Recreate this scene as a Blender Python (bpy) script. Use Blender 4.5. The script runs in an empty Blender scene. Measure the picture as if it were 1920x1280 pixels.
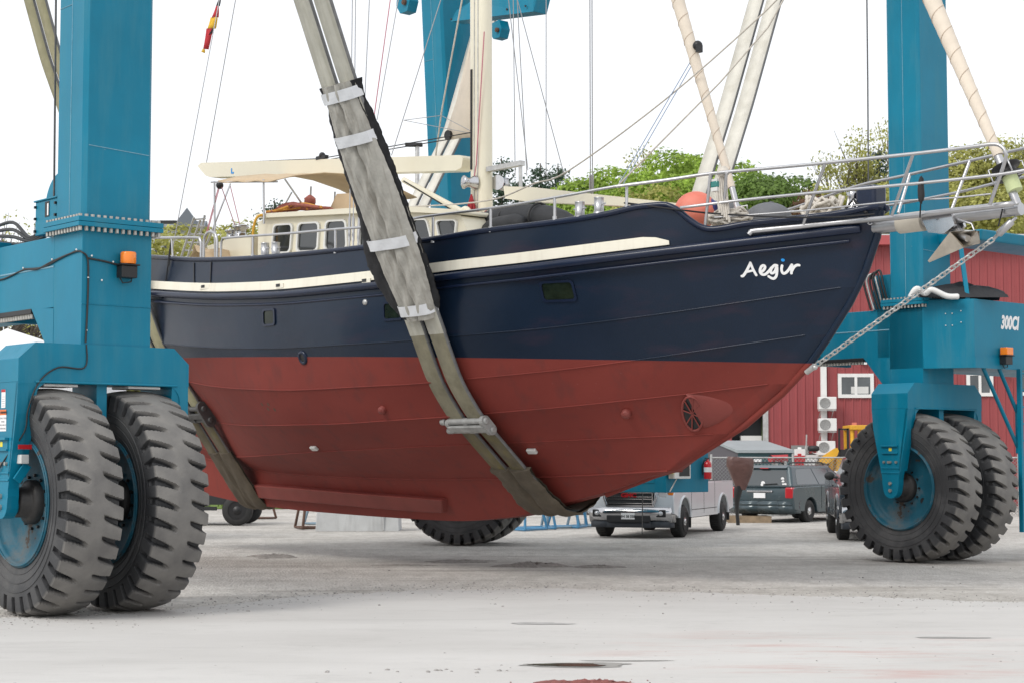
import bpy, bmesh, math, random
from math import sin, cos, pi, radians, sqrt, atan2
from mathutils import Vector, Matrix
from mathutils.bvhtree import BVHTree

random.seed(7)
SC = bpy.context.scene
COL = SC.collection

# ------------------------------------------------------------------ camera
cam_data = bpy.data.cameras.new('camera')
cam_data.lens = 61.875
cam_data.sensor_width = 36.0
cam_data.sensor_fit = 'HORIZONTAL'
cam_data.clip_start = 0.1
cam_data.clip_end = 2000
cam_data.dof.use_dof = True
cam_data.dof.focus_distance = 23.5
cam_data.dof.aperture_fstop = 5.6
camera = bpy.data.objects.new('camera', cam_data)
camera.location = (0, 0, 1.75)
camera.rotation_euler = (radians(90 + 3.814), 0, 0)
COL.objects.link(camera)
SC.camera = camera

# ------------------------------------------------------------------ light: bright overcast
SUN_ELEV, SUN_AZ = radians(42), radians(228)          # azimuth clockwise from +Y: behind and left of the camera
world = bpy.data.worlds.new('World')
SC.world = world
world.use_nodes = True
wn, wl = world.node_tree.nodes, world.node_tree.links
bg = wn['Background']
sky = wn.new('ShaderNodeTexSky')
sky.sky_type = 'NISHITA'
sky.sun_disc = False
sky.sun_elevation = SUN_ELEV
sky.sun_rotation = SUN_AZ
sky.air_density = 1.0
sky.dust_density = 3.0
sky.ozone_density = 1.0
cloud = wn.new('ShaderNodeMix')
cloud.data_type = 'RGBA'
cloud.inputs['Factor'].default_value = 0.86           # a closed white cloud layer over the clear sky
cloud.inputs['B'].default_value = (8.2, 8.3, 8.5, 1)
wl.new(sky.outputs[0], cloud.inputs['A'])
wl.new(cloud.outputs['Result'], bg.inputs[0])
bg.inputs[1].default_value = 0.13

sun_data = bpy.data.lights.new('sun', 'SUN')
sun_data.energy = 1.5
sun_data.angle = radians(22)
sun_data.color = (1.0, 0.97, 0.92)
sun = bpy.data.objects.new('sun', sun_data)
sv = Vector((sin(SUN_AZ) * cos(SUN_ELEV), cos(SUN_AZ) * cos(SUN_ELEV), sin(SUN_ELEV)))
sun.rotation_euler = sv.to_track_quat('Z', 'Y').to_euler()
sun.location = (0, 0, 40)
COL.objects.link(sun)

SC.view_settings.view_transform = 'Standard'
SC.view_settings.look = 'None'
SC.view_settings.exposure = 0.2
SC.view_settings.gamma = 1.0
SC.render.engine = 'CYCLES'
SC.cycles.use_denoising = True
SC.cycles.max_bounces = 6
SC.cycles.transparent_max_bounces = 8

# ------------------------------------------------------------------ materials
MATS = {}
def mat(name, col, rough=.5, metal=0., var=.0, vscale=3., bump=0., bscale=30., spec=.5, coat=0., dirt=None, dirt_amt=0., dirt_scale=1.2,
        streak=False, chips=None, var2=None, alpha=1., trans=0., emit=None):
    """Principled material with noise colour variation, optional dirt (colour mixed in by a noise with its own shape) and bump."""
    m = bpy.data.materials.new(name); m.use_nodes = True
    nt = m.node_tree; n, l = nt.nodes, nt.links
    p = n['Principled BSDF']
    p.inputs['Roughness'].default_value = rough
    p.inputs['Metallic'].default_value = metal
    p.inputs['Specular IOR Level'].default_value = spec
    p.inputs['Coat Weight'].default_value = coat
    p.inputs['Coat Roughness'].default_value = .08
    p.inputs['Alpha'].default_value = alpha
    p.inputs['Transmission Weight'].default_value = trans
    c = (*col, 1)
    p.inputs['Base Color'].default_value = c
    if emit:
        p.inputs['Emission Color'].default_value = (*emit[0], 1); p.inputs['Emission Strength'].default_value = emit[1]
    tc = n.new('ShaderNodeTexCoord')
    src = tc.outputs['Object']
    out = None
    if var > 0:
        nz = n.new('ShaderNodeTexNoise'); nz.inputs['Scale'].default_value = vscale; nz.inputs['Detail'].default_value = 6
        nz.inputs['Roughness'].default_value = .6
        l.new(src, nz.inputs['Vector'])
        mx = n.new('ShaderNodeMix'); mx.data_type = 'RGBA'
        v2 = var2 or tuple(min(1, x * (1 + var)) for x in col)
        v1 = tuple(x * (1 - var) for x in col)
        mx.inputs['A'].default_value = (*v1, 1); mx.inputs['B'].default_value = (*v2, 1)
        rp = n.new('ShaderNodeMapRange'); rp.inputs[1].default_value = .3; rp.inputs[2].default_value = .7
        l.new(nz.outputs['Fac'], rp.inputs[0]); l.new(rp.outputs[0], mx.inputs['Factor'])
        out = mx.outputs['Result']
    if dirt:
        mp = n.new('ShaderNodeMapping')
        mp.inputs['Scale'].default_value = (1, .1, .1) if streak == 'x' else (1, 1, .12) if streak else (1, 1, 1)
        l.new(src, mp.inputs[0])
        nz2 = n.new('ShaderNodeTexNoise'); nz2.inputs['Scale'].default_value = dirt_scale * (4 if streak else 1); nz2.inputs['Detail'].default_value = 9
        nz2.inputs['Roughness'].default_value = .68
        l.new(mp.outputs[0], nz2.inputs['Vector'])
        rp2 = n.new('ShaderNodeMapRange'); rp2.inputs[1].default_value = .48; rp2.inputs[2].default_value = .75; rp2.inputs[4].default_value = dirt_amt
        l.new(nz2.outputs['Fac'], rp2.inputs[0])
        mx2 = n.new('ShaderNodeMix'); mx2.data_type = 'RGBA'
        mx2.inputs['A'].default_value = c; mx2.inputs['B'].default_value = (*dirt, 1)
        if out: l.new(out, mx2.inputs['A'])
        l.new(rp2.outputs[0], mx2.inputs['Factor'])
        out = mx2.outputs['Result']
        rr = n.new('ShaderNodeMapRange'); rr.inputs[3].default_value = rough; rr.inputs[4].default_value = min(1, rough + .35)
        l.new(rp2.outputs[0], rr.inputs[0]); l.new(rr.outputs[0], p.inputs['Roughness'])
    if chips:
        nz3 = n.new('ShaderNodeTexNoise'); nz3.inputs['Scale'].default_value = chips[1]; nz3.inputs['Detail'].default_value = 3; nz3.inputs['Roughness'].default_value = .7
        l.new(src, nz3.inputs['Vector'])
        rp3 = n.new('ShaderNodeMapRange'); rp3.inputs[1].default_value = chips[2]; rp3.inputs[2].default_value = chips[2] + .03; rp3.inputs[4].default_value = .8
        l.new(nz3.outputs['Fac'], rp3.inputs[0])
        mx3 = n.new('ShaderNodeMix'); mx3.data_type = 'RGBA'; mx3.inputs['A'].default_value = c; mx3.inputs['B'].default_value = (*chips[0], 1)
        if out: l.new(out, mx3.inputs['A'])
        l.new(rp3.outputs[0], mx3.inputs['Factor']); out = mx3.outputs['Result']
    if out: l.new(out, p.inputs['Base Color'])
    if bump > 0:
        nb = n.new('ShaderNodeTexNoise'); nb.inputs['Scale'].default_value = bscale; nb.inputs['Detail'].default_value = 5
        l.new(src, nb.inputs['Vector'])
        bp = n.new('ShaderNodeBump'); bp.inputs['Strength'].default_value = 1.0; bp.inputs['Distance'].default_value = bump
        l.new(nb.outputs['Fac'], bp.inputs['Height']); l.new(bp.outputs[0], p.inputs['Normal'])
    MATS[name] = m
    return m

TEAL = mat('teal paint', (.0, .178, .285), .40, var=.10, vscale=1.1, bump=.006, bscale=1.6, spec=.30, dirt=(.05, .21, .28), dirt_amt=.65, streak=True, dirt_scale=1.0, chips=((.20, .26, .27), 9, .735))
TEAL_OLD = mat('worn teal paint', (.010, .095, .145), .5, var=.2, vscale=2.5, spec=.3, dirt=(.14, .135, .125), dirt_amt=1.0, dirt_scale=2.0, chips=((.07, .045, .03), 4, .62), bump=.002, bscale=40)
WELD = mat('bare weld seam', (.16, .33, .42), .4, var=.2, vscale=20)
BOLT = mat('zinc bolt', (.42, .41, .38), .45, .7, var=.25, vscale=30)
DARK = mat('black paint', (.012, .012, .013), .45, var=.3, vscale=8)
def tyre_material():
    """Earthmover rubber: black sidewalls, the tread lugs scuffed grey where they run on the ground."""
    m = mat('tyre rubber', (.038, .039, .042), .62, var=.25, vscale=2.2, bump=.004, bscale=45, dirt=(.12, .118, .115), dirt_amt=.75, dirt_scale=2.0)
    n, l = m.node_tree.nodes, m.node_tree.links; p = n['Principled BSDF']; src = p.inputs['Base Color'].links[0].from_socket
    tc = n.new('ShaderNodeTexCoord'); mp = n.new('ShaderNodeMapping'); mp.inputs['Scale'].default_value = (0, 1, 1); l.new(tc.outputs['Object'], mp.inputs[0])
    ln = n.new('ShaderNodeVectorMath'); ln.operation = 'LENGTH'; l.new(mp.outputs[0], ln.inputs[0])
    r = n.new('ShaderNodeMapRange'); r.inputs[1].default_value = 1.205; r.inputs[2].default_value = 1.235; l.new(ln.outputs['Value'], r.inputs[0])
    nz = n.new('ShaderNodeTexNoise'); nz.inputs['Scale'].default_value = 3.5; nz.inputs['Detail'].default_value = 8; l.new(tc.outputs['Object'], nz.inputs['Vector'])
    r2 = n.new('ShaderNodeMapRange'); r2.inputs[1].default_value = .3; r2.inputs[2].default_value = .7; l.new(nz.outputs['Fac'], r2.inputs[0])
    w = n.new('ShaderNodeMix'); w.data_type = 'RGBA'; w.inputs['A'].default_value = (.125, .120, .115, 1); w.inputs['B'].default_value = (.21, .20, .185, 1); l.new(r2.outputs[0], w.inputs['Factor'])
    mx = n.new('ShaderNodeMix'); mx.data_type = 'RGBA'; l.new(r.outputs[0], mx.inputs['Factor']); l.new(src, mx.inputs['A']); l.new(w.outputs['Result'], mx.inputs['B']); l.new(mx.outputs['Result'], p.inputs['Base Color'])
    return m
RUBBER = tyre_material()
TYRE = mat('car tyre rubber', (.022, .022, .022), .7, var=.2, vscale=10)
HOSE = mat('hose rubber', (.02, .02, .021), .5)
AMBER = mat('amber lens', (.85, .22, .01), .18, coat=.5)
WHITE = mat('white paint', (.74, .74, .72), .35, var=.05, vscale=3)
WHITE_TXT = mat('white lettering', (.82, .82, .82), .4)
BLUE_TXT = mat('blue lettering', (.01, .29, .75), .4)
RED_TXT = mat('red lettering', (.45, .01, .015), .4)
ORANGE = mat('orange label', (.70, .17, .04), .5)
BLACK_TXT = mat('black print', (.03, .03, .03), .6)
GREY_TXT = mat('grey print', (.35, .35, .36), .6)
YELLOW = mat('yellow paint', (.72, .38, .02), .45, var=.12, vscale=3, dirt=(.2, .12, .05), dirt_amt=.4)
YELLOW_TAG = mat('yellow tag', (.80, .68, .05), .5)
CREAM = mat('cream paint', (.78, .73, .58), .32, var=.04, vscale=1.5, coat=.2, dirt=(.55, .48, .36), dirt_amt=.25, dirt_scale=1.5)
STRIPE = mat('cream stripe paint', (.80, .76, .64), .38, var=.04, vscale=1.5, dirt=(.52, .45, .34), dirt_amt=.35, streak=True)
STEEL = mat('polished steel', (.50, .50, .51), .33, .9, var=.08, vscale=6)
GALV = mat('galvanised steel', (.52, .52, .51), .42, .65, var=.2, vscale=9, dirt=(.3, .28, .25), dirt_amt=.4)
CHROME = mat('chrome', (.52, .52, .53), .16, 1.0, var=.1, vscale=8)
BEIGE_TARP = mat('tan canvas', (.60, .46, .30), .85, var=.06, vscale=3, bump=.006, bscale=9)
BEIGE_TARP.use_backface_culling = False
SAIL = mat('cream sailcloth', (.68, .60, .50), .8, var=.06, vscale=3, bump=.012, bscale=4)
SAILW = mat('pale webbing', (.62, .60, .54), .85, var=.12, vscale=3, dirt=(.33, .30, .23), dirt_amt=.5, dirt_scale=2)
WEB = mat('grey webbing', (.50, .485, .42), .9, var=.10, vscale=4, bump=.004, bscale=60, dirt=(.33, .31, .23), dirt_amt=.7, streak='x', dirt_scale=2.2)
WEB_EDGE = mat('dark webbing edge', (.17, .17, .17), .9, var=.2, vscale=8)
WEB_OLD = mat('stained webbing', (.135, .115, .075), .9, var=.25, vscale=3.5, bump=.004, bscale=50, dirt=(.21, .18, .045), dirt_amt=.7, dirt_scale=2.6)
WEB_WEAR = mat('olive chafe sleeve', (.105, .086, .062), .95, var=.2, vscale=4, bump=.006, bscale=40)
SLEEVE = mat('grey felt sleeve', (.42, .405, .365), .95, var=.14, vscale=6, bump=.008, bscale=30, dirt=(.19, .165, .13), dirt_amt=.75, streak='x', dirt_scale=4.5)
BLACK_FELT = mat('black felt', (.020, .020, .022), .95, var=.3, vscale=6, bump=.02, bscale=9)
TAPE = mat('white tape', (.72, .73, .75), .45, var=.05, vscale=9, bump=.003, bscale=20)
CAST = mat('cast steel link', (.34, .34, .33), .55, .3, var=.2, vscale=8, bump=.003, bscale=40, dirt=(.18, .165, .15), dirt_amt=.5)
CAST_DARK = mat('dark steel link', (.10, .10, .10), .55, .3, var=.2, vscale=8, bump=.003, bscale=40)
GLASS = mat('dark window glass', (.015, .018, .02), .06, coat=.6, var=.3, vscale=1.5)
ROPE = mat('rope', (.56, .52, .46), .9, var=.15, vscale=20)
ROPE_RED = mat('red rope', (.36, .03, .04), .85, var=.3, vscale=30)
ROPE_BLK = mat('black line', (.02, .02, .022), .8)
WIRE = mat('rigging wire', (.36, .36, .37), .4, .6)
PINK = mat('red flecked line', (.55, .20, .24), .8)
BLUE_LINE = mat('blue line', (.26, .33, .46), .8)
BUOY = mat('faded red buoy', (.66, .17, .115), .55, var=.12, vscale=3, dirt=(.66, .30, .24), dirt_amt=.6, dirt_scale=1.4)
BUOY_BLUE = mat('blue buoy end', (.03, .04, .16), .5)
FENDER = mat('grey rubber fender', (.12, .125, .135), .6, var=.15, vscale=4)
NAVY_FENDER = mat('black inflatable fabric', (.022, .023, .026), .6, var=.25, vscale=4, bump=.01, bscale=7)
GREEN_LENS = mat('green lens', (.0, .16, .14), .15, coat=.5)
PLASTIC = mat('pale plastic', (.62, .62, .60), .4, var=.05)
FLAG_RED = mat('red flag cloth', (.46, .03, .04), .85); FLAG_GOLD = mat('gold flag cloth', (.72, .44, .04), .85); FLAG_BLK = mat('black flag cloth', (.02, .02, .025), .85)
CONC_BLOCK = mat('white concrete block', (.52, .53, .53), .8, var=.12, vscale=2, dirt=(.30, .30, .30), dirt_amt=.6, streak=True, bump=.006, bscale=25)
RUST = mat('rusty steel', (.10, .055, .038), .8, var=.4, vscale=8)
BLUE_STEEL = mat('blue painted steel', (.05, .22, .40), .5, var=.2, vscale=6, dirt=(.2, .15, .12), dirt_amt=.4)
GREY_BLUE = mat('grey blue steel', (.18, .26, .32), .5, var=.2, vscale=6)
WOOD = mat('weathered wood', (.27, .20, .13), .85, var=.3, vscale=6)

# ------------------------------------------------------------------ mesh building
class MB:
    """Collects shapes into one mesh."""
    def __init__(s): s.v = []; s.f = []; s.m = []; s.s = []
    def add(s, vs, fs, m=0, smooth=False):
        b = len(s.v); s.v += [tuple(v) for v in vs]
        for f in fs: s.f.append(tuple(b + i for i in f)); s.m.append(m); s.s.append(smooth)
        return s
    def box(s, c, d, rz=0., m=0, R=None):
        c = Vector(c); hx, hy, hz = d[0] / 2, d[1] / 2, d[2] / 2
        R = R or Matrix.Rotation(rz, 3, 'Z')
        vs = [c + R @ Vector((x * hx, y * hy, z * hz)) for z in (-1, 1) for x, y in ((-1, -1), (1, -1), (1, 1), (-1, 1))]
        return s.add(vs, [(3, 2, 1, 0), (4, 5, 6, 7), (0, 1, 5, 4), (1, 2, 6, 5), (2, 3, 7, 6), (3, 0, 4, 7)], m)
    def bx(s, x0, x1, y0, y1, z0, z1, m=0):
        return s.box(((x0 + x1) / 2, (y0 + y1) / 2, (z0 + z1) / 2), (abs(x1 - x0), abs(y1 - y0), abs(z1 - z0)), m=m)
    def hexa(s, lo, hi, m=0):
        return s.add(list(lo) + list(hi), [(3, 2, 1, 0), (4, 5, 6, 7), (0, 1, 5, 4), (1, 2, 6, 5), (2, 3, 7, 6), (3, 0, 4, 7)], m)
    def prism(s, poly, vec, m=0, smooth=False):
        n = len(poly); vec = Vector(vec); a = [Vector(p) for p in poly]; b = [p + vec for p in a]
        s.add(a + b, [tuple(range(n - 1, -1, -1)), tuple(range(n, 2 * n))], m)
        s.add(a + b, [(i, (i + 1) % n, n + (i + 1) % n, n + i) for i in range(n)], m, smooth)
        return s
    def tube(s, pts, r, n=8, m=0, caps=True, smooth=True, closed=False):
        pts = [Vector(p) for p in pts]; k = len(pts); rs = r if isinstance(r, (list, tuple)) else [r] * k
        vs = []; up = None
        for i, p in enumerate(pts):
            if closed: d = pts[(i + 1) % k] - pts[i - 1]
            else: d = pts[min(i + 1, k - 1)] - pts[max(i - 1, 0)]
            d.normalize()
            if up is None:
                up = Vector((0, 0, 1)) if abs(d.z) < .9 else Vector((1, 0, 0))
            a = up - d * up.dot(d)
            if a.length < 1e-4: a = Vector((1, .3, 0)) - d * Vector((1, .3, 0)).dot(d)
            a.normalize(); b = d.cross(a); up = a
            vs += [p + (a * cos(2 * pi * j / n) + b * sin(2 * pi * j / n)) * rs[i] for j in range(n)]
        fs = []
        for i in range(k if closed else k - 1):
            q = (i + 1) % k
            fs += [(i * n + j, i * n + (j + 1) % n, q * n + (j + 1) % n, q * n + j) for j in range(n)]
        s.add(vs, fs, m, smooth)
        if caps and not closed:
            s.add(vs[:n], [tuple(range(n - 1, -1, -1))], m); s.add(vs[-n:], [tuple(range(n))], m)
        return s
    def lathe(s, prof, c, ax=(0, 0, 1), n=24, m=0, smooth=True, caps=True):
        """prof: list of (radius, distance along axis)."""
        c = Vector(c); ax = Vector(ax).normalized()
        a = (Vector((0, 0, 1)) if abs(ax.z) < .9 else Vector((1, 0, 0))); a = (a - ax * a.dot(ax)).normalized(); b = ax.cross(a)
        vs = []
        for r, h in prof: vs += [c + ax * h + (a * cos(2 * pi * j / n) + b * sin(2 * pi * j / n)) * r for j in range(n)]
        fs = [(i * n + j, i * n + (j + 1) % n, (i + 1) * n + (j + 1) % n, (i + 1) * n + j) for i in range(len(prof) - 1) for j in range(n)]
        s.add(vs, fs, m, smooth)
        if caps:
            if prof[0][0] > 1e-4: s.add(vs[:n], [tuple(range(n - 1, -1, -1))], m)
            if prof[-1][0] > 1e-4: s.add(vs[-n:], [tuple(range(n))], m)
        return s
    def ball(s, c, r, n=20, k=12, m=0, R=None, noise=0., seed=1):
        c = Vector(c); r = r if isinstance(r, (list, tuple)) else (r, r, r); rnd = random.Random(seed)
        vs = []
        for i in range(k + 1):
            t = pi * i / k
            for j in range(n):
                f = 2 * pi * j / n
                q = 1 + (rnd.random() - .5) * noise
                v = Vector((sin(t) * cos(f) * r[0] * q, sin(t) * sin(f) * r[1] * q, cos(t) * r[2] * q))
                vs.append(c + (R @ v if R else v))
        fs = [(i * n + j, (i + 1) * n + j, (i + 1) * n + (j + 1) % n, i * n + (j + 1) % n) for i in range(k) for j in range(n)]
        return s.add(vs, fs, m, True)
    def sheet(s, rows, m=0, smooth=True):
        w = len(rows[0]); vs = [p for r in rows for p in r]
        fs = [(i * w + j, i * w + j + 1, (i + 1) * w + j + 1, (i + 1) * w + j) for i in range(len(rows) - 1) for j in range(w - 1)]
        return s.add(vs, fs, m, smooth)
    def build(s, name, mats, parent=None, bevel=0., solid=0., loc=None, segs=2, fix=False):
        me = bpy.data.meshes.new(name)
        me.from_pydata(s.v, [], s.f)
        mats = mats if isinstance(mats, (list, tuple)) else [mats]
        for q in mats: me.materials.append(q)
        me.polygons.foreach_set('material_index', s.m); me.polygons.foreach_set('use_smooth', s.s)
        if fix:
            b = bmesh.new(); b.from_mesh(me); bmesh.ops.remove_doubles(b, verts=b.verts, dist=1e-5); bmesh.ops.recalc_face_normals(b, faces=b.faces); b.to_mesh(me); b.free()
        me.update()
        o = bpy.data.objects.new(name, me); COL.objects.link(o)
        if parent: o.parent = parent
        if loc: o.location = loc
        if solid:
            q = o.modifiers.new('thick', 'SOLIDIFY'); q.thickness = solid; q.offset = 0
        if bevel:
            q = o.modifiers.new('edge', 'BEVEL'); q.width = bevel; q.segments = segs; q.limit_method = 'ANGLE'; q.angle_limit = radians(35)
            q.harden_normals = False
        return o

def tag(o, label=None, cat=None, group=None, kind=None):
    if label: o['label'] = label
    if cat: o['category'] = cat
    if group: o['group'] = group
    if kind: o['kind'] = kind
    return o
def thing(name, loc, rz=0., label=None, cat=None, group=None):
    o = bpy.data.objects.new(name, None); COL.objects.link(o)
    o.empty_display_size = .3; o.location = loc; o.rotation_euler = (0, 0, rz)
    return tag(o, label, cat, group)
def copy_tree(o, parent=None):
    c = o.copy(); COL.objects.link(c)
    if parent: c.parent = parent
    for ch in [q for q in bpy.data.objects if q.parent == o]: copy_tree(ch, c)
    return c
def text(name, body, size, material, parent, M, ext=.004, shear=0., xs=1., font_bold=0., align='LEFT'):
    cu = bpy.data.curves.new(name, 'FONT'); cu.body = body; cu.size = size; cu.extrude = ext; cu.shear = shear; cu.align_x = align
    cu.offset = font_bold; cu.resolution_u = 3
    t = bpy.data.objects.new(name, cu); COL.objects.link(t)
    bpy.context.view_layer.update()
    dg = bpy.context.evaluated_depsgraph_get()
    me = bpy.data.meshes.new_from_object(t.evaluated_get(dg)); bpy.data.objects.remove(t)
    for v in me.vertices: v.co.x *= xs
    me.transform(M); me.materials.clear(); me.materials.append(material)
    o = bpy.data.objects.new(name, me); COL.objects.link(o)
    if parent: o.parent = parent
    return o
def frame(origin, xaxis, zaxis):
    """Matrix whose local X, Y(up in text), Z(normal) follow the axes given."""
    x = Vector(xaxis).normalized(); z = Vector(zaxis).normalized(); y = z.cross(x).normalized(); x = y.cross(z)
    M = Matrix((x, y, z)).transposed().to_4x4(); M.translation = Vector(origin)
    return M
def spline(pts, k=6):
    """Catmull-Rom through the points."""
    P = [Vector(p) for p in pts]; out = []
    for i in range(len(P) - 1):
        a, b, c, d = P[max(i - 1, 0)], P[i], P[i + 1], P[min(i + 2, len(P) - 1)]
        for j in range(k):
            t = j / k
            out.append(.5 * ((2 * b) + (c - a) * t + (2 * a - 5 * b + 4 * c - d) * t * t + (3 * b - a - 3 * c + d) * t**3))
    out.append(P[-1]); return out
def rnd(a, b): return random.uniform(a, b)
def rrect(w, h, r, k=4):
    """Rounded rectangle outline, centred."""
    o = []
    for cx, cy, a in ((w/2-r, h/2-r, 0), (-w/2+r, h/2-r, 90), (-w/2+r, -h/2+r, 180), (w/2-r, -h/2+r, 270)):
        o += [(cx + r * cos(radians(a + 90 * i / k)), cy + r * sin(radians(a + 90 * i / k))) for i in range(k + 1)]
    return o

# ------------------------------------------------------------------ the ground
def ground_material():
    m = bpy.data.materials.new('gravel'); m.use_nodes = True; n, l = m.node_tree.nodes, m.node_tree.links; p = n['Principled BSDF']
    p.inputs['Roughness'].default_value = .95; p.inputs['Specular IOR Level'].default_value = .2
    tc = n.new('ShaderNodeTexCoord'); src = tc.outputs['Object']
    def noise(scale, detail=6, rough=.6, sc=None):
        q = n.new('ShaderNodeTexNoise'); q.inputs['Scale'].default_value = scale; q.inputs['Detail'].default_value = detail; q.inputs['Roughness'].default_value = rough
        if sc:
            mp = n.new('ShaderNodeMapping'); mp.inputs['Scale'].default_value = sc; mp.inputs['Rotation'].default_value = (0, 0, radians(-8)); l.new(src, mp.inputs[0]); l.new(mp.outputs[0], q.inputs['Vector'])
        else: l.new(src, q.inputs['Vector'])
        return q.outputs['Fac']
    def ramp(f, a, b, lo=0., hi=1.):
        q = n.new('ShaderNodeMapRange'); q.inputs[1].default_value = a; q.inputs[2].default_value = b; q.inputs[3].default_value = lo; q.inputs[4].default_value = hi
        l.new(f, q.inputs[0]); return q.outputs[0]
    def mix(f, a, b):
        q = n.new('ShaderNodeMix'); q.data_type = 'RGBA'; l.new(f, q.inputs['Factor'])
        for k, v in (('A', a), ('B', b)):
            if isinstance(v, tuple): q.inputs[k].default_value = (*v, 1)
            else: l.new(v, q.inputs[k])
        return q.outputs['Result']
    c = mix(ramp(noise(.35, 8, .6, (.35, 1, 1)), .35, .65), (.54, .515, .475), (.70, .67, .625))          # wheel tracks of paler fines, drawn out sideways
    vo = n.new('ShaderNodeTexVoronoi'); vo.inputs['Scale'].default_value = 26; l.new(src, vo.inputs['Vector'])
    c = mix(ramp(vo.outputs['Color'], .0, 1., 0., .38), c, (.26, .25, .24))
    vo2 = n.new('ShaderNodeTexVoronoi'); vo2.inputs['Scale'].default_value = 9; l.new(src, vo2.inputs['Vector'])
    c = mix(ramp(vo2.outputs['Distance'], .13, .08), c, (.28, .27, .26))                            # single darker stones
    c = mix(ramp(noise(.16, 7, .62, (.25, 1.2, 1)), .52, .66, 0, .6), c, (.34, .315, .285))
    c = mix(ramp(noise(.55, 9, .72, (.16, 1.6, 1)), .54, .66, 0, .7), c, (.27, .245, .215))
    c = mix(ramp(noise(7, 5, .75), .52, .72, 0, .45), c, (.30, .28, .26))            # damp dirty bands
    c = mix(ramp(noise(2.4, 14, .84, (1, .45, 1)), .46, .60, 0, .42), c, (.27, .25, .225))
    c = mix(ramp(noise(3.1, 14, .84, (1, .5, 1)), .56, .64, 0, .5), c, (.80, .78, .74))
    l.new(c, p.inputs['Base Color'])
    bp = n.new('ShaderNodeBump'); bp.inputs['Distance'].default_value = .03; l.new(vo.outputs['Distance'], bp.inputs['Height']); bp.inputs['Strength'].default_value = .8
    l.new(bp.outputs[0], p.inputs['Normal'])
    return m
def concrete_material():
    m = bpy.data.materials.new('pale concrete'); m.use_nodes = True; n, l = m.node_tree.nodes, m.node_tree.links; p = n['Principled BSDF']
    p.inputs['Roughness'].default_value = .85; p.inputs['Specular IOR Level'].default_value = .25
    tc = n.new('ShaderNodeTexCoord'); src = tc.outputs['Object']
    def noise(scale, detail=7, rough=.6, sc=None, rz=0.):
        q = n.new('ShaderNodeTexNoise'); q.inputs['Scale'].default_value = scale; q.inputs['Detail'].default_value = detail; q.inputs['Roughness'].default_value = rough
        if sc:
            mp = n.new('ShaderNodeMapping'); mp.inputs['Scale'].default_value = sc; mp.inputs['Rotation'].default_value = (0, 0, rz); l.new(src, mp.inputs[0]); l.new(mp.outputs[0], q.inputs['Vector'])
        else: l.new(src, q.inputs['Vector'])
        return q.outputs['Fac']
    def ramp(f, a, b, lo=0., hi=1.):
        q = n.new('ShaderNodeMapRange'); q.inputs[1].default_value = a; q.inputs[2].default_value = b; q.inputs[3].default_value = lo; q.inputs[4].default_value = hi
        l.new(f, q.inputs[0]); return q.outputs[0]
    def mix(f, a, b):
        q = n.new('ShaderNodeMix'); q.data_type = 'RGBA'; l.new(f, q.inputs['Factor'])
        for k, v in (('A', a), ('B', b)):
            if isinstance(v, tuple): q.inputs[k].default_value = (*v, 1)
            else: l.new(v, q.inputs[k])
        return q.outputs['Result']
    c = mix(ramp(noise(.5, 8, .62, (.4, 1, 1)), .3, .7), (.475, .46, .44), (.57, .556, .535))
    c = mix(ramp(noise(1.0, 9, .7, (.22, 1.5, 1), .15), .55, .75, 0, .45), c, (.34, .33, .315))        # tyre scuffs, drawn out
    c = mix(ramp(noise(40, 3, .7), .62, .72, 0, .35), c, (.33, .32, .31))
    c = mix(ramp(noise(1.7, 14, .82, (.5, .8, 1), .4), .52, .66, 0, .38), c, (.36, .35, .33))
    vo = n.new('ShaderNodeTexVoronoi'); vo.inputs['Scale'].default_value = 3.2; l.new(src, vo.inputs['Vector'])
    c = mix(ramp(vo.outputs['Distance'], .05, .03), c, (.22, .20, .18))                                # scattered grit
    # washed-out red paint dust, only near the blasting spot in front of the bow
    vm = n.new('ShaderNodeVectorMath'); vm.operation = 'DISTANCE'; vm.inputs[1].default_value = (2.9, 15.6, 0); l.new(src, vm.inputs[0])
    spot = ramp(vm.outputs['Value'], 3.2, 1.0)
    rd = ramp(noise(1.3, 9, .7, (.35, 1.3, 1), .25), .50, .64, 0, .55)
    mm = n.new('ShaderNodeMath'); mm.operation = 'MULTIPLY'; l.new(spot, mm.inputs[0]); l.new(rd, mm.inputs[1])
    c = mix(mm.outputs[0], c, (.47, .27, .24))
    l.new(c, p.inputs['Base Color'])
    bp = n.new('ShaderNodeBump'); bp.inputs['Distance'].default_value = .004; l.new(noise(60, 4), bp.inputs['Height'])
    l.new(bp.outputs[0], p.inputs['Normal'])
    return m
GRAVEL = ground_material(); CONCRETE = concrete_material()
b = MB(); b.add([(-400, -60, 0), (400, -60, 0), (400, 900, 0), (-400, 900, 0)], [(0, 1, 2, 3)])
tag(b.build('ground', GRAVEL), kind='structure')
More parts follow.
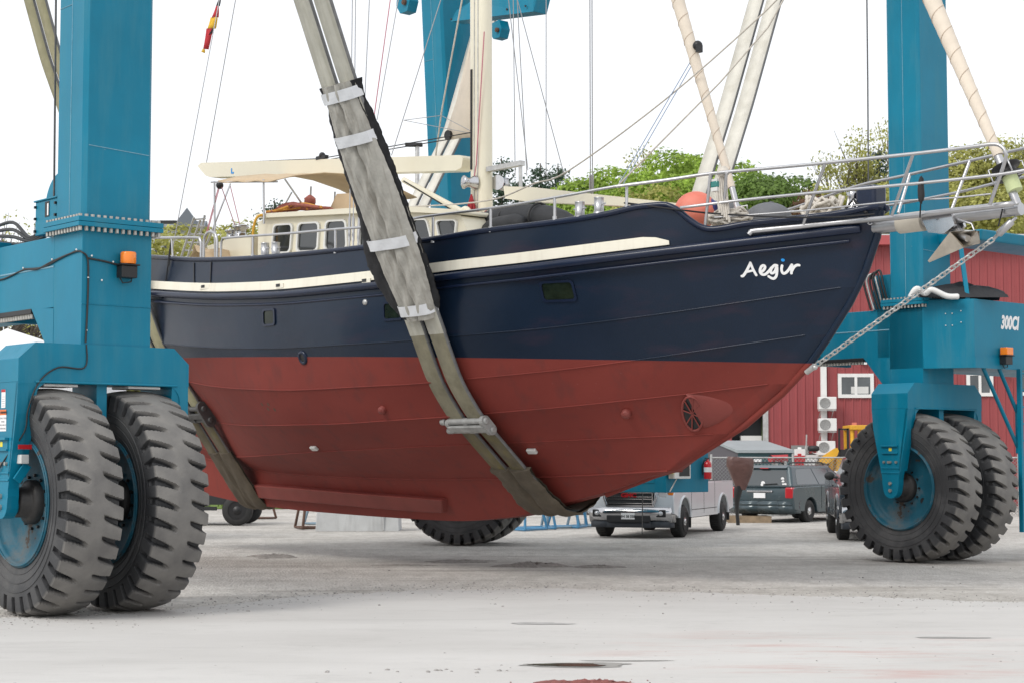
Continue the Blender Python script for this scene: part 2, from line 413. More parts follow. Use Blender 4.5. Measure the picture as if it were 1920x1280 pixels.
# the slab in front, its edge frayed by gravel that the tyres carry over it
edge = [(-14, 18.2), (-5.9, 19.5), (-4.6, 19.9), (-3.4, 21.3), (-2.6, 22.9), (-1.2, 23.7), (.3, 23.9), (2.2, 23.4), (4.2, 22.6), (6.3, 21.6), (16, 18.2)]
rag = []
for i in range(len(edge) - 1):
    for j in range(40):
        t = j / 40; x = edge[i][0] * (1 - t) + edge[i + 1][0] * t; y = edge[i][1] * (1 - t) + edge[i + 1][1] * t
        rag.append((x, y + rnd(-.11, .11) + .18 * sin(x * 2.3) * sin(x * .9 + 1), .004))
b = MB(); b.add([(-14, -20, .004), (16, -20, .004)] + rag[::-1], [tuple(range(len(rag) + 2))])
tag(b.build('concrete_slab', CONCRETE), kind='structure')
GRIT = mat('dark grit', (.27, .25, .23), .95, var=.3, vscale=14, bump=.02, bscale=40)
RED_GRIT = mat('red paint grit', (.24, .085, .075), .95, var=.3, vscale=14, bump=.02, bscale=40)
def mound(b, cx, cy, rx, ry, h, seed, m=0, n=34, k=7):
    r = random.Random(seed); ph = [r.uniform(0, 6.3) for _ in range(4)]; rows = []
    for i in range(k + 1):
        q = i / k; row = []
        for j in range(n + 1):
            f = 2 * pi * j / n
            e = 1 + .22 * sin(2 * f + ph[0]) + .15 * sin(5 * f + ph[1]) + .1 * sin(9 * f + ph[2])
            z = h * (1 - q * q) * (1 + .6 * sin(7 * f + ph[3] + 9 * q) * (q > .1)) * (.75 + .5 * r.random())
            row.append((cx + rx * q * e * cos(f), cy + ry * q * e * sin(f), max(0, z) * (i < k) + (-.012 if i == k else .006)))
        rows.append(row)
    b.sheet(rows, m)
b = MB()
for i, (px, d, rx, ry, h) in enumerate([(.35, 29.0, .55, .40, .07), (1.4, 28.7, .36, .25, .04), (-4.3, 31.8, .5, .5, .05), (-.9, 30.3, .7, .4, .03), (-1.8, 29.2, .5, .2, .02)]):
    mound(b, px, d, rx, ry, h * .6, i + 3)
tag(b.build('dirt_heaps', GRIT), 'low heaps of dark grit on the pale gravel yard', 'dirt', kind='stuff')
b = MB()
for i, (cx, cy, rx, ry, h) in enumerate([(.62, 13.70, .50, .30, .03), (1.25, 13.60, .32, .16, .02), (.25, 13.6, .22, .15, .02)]): mound(b, cx, cy, rx, ry, h, i + 30)
for i in range(130):
    x, y = random.gauss(.7, .4), random.gauss(13.7, .16); r = rnd(.003, .008); b.ball((x, y, .005 + r * .4), (r * 1.2, r, r * .7), 5, 3, noise=.35, seed=i)
tag(b.build('red_grit', RED_GRIT), 'heap of dark red paint grit on the concrete slab', 'grit', kind='stuff')
PUDDLE = mat('puddle water', (.10, .095, .075), .04, spec=.6, var=.2, vscale=2)
DAMP = mat('damp concrete', (.30, .29, .27), .55, var=.2, vscale=5)
def flat_blob(b, cx, cy, rx, ry, z, seed, m=0, n=40):
    r = random.Random(seed); ph = [r.uniform(0, 6.3) for _ in range(4)]; vs = []
    for j in range(n):
        f = 2 * pi * j / n; e = 1 + .18 * sin(2 * f + ph[0]) + .12 * sin(3 * f + ph[1]) + .06 * sin(9 * f + ph[2])
        vs.append((cx + rx * e * cos(f), cy + ry * e * sin(f), z))
    b.add(vs, [tuple(range(n))], m)
b = MB(); flat_blob(b, .48, 15.08, .34, .10, .012, 5, 0); flat_blob(b, .55, 15.1, .52, .16, .008, 6, 1); flat_blob(b, 1.0, 15.42, .34, .04, .008, 8, 1)
flat_blob(b, 4.3, 17.4, .34, .07, .008, 9, 1); flat_blob(b, .3, 18.9, .34, .12, .008, 10, 2)
tag(b.build('puddle', [PUDDLE, DAMP, mat('faint damp concrete', (.40, .393, .38), .7, var=.2, vscale=5)]), kind='structure')
# loose stones
b = MB()
for i in range(150):
    y = rnd(13.4, 29); x = rnd(-.31, .31) * y; r = rnd(.004, .011) * (1 if y < 20 else 1.8)
    b.ball((x, y, r * .4), (r * rnd(.8, 1.4), r * rnd(.8, 1.3), r * .7), 6, 4, noise=.35, seed=i)
for i in range(14):
    r = rnd(.009, .020); b.ball((rnd(-1.7, .1), rnd(14.55, 14.8), r * .4), (r * 1.3, r, r * .7), 6, 4, noise=.4, seed=i)
for i in range(1500):
    e_ = random.choice(rag); q_ = random.gauss(0, 1.1); r = rnd(.004, .013)
    b.ball((e_[0] + rnd(-.1, .1), e_[1] + abs(q_) * (-.9 if q_ < 0 else .6), r * .4), (r * rnd(.8, 1.4), r * rnd(.8, 1.3), r * .7), 5, 3, noise=.35, seed=i)
STONE = mat('loose stone', (.33, .315, .30), .9, var=.4, vscale=30)
tag(b.build('loose_stones', STONE), 'small loose stones scattered over slab and gravel', 'stones', kind='stuff')
GRASS = mat('grass', (.10, .15, .03), .9, var=.35, vscale=1.5, bump=.05, bscale=12)
HILLM = mat('hill grass', (.075, .11, .03), .95, var=.4, vscale=.3, bump=.2, bscale=3)
rows = []
for j in range(25):
    y = 82 + j * 9; rows.append([(x, y + 4 * sin(x * .03), max(-.5, 12 * (1 - math.exp(-max(0, j - .3) * .22)) * (.75 + .25 * sin(x * .021 + .8)) * (1 if x > -20 else max(.12, 1 + (x + 20) / 60)) - .3 * (j == 0))) for x in range(-240, 250, 10)])
b = MB(); b.sheet(rows); tag(b.build('hill', HILLM), kind='structure')
b = MB()
rows = [[(x, y, .02 + .12 * (0 < j < 3)) for x in [-13 + i * .4 for i in range(34)]] for j, y in enumerate((62, 62.4, 65, 66))]
b.sheet(rows)
for i in range(2600):
    x, y = rnd(-13, .2), rnd(62, 66); h = rnd(.1, .4); a = rnd(0, pi); w = .03
    b.add([(x - w * cos(a), y - w * sin(a), .05), (x + w * cos(a), y + w * sin(a), .05), (x + rnd(-.1, .1), y + rnd(-.1, .1), .05 + h)], [(0, 1, 2)])
tag(b.build('grass_strip', GRASS), 'strip of rough green grass at the far edge of the yard', 'grass', kind='stuff')

# ------------------------------------------------------------------ the boat hoist
HO, HRZ = (1.3, 25.5, 0), radians(41)
hoist = thing('boat_hoist', HO, HRZ, 'huge teal boat hoist on pairs of giant tyres carrying the sailing yacht', 'boat hoist')
HM = (Matrix.Translation(HO) @ Matrix.Rotation(HRZ, 4, 'Z')); HMI = HM.inverted()
def hl(p): return HMI @ Vector(p)
LEGS = [hl((-5.28, 19.95, 0)), hl((6.58, 30.0, 0)), hl((-1.3, 36.3, 0))]

def tyre_mesh():
    R = 1.28; PITCH = 34; N = PITCH * 20
    prof = [(-.24, .69), (-.285, .70), (-.30, .76), (-.325, .86), (-.348, .97), (-.352, 1.05), (-.350, 1.10), (-.346, 1.15), (-.343, 1.19), (-.338, 1.215), (-.325, 1.236)]
    for i in range(1, 44):
        x = -.325 + .65 * i / 44; prof.append((x, 1.236 + .044 * (1 - (x / .325)**2)))
    prof += [(-x, r) for x, r in prof[:11][::-1]]
    vs = []; K = len(prof)
    for j in range(N):
        a0 = j / 20.0
        for (x, r) in prof:
            ax = abs(x); d = 0; push = 0
            if r > 1.04:
                side = 1 if x > 0 else -1
                q = (min(ax, .345) - .07) / .275
                off = (.5 if side > 0 else 0) + side * (.50 * max(q, 0)**.7)
                t = (a0 + off) % 1.0; t = min(t, 1 - t)
                hw = .095 + .085 * max(0, min(1, q))
                e = max(0, min(1, (hw - t) / .05 + .5)); e = e * e * (3 - 2 * e)
                inn = max(0, min(1, q / .22)); sid = max(0, min(1, (r - 1.05) / .08)) if ax > .335 else 1
                d = .085 * e * inn * sid; push = .045 * e * sid if ax > .32 else 0
            a = 2 * pi * j / N; rr = r - d
            vs.append(((ax - push) * (1 if x > 0 else -1), rr * sin(a), rr * cos(a)))
    fs = [(j * K + i, j * K + i + 1, ((j + 1) % N) * K + i + 1, ((j + 1) % N) * K + i) for j in range(N) for i in range(K - 1)]
    b = MB(); b.add(vs, fs, 0, True)
    for x in (-1, 1):     # moulded rings on the sidewall
        for rr, xx in ((.80, .312), (.90, .336), (1.0, .352)): b.tube([(x * xx, rr * sin(2 * pi * i / 72), rr * cos(2 * pi * i / 72)) for i in range(72)], .006, 5, closed=True)
    return b
def rim_mesh():
    b = MB()
    for s in (-1, 1):
        b.lathe([(.715, .285), (.735, .30), (.72, .315), (.695, .31), (.675, .27), (.665, .22), (.64, .215), (.62, .17), (.56, .14), (.40, .12), (.24, .12)], (0, 0, 0), (s, 0, 0), 56, caps=False)
        for k in range(2):
            a = radians(60 + 180 * k); b.lathe([(.001, .124), (.055, .1235)], (0, .43 * sin(a), .43 * cos(a)), (s, 0, 0), 16, 1, caps=False)
        b.tube([(s * .318, .705 * sin(2 * pi * i / 60), .705 * cos(2 * pi * i / 60)) for i in range(60)], .012, 6, closed=True)
        for k in range(12):
            a = 2 * pi * k / 12; b.lathe([(.018, .12), (.018, .15)], (0, .30 * sin(a), .30 * cos(a)), (s, 0, 0), 6, 1)
    return b
def hub_mesh():
    b = MB()
    for s in (-1, 1): b.lathe([(.25, .10), (.25, .20), (.20, .23), (.17, .24), (.17, .34), (.11, .37), (.0, .375)], (0, 0, 0), (s, 0, 0), 28)
    b.lathe([(.2, -.12), (.2, .12)], (0, 0, 0), (1, 0, 0), 20)
    return b
wheel0 = hub_mesh().build('wheel', mat('greasy hub', (.03, .028, .027), .5, .2, var=.4, vscale=9), hoist)
ty = tyre_mesh().build('tyre', RUBBER, wheel0); ty.data.set_sharp_from_angle(angle=radians(38))
rim_mesh().build('rim', [TEAL_OLD, DARK], wheel0)
def put_wheel(x, y, k, rot):
    w = wheel0 if k == 0 else copy_tree(wheel0, hoist)
    w.location = (x, y, 1.27); w.rotation_euler = (rot, 0, 0)
    return w

def column_mesh(dx, lean):
    """Post on the wheel frame, bolted flange, tall pressed-steel column with its weld seams."""
    b = MB(); x0, x1, y0, y1 = .237 + dx, 1.118 + dx, -.35, .34
    b.bx(x0, x1, y0, y1, 3.03, 4.40)
    top = 13.0; L = lambda z: -lean * (z - 4.5)
    ch = .05
    def ring(z):
        o = L(z); return [(x0 + o + ch, y0, z), (x1 + o - ch, y0, z), (x1 + o, y0 + ch, z), (x1 + o, y1 - ch, z), (x1 + o - ch, y1, z), (x0 + o + ch, y1, z), (x0 + o, y1 - ch, z), (x0 + o, y0 + ch, z)]
    r0, r1 = ring(4.48), ring(top)
    b.add(r0 + r1, [(i, (i + 1) % 8, 8 + (i + 1) % 8, 8 + i) for i in range(8)] + [tuple(range(7, -1, -1)), tuple(range(8, 16))], 0)
    # flange plates and bolts
    b.bx(x0 - .10, x1 + .10, y0 - .10, y1 + .10, 4.375, 4.425); b.bx(x0 - .10, x1 + .10, y0 - .10, y1 + .10, 4.43, 4.485)
    nb = 14
    for i in range(nb):
        x = x0 - .06 + (x1 - x0 + .12) * i / (nb - 1)
        for y in (y0 - .055, y1 + .055):
            b.lathe([(.024, 4.485), (.024, 4.515)], (x, y, 0), (0, 0, 1), 6, 2); b.lathe([(.024, 4.325), (.024, 4.375)], (x, y, 0), (0, 0, 1), 6, 2)
    for i in range(1, 11):
        y = y0 - .055 + (y1 - y0 + .11) * i / 11
        for x in (x0 - .055, x1 + .055):
            b.lathe([(.024, 4.485), (.024, 4.515)], (x, y, 0), (0, 0, 1), 6, 2); b.lathe([(.024, 4.325), (.024, 4.375)], (x, y, 0), (0, 0, 1), 6, 2)
    # weld seams
    w = .006
    b.tube([(x0 + L(4.5) - .001, -.02, 4.5), (x0 + L(top) - .001, -.02, top)], w, 5, 1)
    for z in (7.0, 10.0):
        b.tube([(x0 + L(z) - .002, y1 - .06, z), (x0 + L(z) - .002, -.02, z)], w, 5, 1)
    b.tube([(x0 + L(5.3) + .06, y0 - .001, 5.32), (x1 + L(5.2) - .05, y0 - .001, 5.28)], w, 5, 1)
    b.tube([(x0, y0 - .002, 3.5), (x1, y0 - .002, 3.5)], .008, 5, 0)
    return b
def frame_mesh(dx, front=True):
    """Inverted U over the two tyres: top box with chamfered ends, tapering arms down to the hubs, middle web."""
    b = MB(); x0, x1 = -.52 + dx, 1.62 + dx; y0, y1 = -.375, .375
    prof = [(x0, 2.60), (x0, 2.86), (x0 + .2, 3.04), (x1 - .2, 3.04), (x1, 2.86), (x1, 2.60)]
    b.prism([(x, y0, z) for x, z in prof], (0, y1 - y0, 0))
    for xa, xb in ((x0, x0 + .13), (x1 - .22, x1 - .09)):
        arm = [(y0, 2.6), (y1, 2.6), (y1 - .03, 2.25), (.17, 1.42), (.17, 1.34)]
        arm += [(.15 * cos(a), 1.22 - .15 * sin(a) + .02) for a in [radians(15 + 150 * i / 8) for i in range(9)]]
        arm += [(-.17, 1.34), (-.17, 1.42), (y0 + .03, 2.25)]
        b.prism([(xa, y, z) for y, z in arm], (xb - xa, 0, 0))
    # stiffening flange along the front edge of the outer arm
    b.hexa([(x0, -.20, 1.55), (x0 + .20, -.20, 1.55), (x0 + .20, -.16, 1.55), (x0, -.16, 1.55)], [(x0, y0 - .004, 2.6), (x0 + .24, y0 - .004, 2.6), (x0 + .24, y0 + .05, 2.6), (x0, y0 + .05, 2.6)])
    b.hexa([(x1 - .10, y0 + .002, 2.12), (x1, y0 + .002, 2.12), (x1, y0 + .30, 2.12), (x1 - .10, y0 + .30, 2.12)], [(x1 - .13, y0 + .002, 2.62), (x1 - .003, y0 + .002, 2.62), (x1 - .003, y1 - .002, 2.62), (x1 - .13, y1 - .002, 2.62)])
    # corner fillets under the top box
    for cx, sg in ((x0 + .20, 1), (x1 - .115, -1)):
        pts = [(cx, 2.61), (cx + sg * .2, 2.61)] + [(cx + sg * (.2 - .2 * sin(radians(a))), 2.61 - .2 + .2 * cos(radians(a))) for a in (15, 30, 45, 60, 75, 90)]
        b.prism([(x, y0 - .002, z) for x, z in pts], (0, .5, 0))
    b.bx(.47 + dx, .60 + dx, -.30, .30, 1.1, 2.61)
    b.tube([(x0 + .2, y0 - .006, 2.605), (x1 - .16, y0 - .006, 2.605)], .016, 6)
    # seams, pads, bolts on the outer arm
    for z, hw in ((1.52, .19), (1.60, .19)): b.bx(x0 - .012, x0, -hw, hw, z - .012, z + .012, 0)
    b.bx(x0 - .05, x0, -.17, .17, 1.96, 1.99); b.bx(x0 - .03, x0, -.16, .16, 1.84, 1.86); b.bx(x0 - .012, x0, -.16, .16, 1.855, 1.965)
    b.bx(x0 - .016, x0 - .004, -.04, .02, 1.885, 1.945, 3)
    for y in (-.13, -.01, .03, .12): b.lathe([(.022, 0), (.022, .03)], (x0, y, 1.70), (-1, 0, 0), 8, 2)
    for z in (1.22, 1.34): b.lathe([(.03, 0), (.03, .03)], (x0, 0, z), (-1, 0, 0), 8, 2)
    b.lathe([(.12, 0), (.12, .24)], (x0 + .1, 0, 1.25), (1, 0, 0), 20)
    return b
def beam_mesh(x0, x1, y0, y1):
    b = MB(); b.bx(x0, x1, y0, y1, 3.50, 4.33)
    b.tube([(x0 - .001, y0, 3.98), (x0 - .001, y1, 3.98)], .012, 6, 1)
    b.prism([(x0 - .004, y0 - .01, 3.49), (x0 - .004, y0 + .56, 3.52), (x0 - .004, y0 + .16, 3.05), (x0 - .004, y0 - .01, 3.05)], (x1 - x0 + .008, 0, 0))
    yj = y0 + 1.55
    b.bx(x0 - .04, x1 + .04, yj, yj + .05, 3.42, 4.41); b.bx(x0 - .04, x1 + .04, yj + .055, yj + .10, 3.42, 4.41)
    for i in range(9):
        z = 3.5 + .83 * i / 8
        for yy in (yj - .03, yj + .10): b.lathe([(.026, 0), (.026, .035)], (x0 - .02, yy, z), (0, 1, 0), 6, 2)
    for i in range(16):
        y = y0 + .62 + .075 * i * .9
        b.lathe([(.03, 3.41), (.03, 3.47)], (x0 + .04, y, 0), (0, 0, 1), 6, 2)
    b.bx(x0 - .01, x0 + .12, y0 + .56, yj, 3.46, 3.52, 3)
    return b
HMATS = [TEAL, WELD, BOLT, YELLOW_TAG]
k = 0
for i, (P, wdx, cdx, lean) in enumerate(((LEGS[0], 0, 0, 0), (LEGS[1], .28, 0, 0), (LEGS[2], 0, -.36, .060))):
    column_mesh(cdx, lean).build('column', HMATS, hoist, bevel=.02, loc=P)
    steer = radians(34) if i == 2 else 0; SR = Matrix.Rotation(steer, 3, 'Z'); pc = Vector((.55 + wdx, 0, 0))      # the far leg is steered
    f = frame_mesh(wdx).build('wheel_frame', HMATS, hoist, bevel=.012, loc=P + pc - SR @ pc); f.rotation_euler.z = steer
    for j in range(2):
        q = P + pc + SR @ Vector((wdx + 1.07 * j - pc.x, 0, 0)); w = put_wheel(q.x, q.y, k, [.1, .17, .03, .12, 0, .09][k]); w.rotation_euler.z = steer; k += 1
beam_mesh(.237, 1.118, .34, 9).build('side_beam', HMATS[:3] + [DARK], hoist, bevel=.03, loc=LEGS[0])
beam_mesh(.237, 1.118, .34, 9.2).build('side_beam', HMATS[:3] + [DARK], hoist, bevel=.03, loc=LEGS[1])

def beacon(x, y, z, rect=False):
    b = MB(); br = b.bx(x - .10, x + .10, y - .13, y, z - .16, z - .02).bx(x - .12, x + .12, y - .16, y, z - .02, z).build('beacon', DARK, hoist, bevel=.008)
    l = MB()
    if rect: l.bx(x - .095, x + .095, y - .15, y - .01, z + .002, z + .13)
    else: l.lathe([(.085, 0), (.09, .02), (.09, .12), (.082, .135), (0, .14)], (x, y - .09, z + .002), (0, 0, 1), 24)
    l.build('lens', AMBER, br, bevel=.01 if rect else 0)
    MB().tube([(x - .1, y - .02, z - .1), (x - .05, y - .06, z - .22), (x + .06, y - .05, z - .2), (x + .1, y - .02, z - .1)], .008, 6).build('cable', HOSE, br)
P = LEGS[0]
beacon(P.x + .77, P.y - .35, 3.98)
# wiring on the near leg
b = MB(); X = P.x + .225; Y = P.y - .362
b.tube(spline([(X, P.y + 2.2, 3.97), (X, P.y + 1.7, 3.93), (X, P.y + 1.1, 4.0), (X, P.y + .75, 3.98), (X, P.y + .35, 4.04), (X, P.y - .2, 4.1), (X + .01, P.y - .36, 4.08), (P.x + .3, Y, 4.0), (P.x + .31, Y, 3.7), (P.x + .30, Y, 3.3), (P.x + .29, Y, 3.06)]), .011, 6)
b.tube(spline([(P.x + .30, Y, 4.02), (P.x + .5, Y, 4.0), (P.x + .68, Y, 3.97)]), .012, 6)
b.tube(spline([(X, P.y + 1.1, 4.01), (X, P.y + .6, 3.99), (X, P.y + .2, 4.05), (X, P.y - .2, 4.11)]), .009, 6)
b.tube(spline([(P.x + .29, Y - .02, 3.04), (P.x + .27, Y - .025, 2.78), (P.x - .05, Y - .025, 2.77), (P.x - .28, Y - .025, 2.6), (P.x - .40, Y - .02, 2.3), (P.x - .42, P.y - .34, 2.05), (P.x - .53, P.y - .1, 1.75), (P.x - .54, P.y + .12, 1.55)]), .009, 6)
for q in ((X - .01, P.y + 1.1, 4.02), (X - .01, P.y + .35, 4.06), (X - .01, P.y - .25, 4.12), (P.x + .35, Y, 4.05), (P.x + .62, Y, 4.0), (P.x + .31, Y, 3.8), (P.x + .30, Y, 3.2), (P.x + .48, Y, 3.78)): b.ball(q, .012, 8, 5, 1)
b.build('cable', [HOSE, WHITE], hoist)
# numbered box and cable drum on the beam of the near leg
jb = MB().bx(P.x + .30, P.x + .80, P.y + .42, P.y + .98, 4.40, 4.80).bx(P.x + .28, P.x + .82, P.y + .40, P.y + 1.0, 4.80, 4.82).build('junction_box', TEAL, hoist, bevel=.008)
b = MB()
for yy in (.44, .96):
    for zz in (4.45, 4.6, 4.74): b.box((P.x + .29, P.y + yy, zz), (.03, .03, .03))
b.build('latch', DARK, jb)
MB().bx(P.x + .294, P.x + .299, P.y + .61, P.y + .72, 4.60, 4.78).build('number_plate', BLACK_TXT, jb)
text('number', '1', .19, WHITE_TXT, jb, frame((P.x + .293, P.y + .69, 4.62), (0, -1, 0), (-1, 0, 0)), .001, font_bold=.006)
dr = MB()
for xx in (.42, .98): dr.lathe([(.001, 0), (.42, 0), (.42, .03), (.001, .03)], (P.x + xx, P.y + .55, 4.72), (1, 0, 0), 40, 0, smooth=False)
dr.lathe([(.30, 0), (.30, .53)], (P.x + .45, P.y + .55, 4.72), (1, 0, 0), 32, 1)
dr.build('cable_drum', [TEAL, GALV], hoist)
MB().tube([(P.x + .36, P.y + .62, 4.72), (P.x + .30, P.y + .62, 12)], .014, 6).build('hoist_cable', CAST_DARK, hoist)
b = MB()
for i in range(4):
    z = 4.42 + .05 * i; b.tube(spline([(P.x + .45, P.y + .95, z), (P.x + .4, P.y + 1.3, z - .06 - .03 * i), (P.x + .45, P.y + 1.9, z - .02 + .04 * i), (P.x + .5, P.y + 2.6, z + .1)]), .022, 8)
b.build('hose', HOSE, hoist)
# decals on the near arm
XA = P.x - .52
d = MB().bx(XA - .004, XA - .001, P.y - .10, P.y + .06, 2.06, 2.24).build('warning_decal', WHITE_TXT, hoist)
MB().bx(XA - .006, XA - .0045, P.y - .10, P.y + .06, 2.24, 2.30).build('header', ORANGE, d)
text('word', 'WARNING', .034, BLACK_TXT, d, frame((XA - .008, P.y + .045, 2.257), (0, -1, 0), (-1, 0, 0)), .0005, font_bold=.001)
for i, s_ in enumerate(('STAND CLEAR', 'WHEN', 'MACHINE IS', 'OPERATING')):
    text('word', s_, .028, GREY_TXT, d, frame((XA - .006, P.y - .02, 2.195 - .038 * i), (0, -1, 0), (-1, 0, 0)), .0005, align='CENTER')
d = MB().bx(XA - .004, XA - .001, P.y - .07, P.y + .03, 2.32, 2.52).build('safety_decal', WHITE_TXT, hoist)
MB().bx(XA - .006, XA - .0045, P.y - .07, P.y + .03, 2.495, 2.525).build('header', RED_TXT, d)
b = MB()
for i in range(5): b.bx(XA - .006, XA - .0045, P.y - .055, P.y + .015, 2.34 + .025 * i, 2.345 + .025 * i)
b.build('print', GREY_TXT, d)
rx = P.x - .52
MB().bx(rx + .03, rx + .19, P.y - .345, P.y - .338, 1.86, 1.91).build('red_decal', RED_TXT, hoist)
MB().bx(rx + .07, rx + .17, P.y - .33, P.y - .22, 1.70, 1.80).build('sensor', PLASTIC, hoist, bevel=.01)
sb = MB(); sb.box((rx + .12, P.y - .26, 1.60), (.10, .03, .22), R=Matrix.Rotation(radians(35), 3, 'Y')); sb.build('bracket', TEAL, hoist, bevel=.006)
for xx in (.02, 1.07):
    MB().box((P.x + xx, P.y - .12, 2.575), (.42, .40, .03)).build('mudguard', WHITE, hoist, bevel=.008)

# right leg: engine housing, canopy, ladder, struts, hoses
P = LEGS[1]
poly = [(.237, -.36), (.62, -1.12), (4.6, -1.12), (4.6, .60), (.237, .60)]
eh = MB().prism([(P.x + x, P.y + y, 3.30) for x, y in poly], (0, 0, 1.14)).build('engine_housing', TEAL, hoist, bevel=.012)
lip = [(.225, -.37), (.61, -1.14), (4.6, -1.14), (4.6, -1.0), (.7, -1.0), (.3, -.3)]
MB().prism([(P.x + x, P.y + y, 3.285) for x, y in lip], (0, 0, .19)).build('skirt', TEAL, eh, bevel=.012)
text('lettering', '300CI', .31, WHITE_TXT, eh, frame((P.x + 1.40, P.y - 1.124, 3.98), (1, 0, 0), (0, -1, 0)), .001, shear=.25, xs=.70, font_bold=.014)
b = MB()
for x, z in ((-.0, 0), (.13, 0), (.30, .04), (-.0, -.2), (.13, -.2), (.30, -.15)):
    t = .45 + x; b.ball((P.x + .237 + .383 * t - .01, P.y - .36 - .76 * t - .006, 4.2 + z), .011, 8, 5)
b.build('rivet', WHITE, eh)
beacon(P.x + 1.42, P.y - 1.14, 3.52, True)
b = MB(); b.hexa([(P.x + .75, P.y - 1.2, 5.44), (P.x + 5, P.y - 1.2, 5.44), (P.x + 5, P.y - .3, 5.44), (P.x + .75, P.y - .3, 5.44)],
                 [(P.x + .70, P.y - 1.25, 5.62), (P.x + 5, P.y - 1.25, 5.62), (P.x + 5, P.y - .3, 5.62), (P.x + .70, P.y - .3, 5.62)])
b.build('canopy', TEAL, hoist, bevel=.03)
b = MB(); b.tube([(P.x + .62, P.y - 1.0, 4.43), (P.x + .70, P.y - .82, 5.4)], .05, 4, smooth=False); 
b.build('canopy_post', TEAL, hoist)
b = MB(); b.tube([(P.x + .95, P.y - 1.06, 3.3), (P.x + 1.95, P.y - 1.06, 1.95)], .035, 10); b.tube([(P.x + 1.42, P.y - 1.06, 3.3), (P.x + 1.95, P.y - 1.06, 2.55)], .035, 10)
b.tube([(P.x + 1.95, P.y - 1.06, 2.7), (P.x + 1.95, P.y - 1.06, 1.85)], .04, 10); b.build('strut', TEAL, hoist)
b = MB()
for xx in (1.88, 2.32): b.bx(P.x + xx - .03, P.x + xx + .03, P.y - 1.20, P.y - 1.12, .5, 3.3)
for i in range(10): b.tube([(P.x + 1.9, P.y - 1.16, .62 + .29 * i), (P.x + 2.3, P.y - 1.16, .62 + .29 * i)], .016, 8)
b.build('ladder', TEAL, hoist)
b = MB()
for i in range(4):
    o = .11 * i
    b.tube(spline([(P.x + .28, P.y + .38 + o * .6, 4.4), (P.x + .20, P.y + .42 + o * .6, 4.75), (P.x + .2, P.y + .5 + o * .6, 5.02 - .03 * i), (P.x + .16, P.y + .62 + o * .6, 4.85), (P.x + .2, P.y + .5 + o * .6, 4.34)]), .020, 8, (0, 0, 1, 0)[i])
b.bx(P.x + .34, P.x + .5, P.y + .38, P.y + .75, 4.33, 4.95, 2)
b.build('hose', [HOSE, GALV, TEAL], hoist)
# control cab hung low between the far legs, with lamp and wiring
cx, cy = P.x + .16, P.y
cab = MB().bx(cx, cx + 1.22, cy + 5.65, cy + 8.6, 1.10, 3.5).build('operator_cab', TEAL, hoist, bevel=.012)
b = MB(); b.bx(cx - .012, cx - .002, cy + 5.95, cy + 7.6, 1.28, 2.3); b.build('door', TEAL, cab, bevel=.008)
b = MB(); b.bx(cx - .03, cx - .012, cy + 6.10, cy + 6.16, 1.65, 1.85); b.build('handle', DARK, [o for o in bpy.data.objects if o.name == 'door'][0])
lamp = MB().bx(cx + .05, cx + .50, cy + 5.45, cy + 5.63, 1.37, 1.68).build('floodlight', WHITE, hoist, bevel=.015)
MB().bx(cx + .17, cx + .46, cy + 5.444, cy + 5.449, 1.42, 1.63).build('lens', BLACK_TXT, lamp)
b = MB(); b.tube([(cx + .2, cy + 5.55, 1.37), (cx + .08, cy + 5.62, 1.12)], .012, 6, 0); b.tube([(cx + .55, cy + 5.63, 2.3), (cx + .55, cy + 5.62, 1.6), (cx + .45, cy + 5.62, 1.5)], .01, 6, 1)
b.box((cx - .02, cy + 5.55, 1.56), (.12, .14, .18), m=2); b.build('cable', [PLASTIC, HOSE, YELLOW_TAG], hoist)
# black trailing wire of the hoist
MB().tube([hl((2.478, 33.5, 1.094)), hl((2.84, 38.6, 0.124))], .010, 5).build('trailing_wire', HOSE, hoist)
MB().tube([hl((6.142, 30, 9.952)), hl((6.138, 30, 8.269)), hl((6.116, 30, 5.308))], .013, 6).build('hoist_cable', CAST_DARK, hoist)
# hangers of the far slings, high on the far columns
Q = [hl((-1.22, 34.5, 10.417)), hl((0.405, 32.9, 10.21)), hl((0.476, 32.9, 10.498)), hl((0.405, 32.9, 10.848)), hl((-0.363, 33.7, 11.069)), hl((-0.842, 34.2, 10.726)), hl((-1.1, 34.4, 10.617))]
b = MB(); b.prism(Q, (.34, 0, 0)); b.build('sling_hanger', TEAL, hoist, bevel=.01)
b = MB()
for p in (hl((-1.195, 34.4, 10.435)), hl((-0.092, 33.4, 10.381)), hl((0.264, 33, 10.339))): b.lathe([(.02, .0), (.02, .02)], p + Vector((-.02, 0, 0)), (1, 0, 0), 10)
b.build('bolt', DARK, hoist)
for p, s in ((hl((-2.102, 33.5, 10.532)), 1), (hl((-0.309, 33.5, 9.988)), .8)):
    hb = MB(); hb.prism([p + Vector((0, a * s, c * s)) for a, c in ((.2, .2), (-.12, .25), (-.2, .02), (-.12, -.18), (.10, -.19), (.22, -.02))], (.22, 0, 0))
    h_ = hb.build('hook_block', TEAL, hoist, bevel=.012)
    MB().lathe([(.055 * s, 0), (.055 * s, .05)], p + Vector((-.05, -.06, 0)), (1, 0, 0), 14).lathe([(.03 * s, 0), (.03 * s, .07)], p + Vector((-.06, -.06, 0)), (1, 0, 0), 12).build('pin', RUST, h_)
b = MB(); b.bx(LEGS[2].x - 1.0, LEGS[2].x - .2, -1.5, LEGS[2].y + 1.0, 12.6, 13.4); b.build('top_beam', TEAL, hoist)
b = MB(); b.bx(LEGS[0].x + .24, LEGS[0].x + 1.1, LEGS[0].y - 2, LEGS[0].y + 12, 13.0, 13.9); b.build('top_beam', TEAL, hoist)

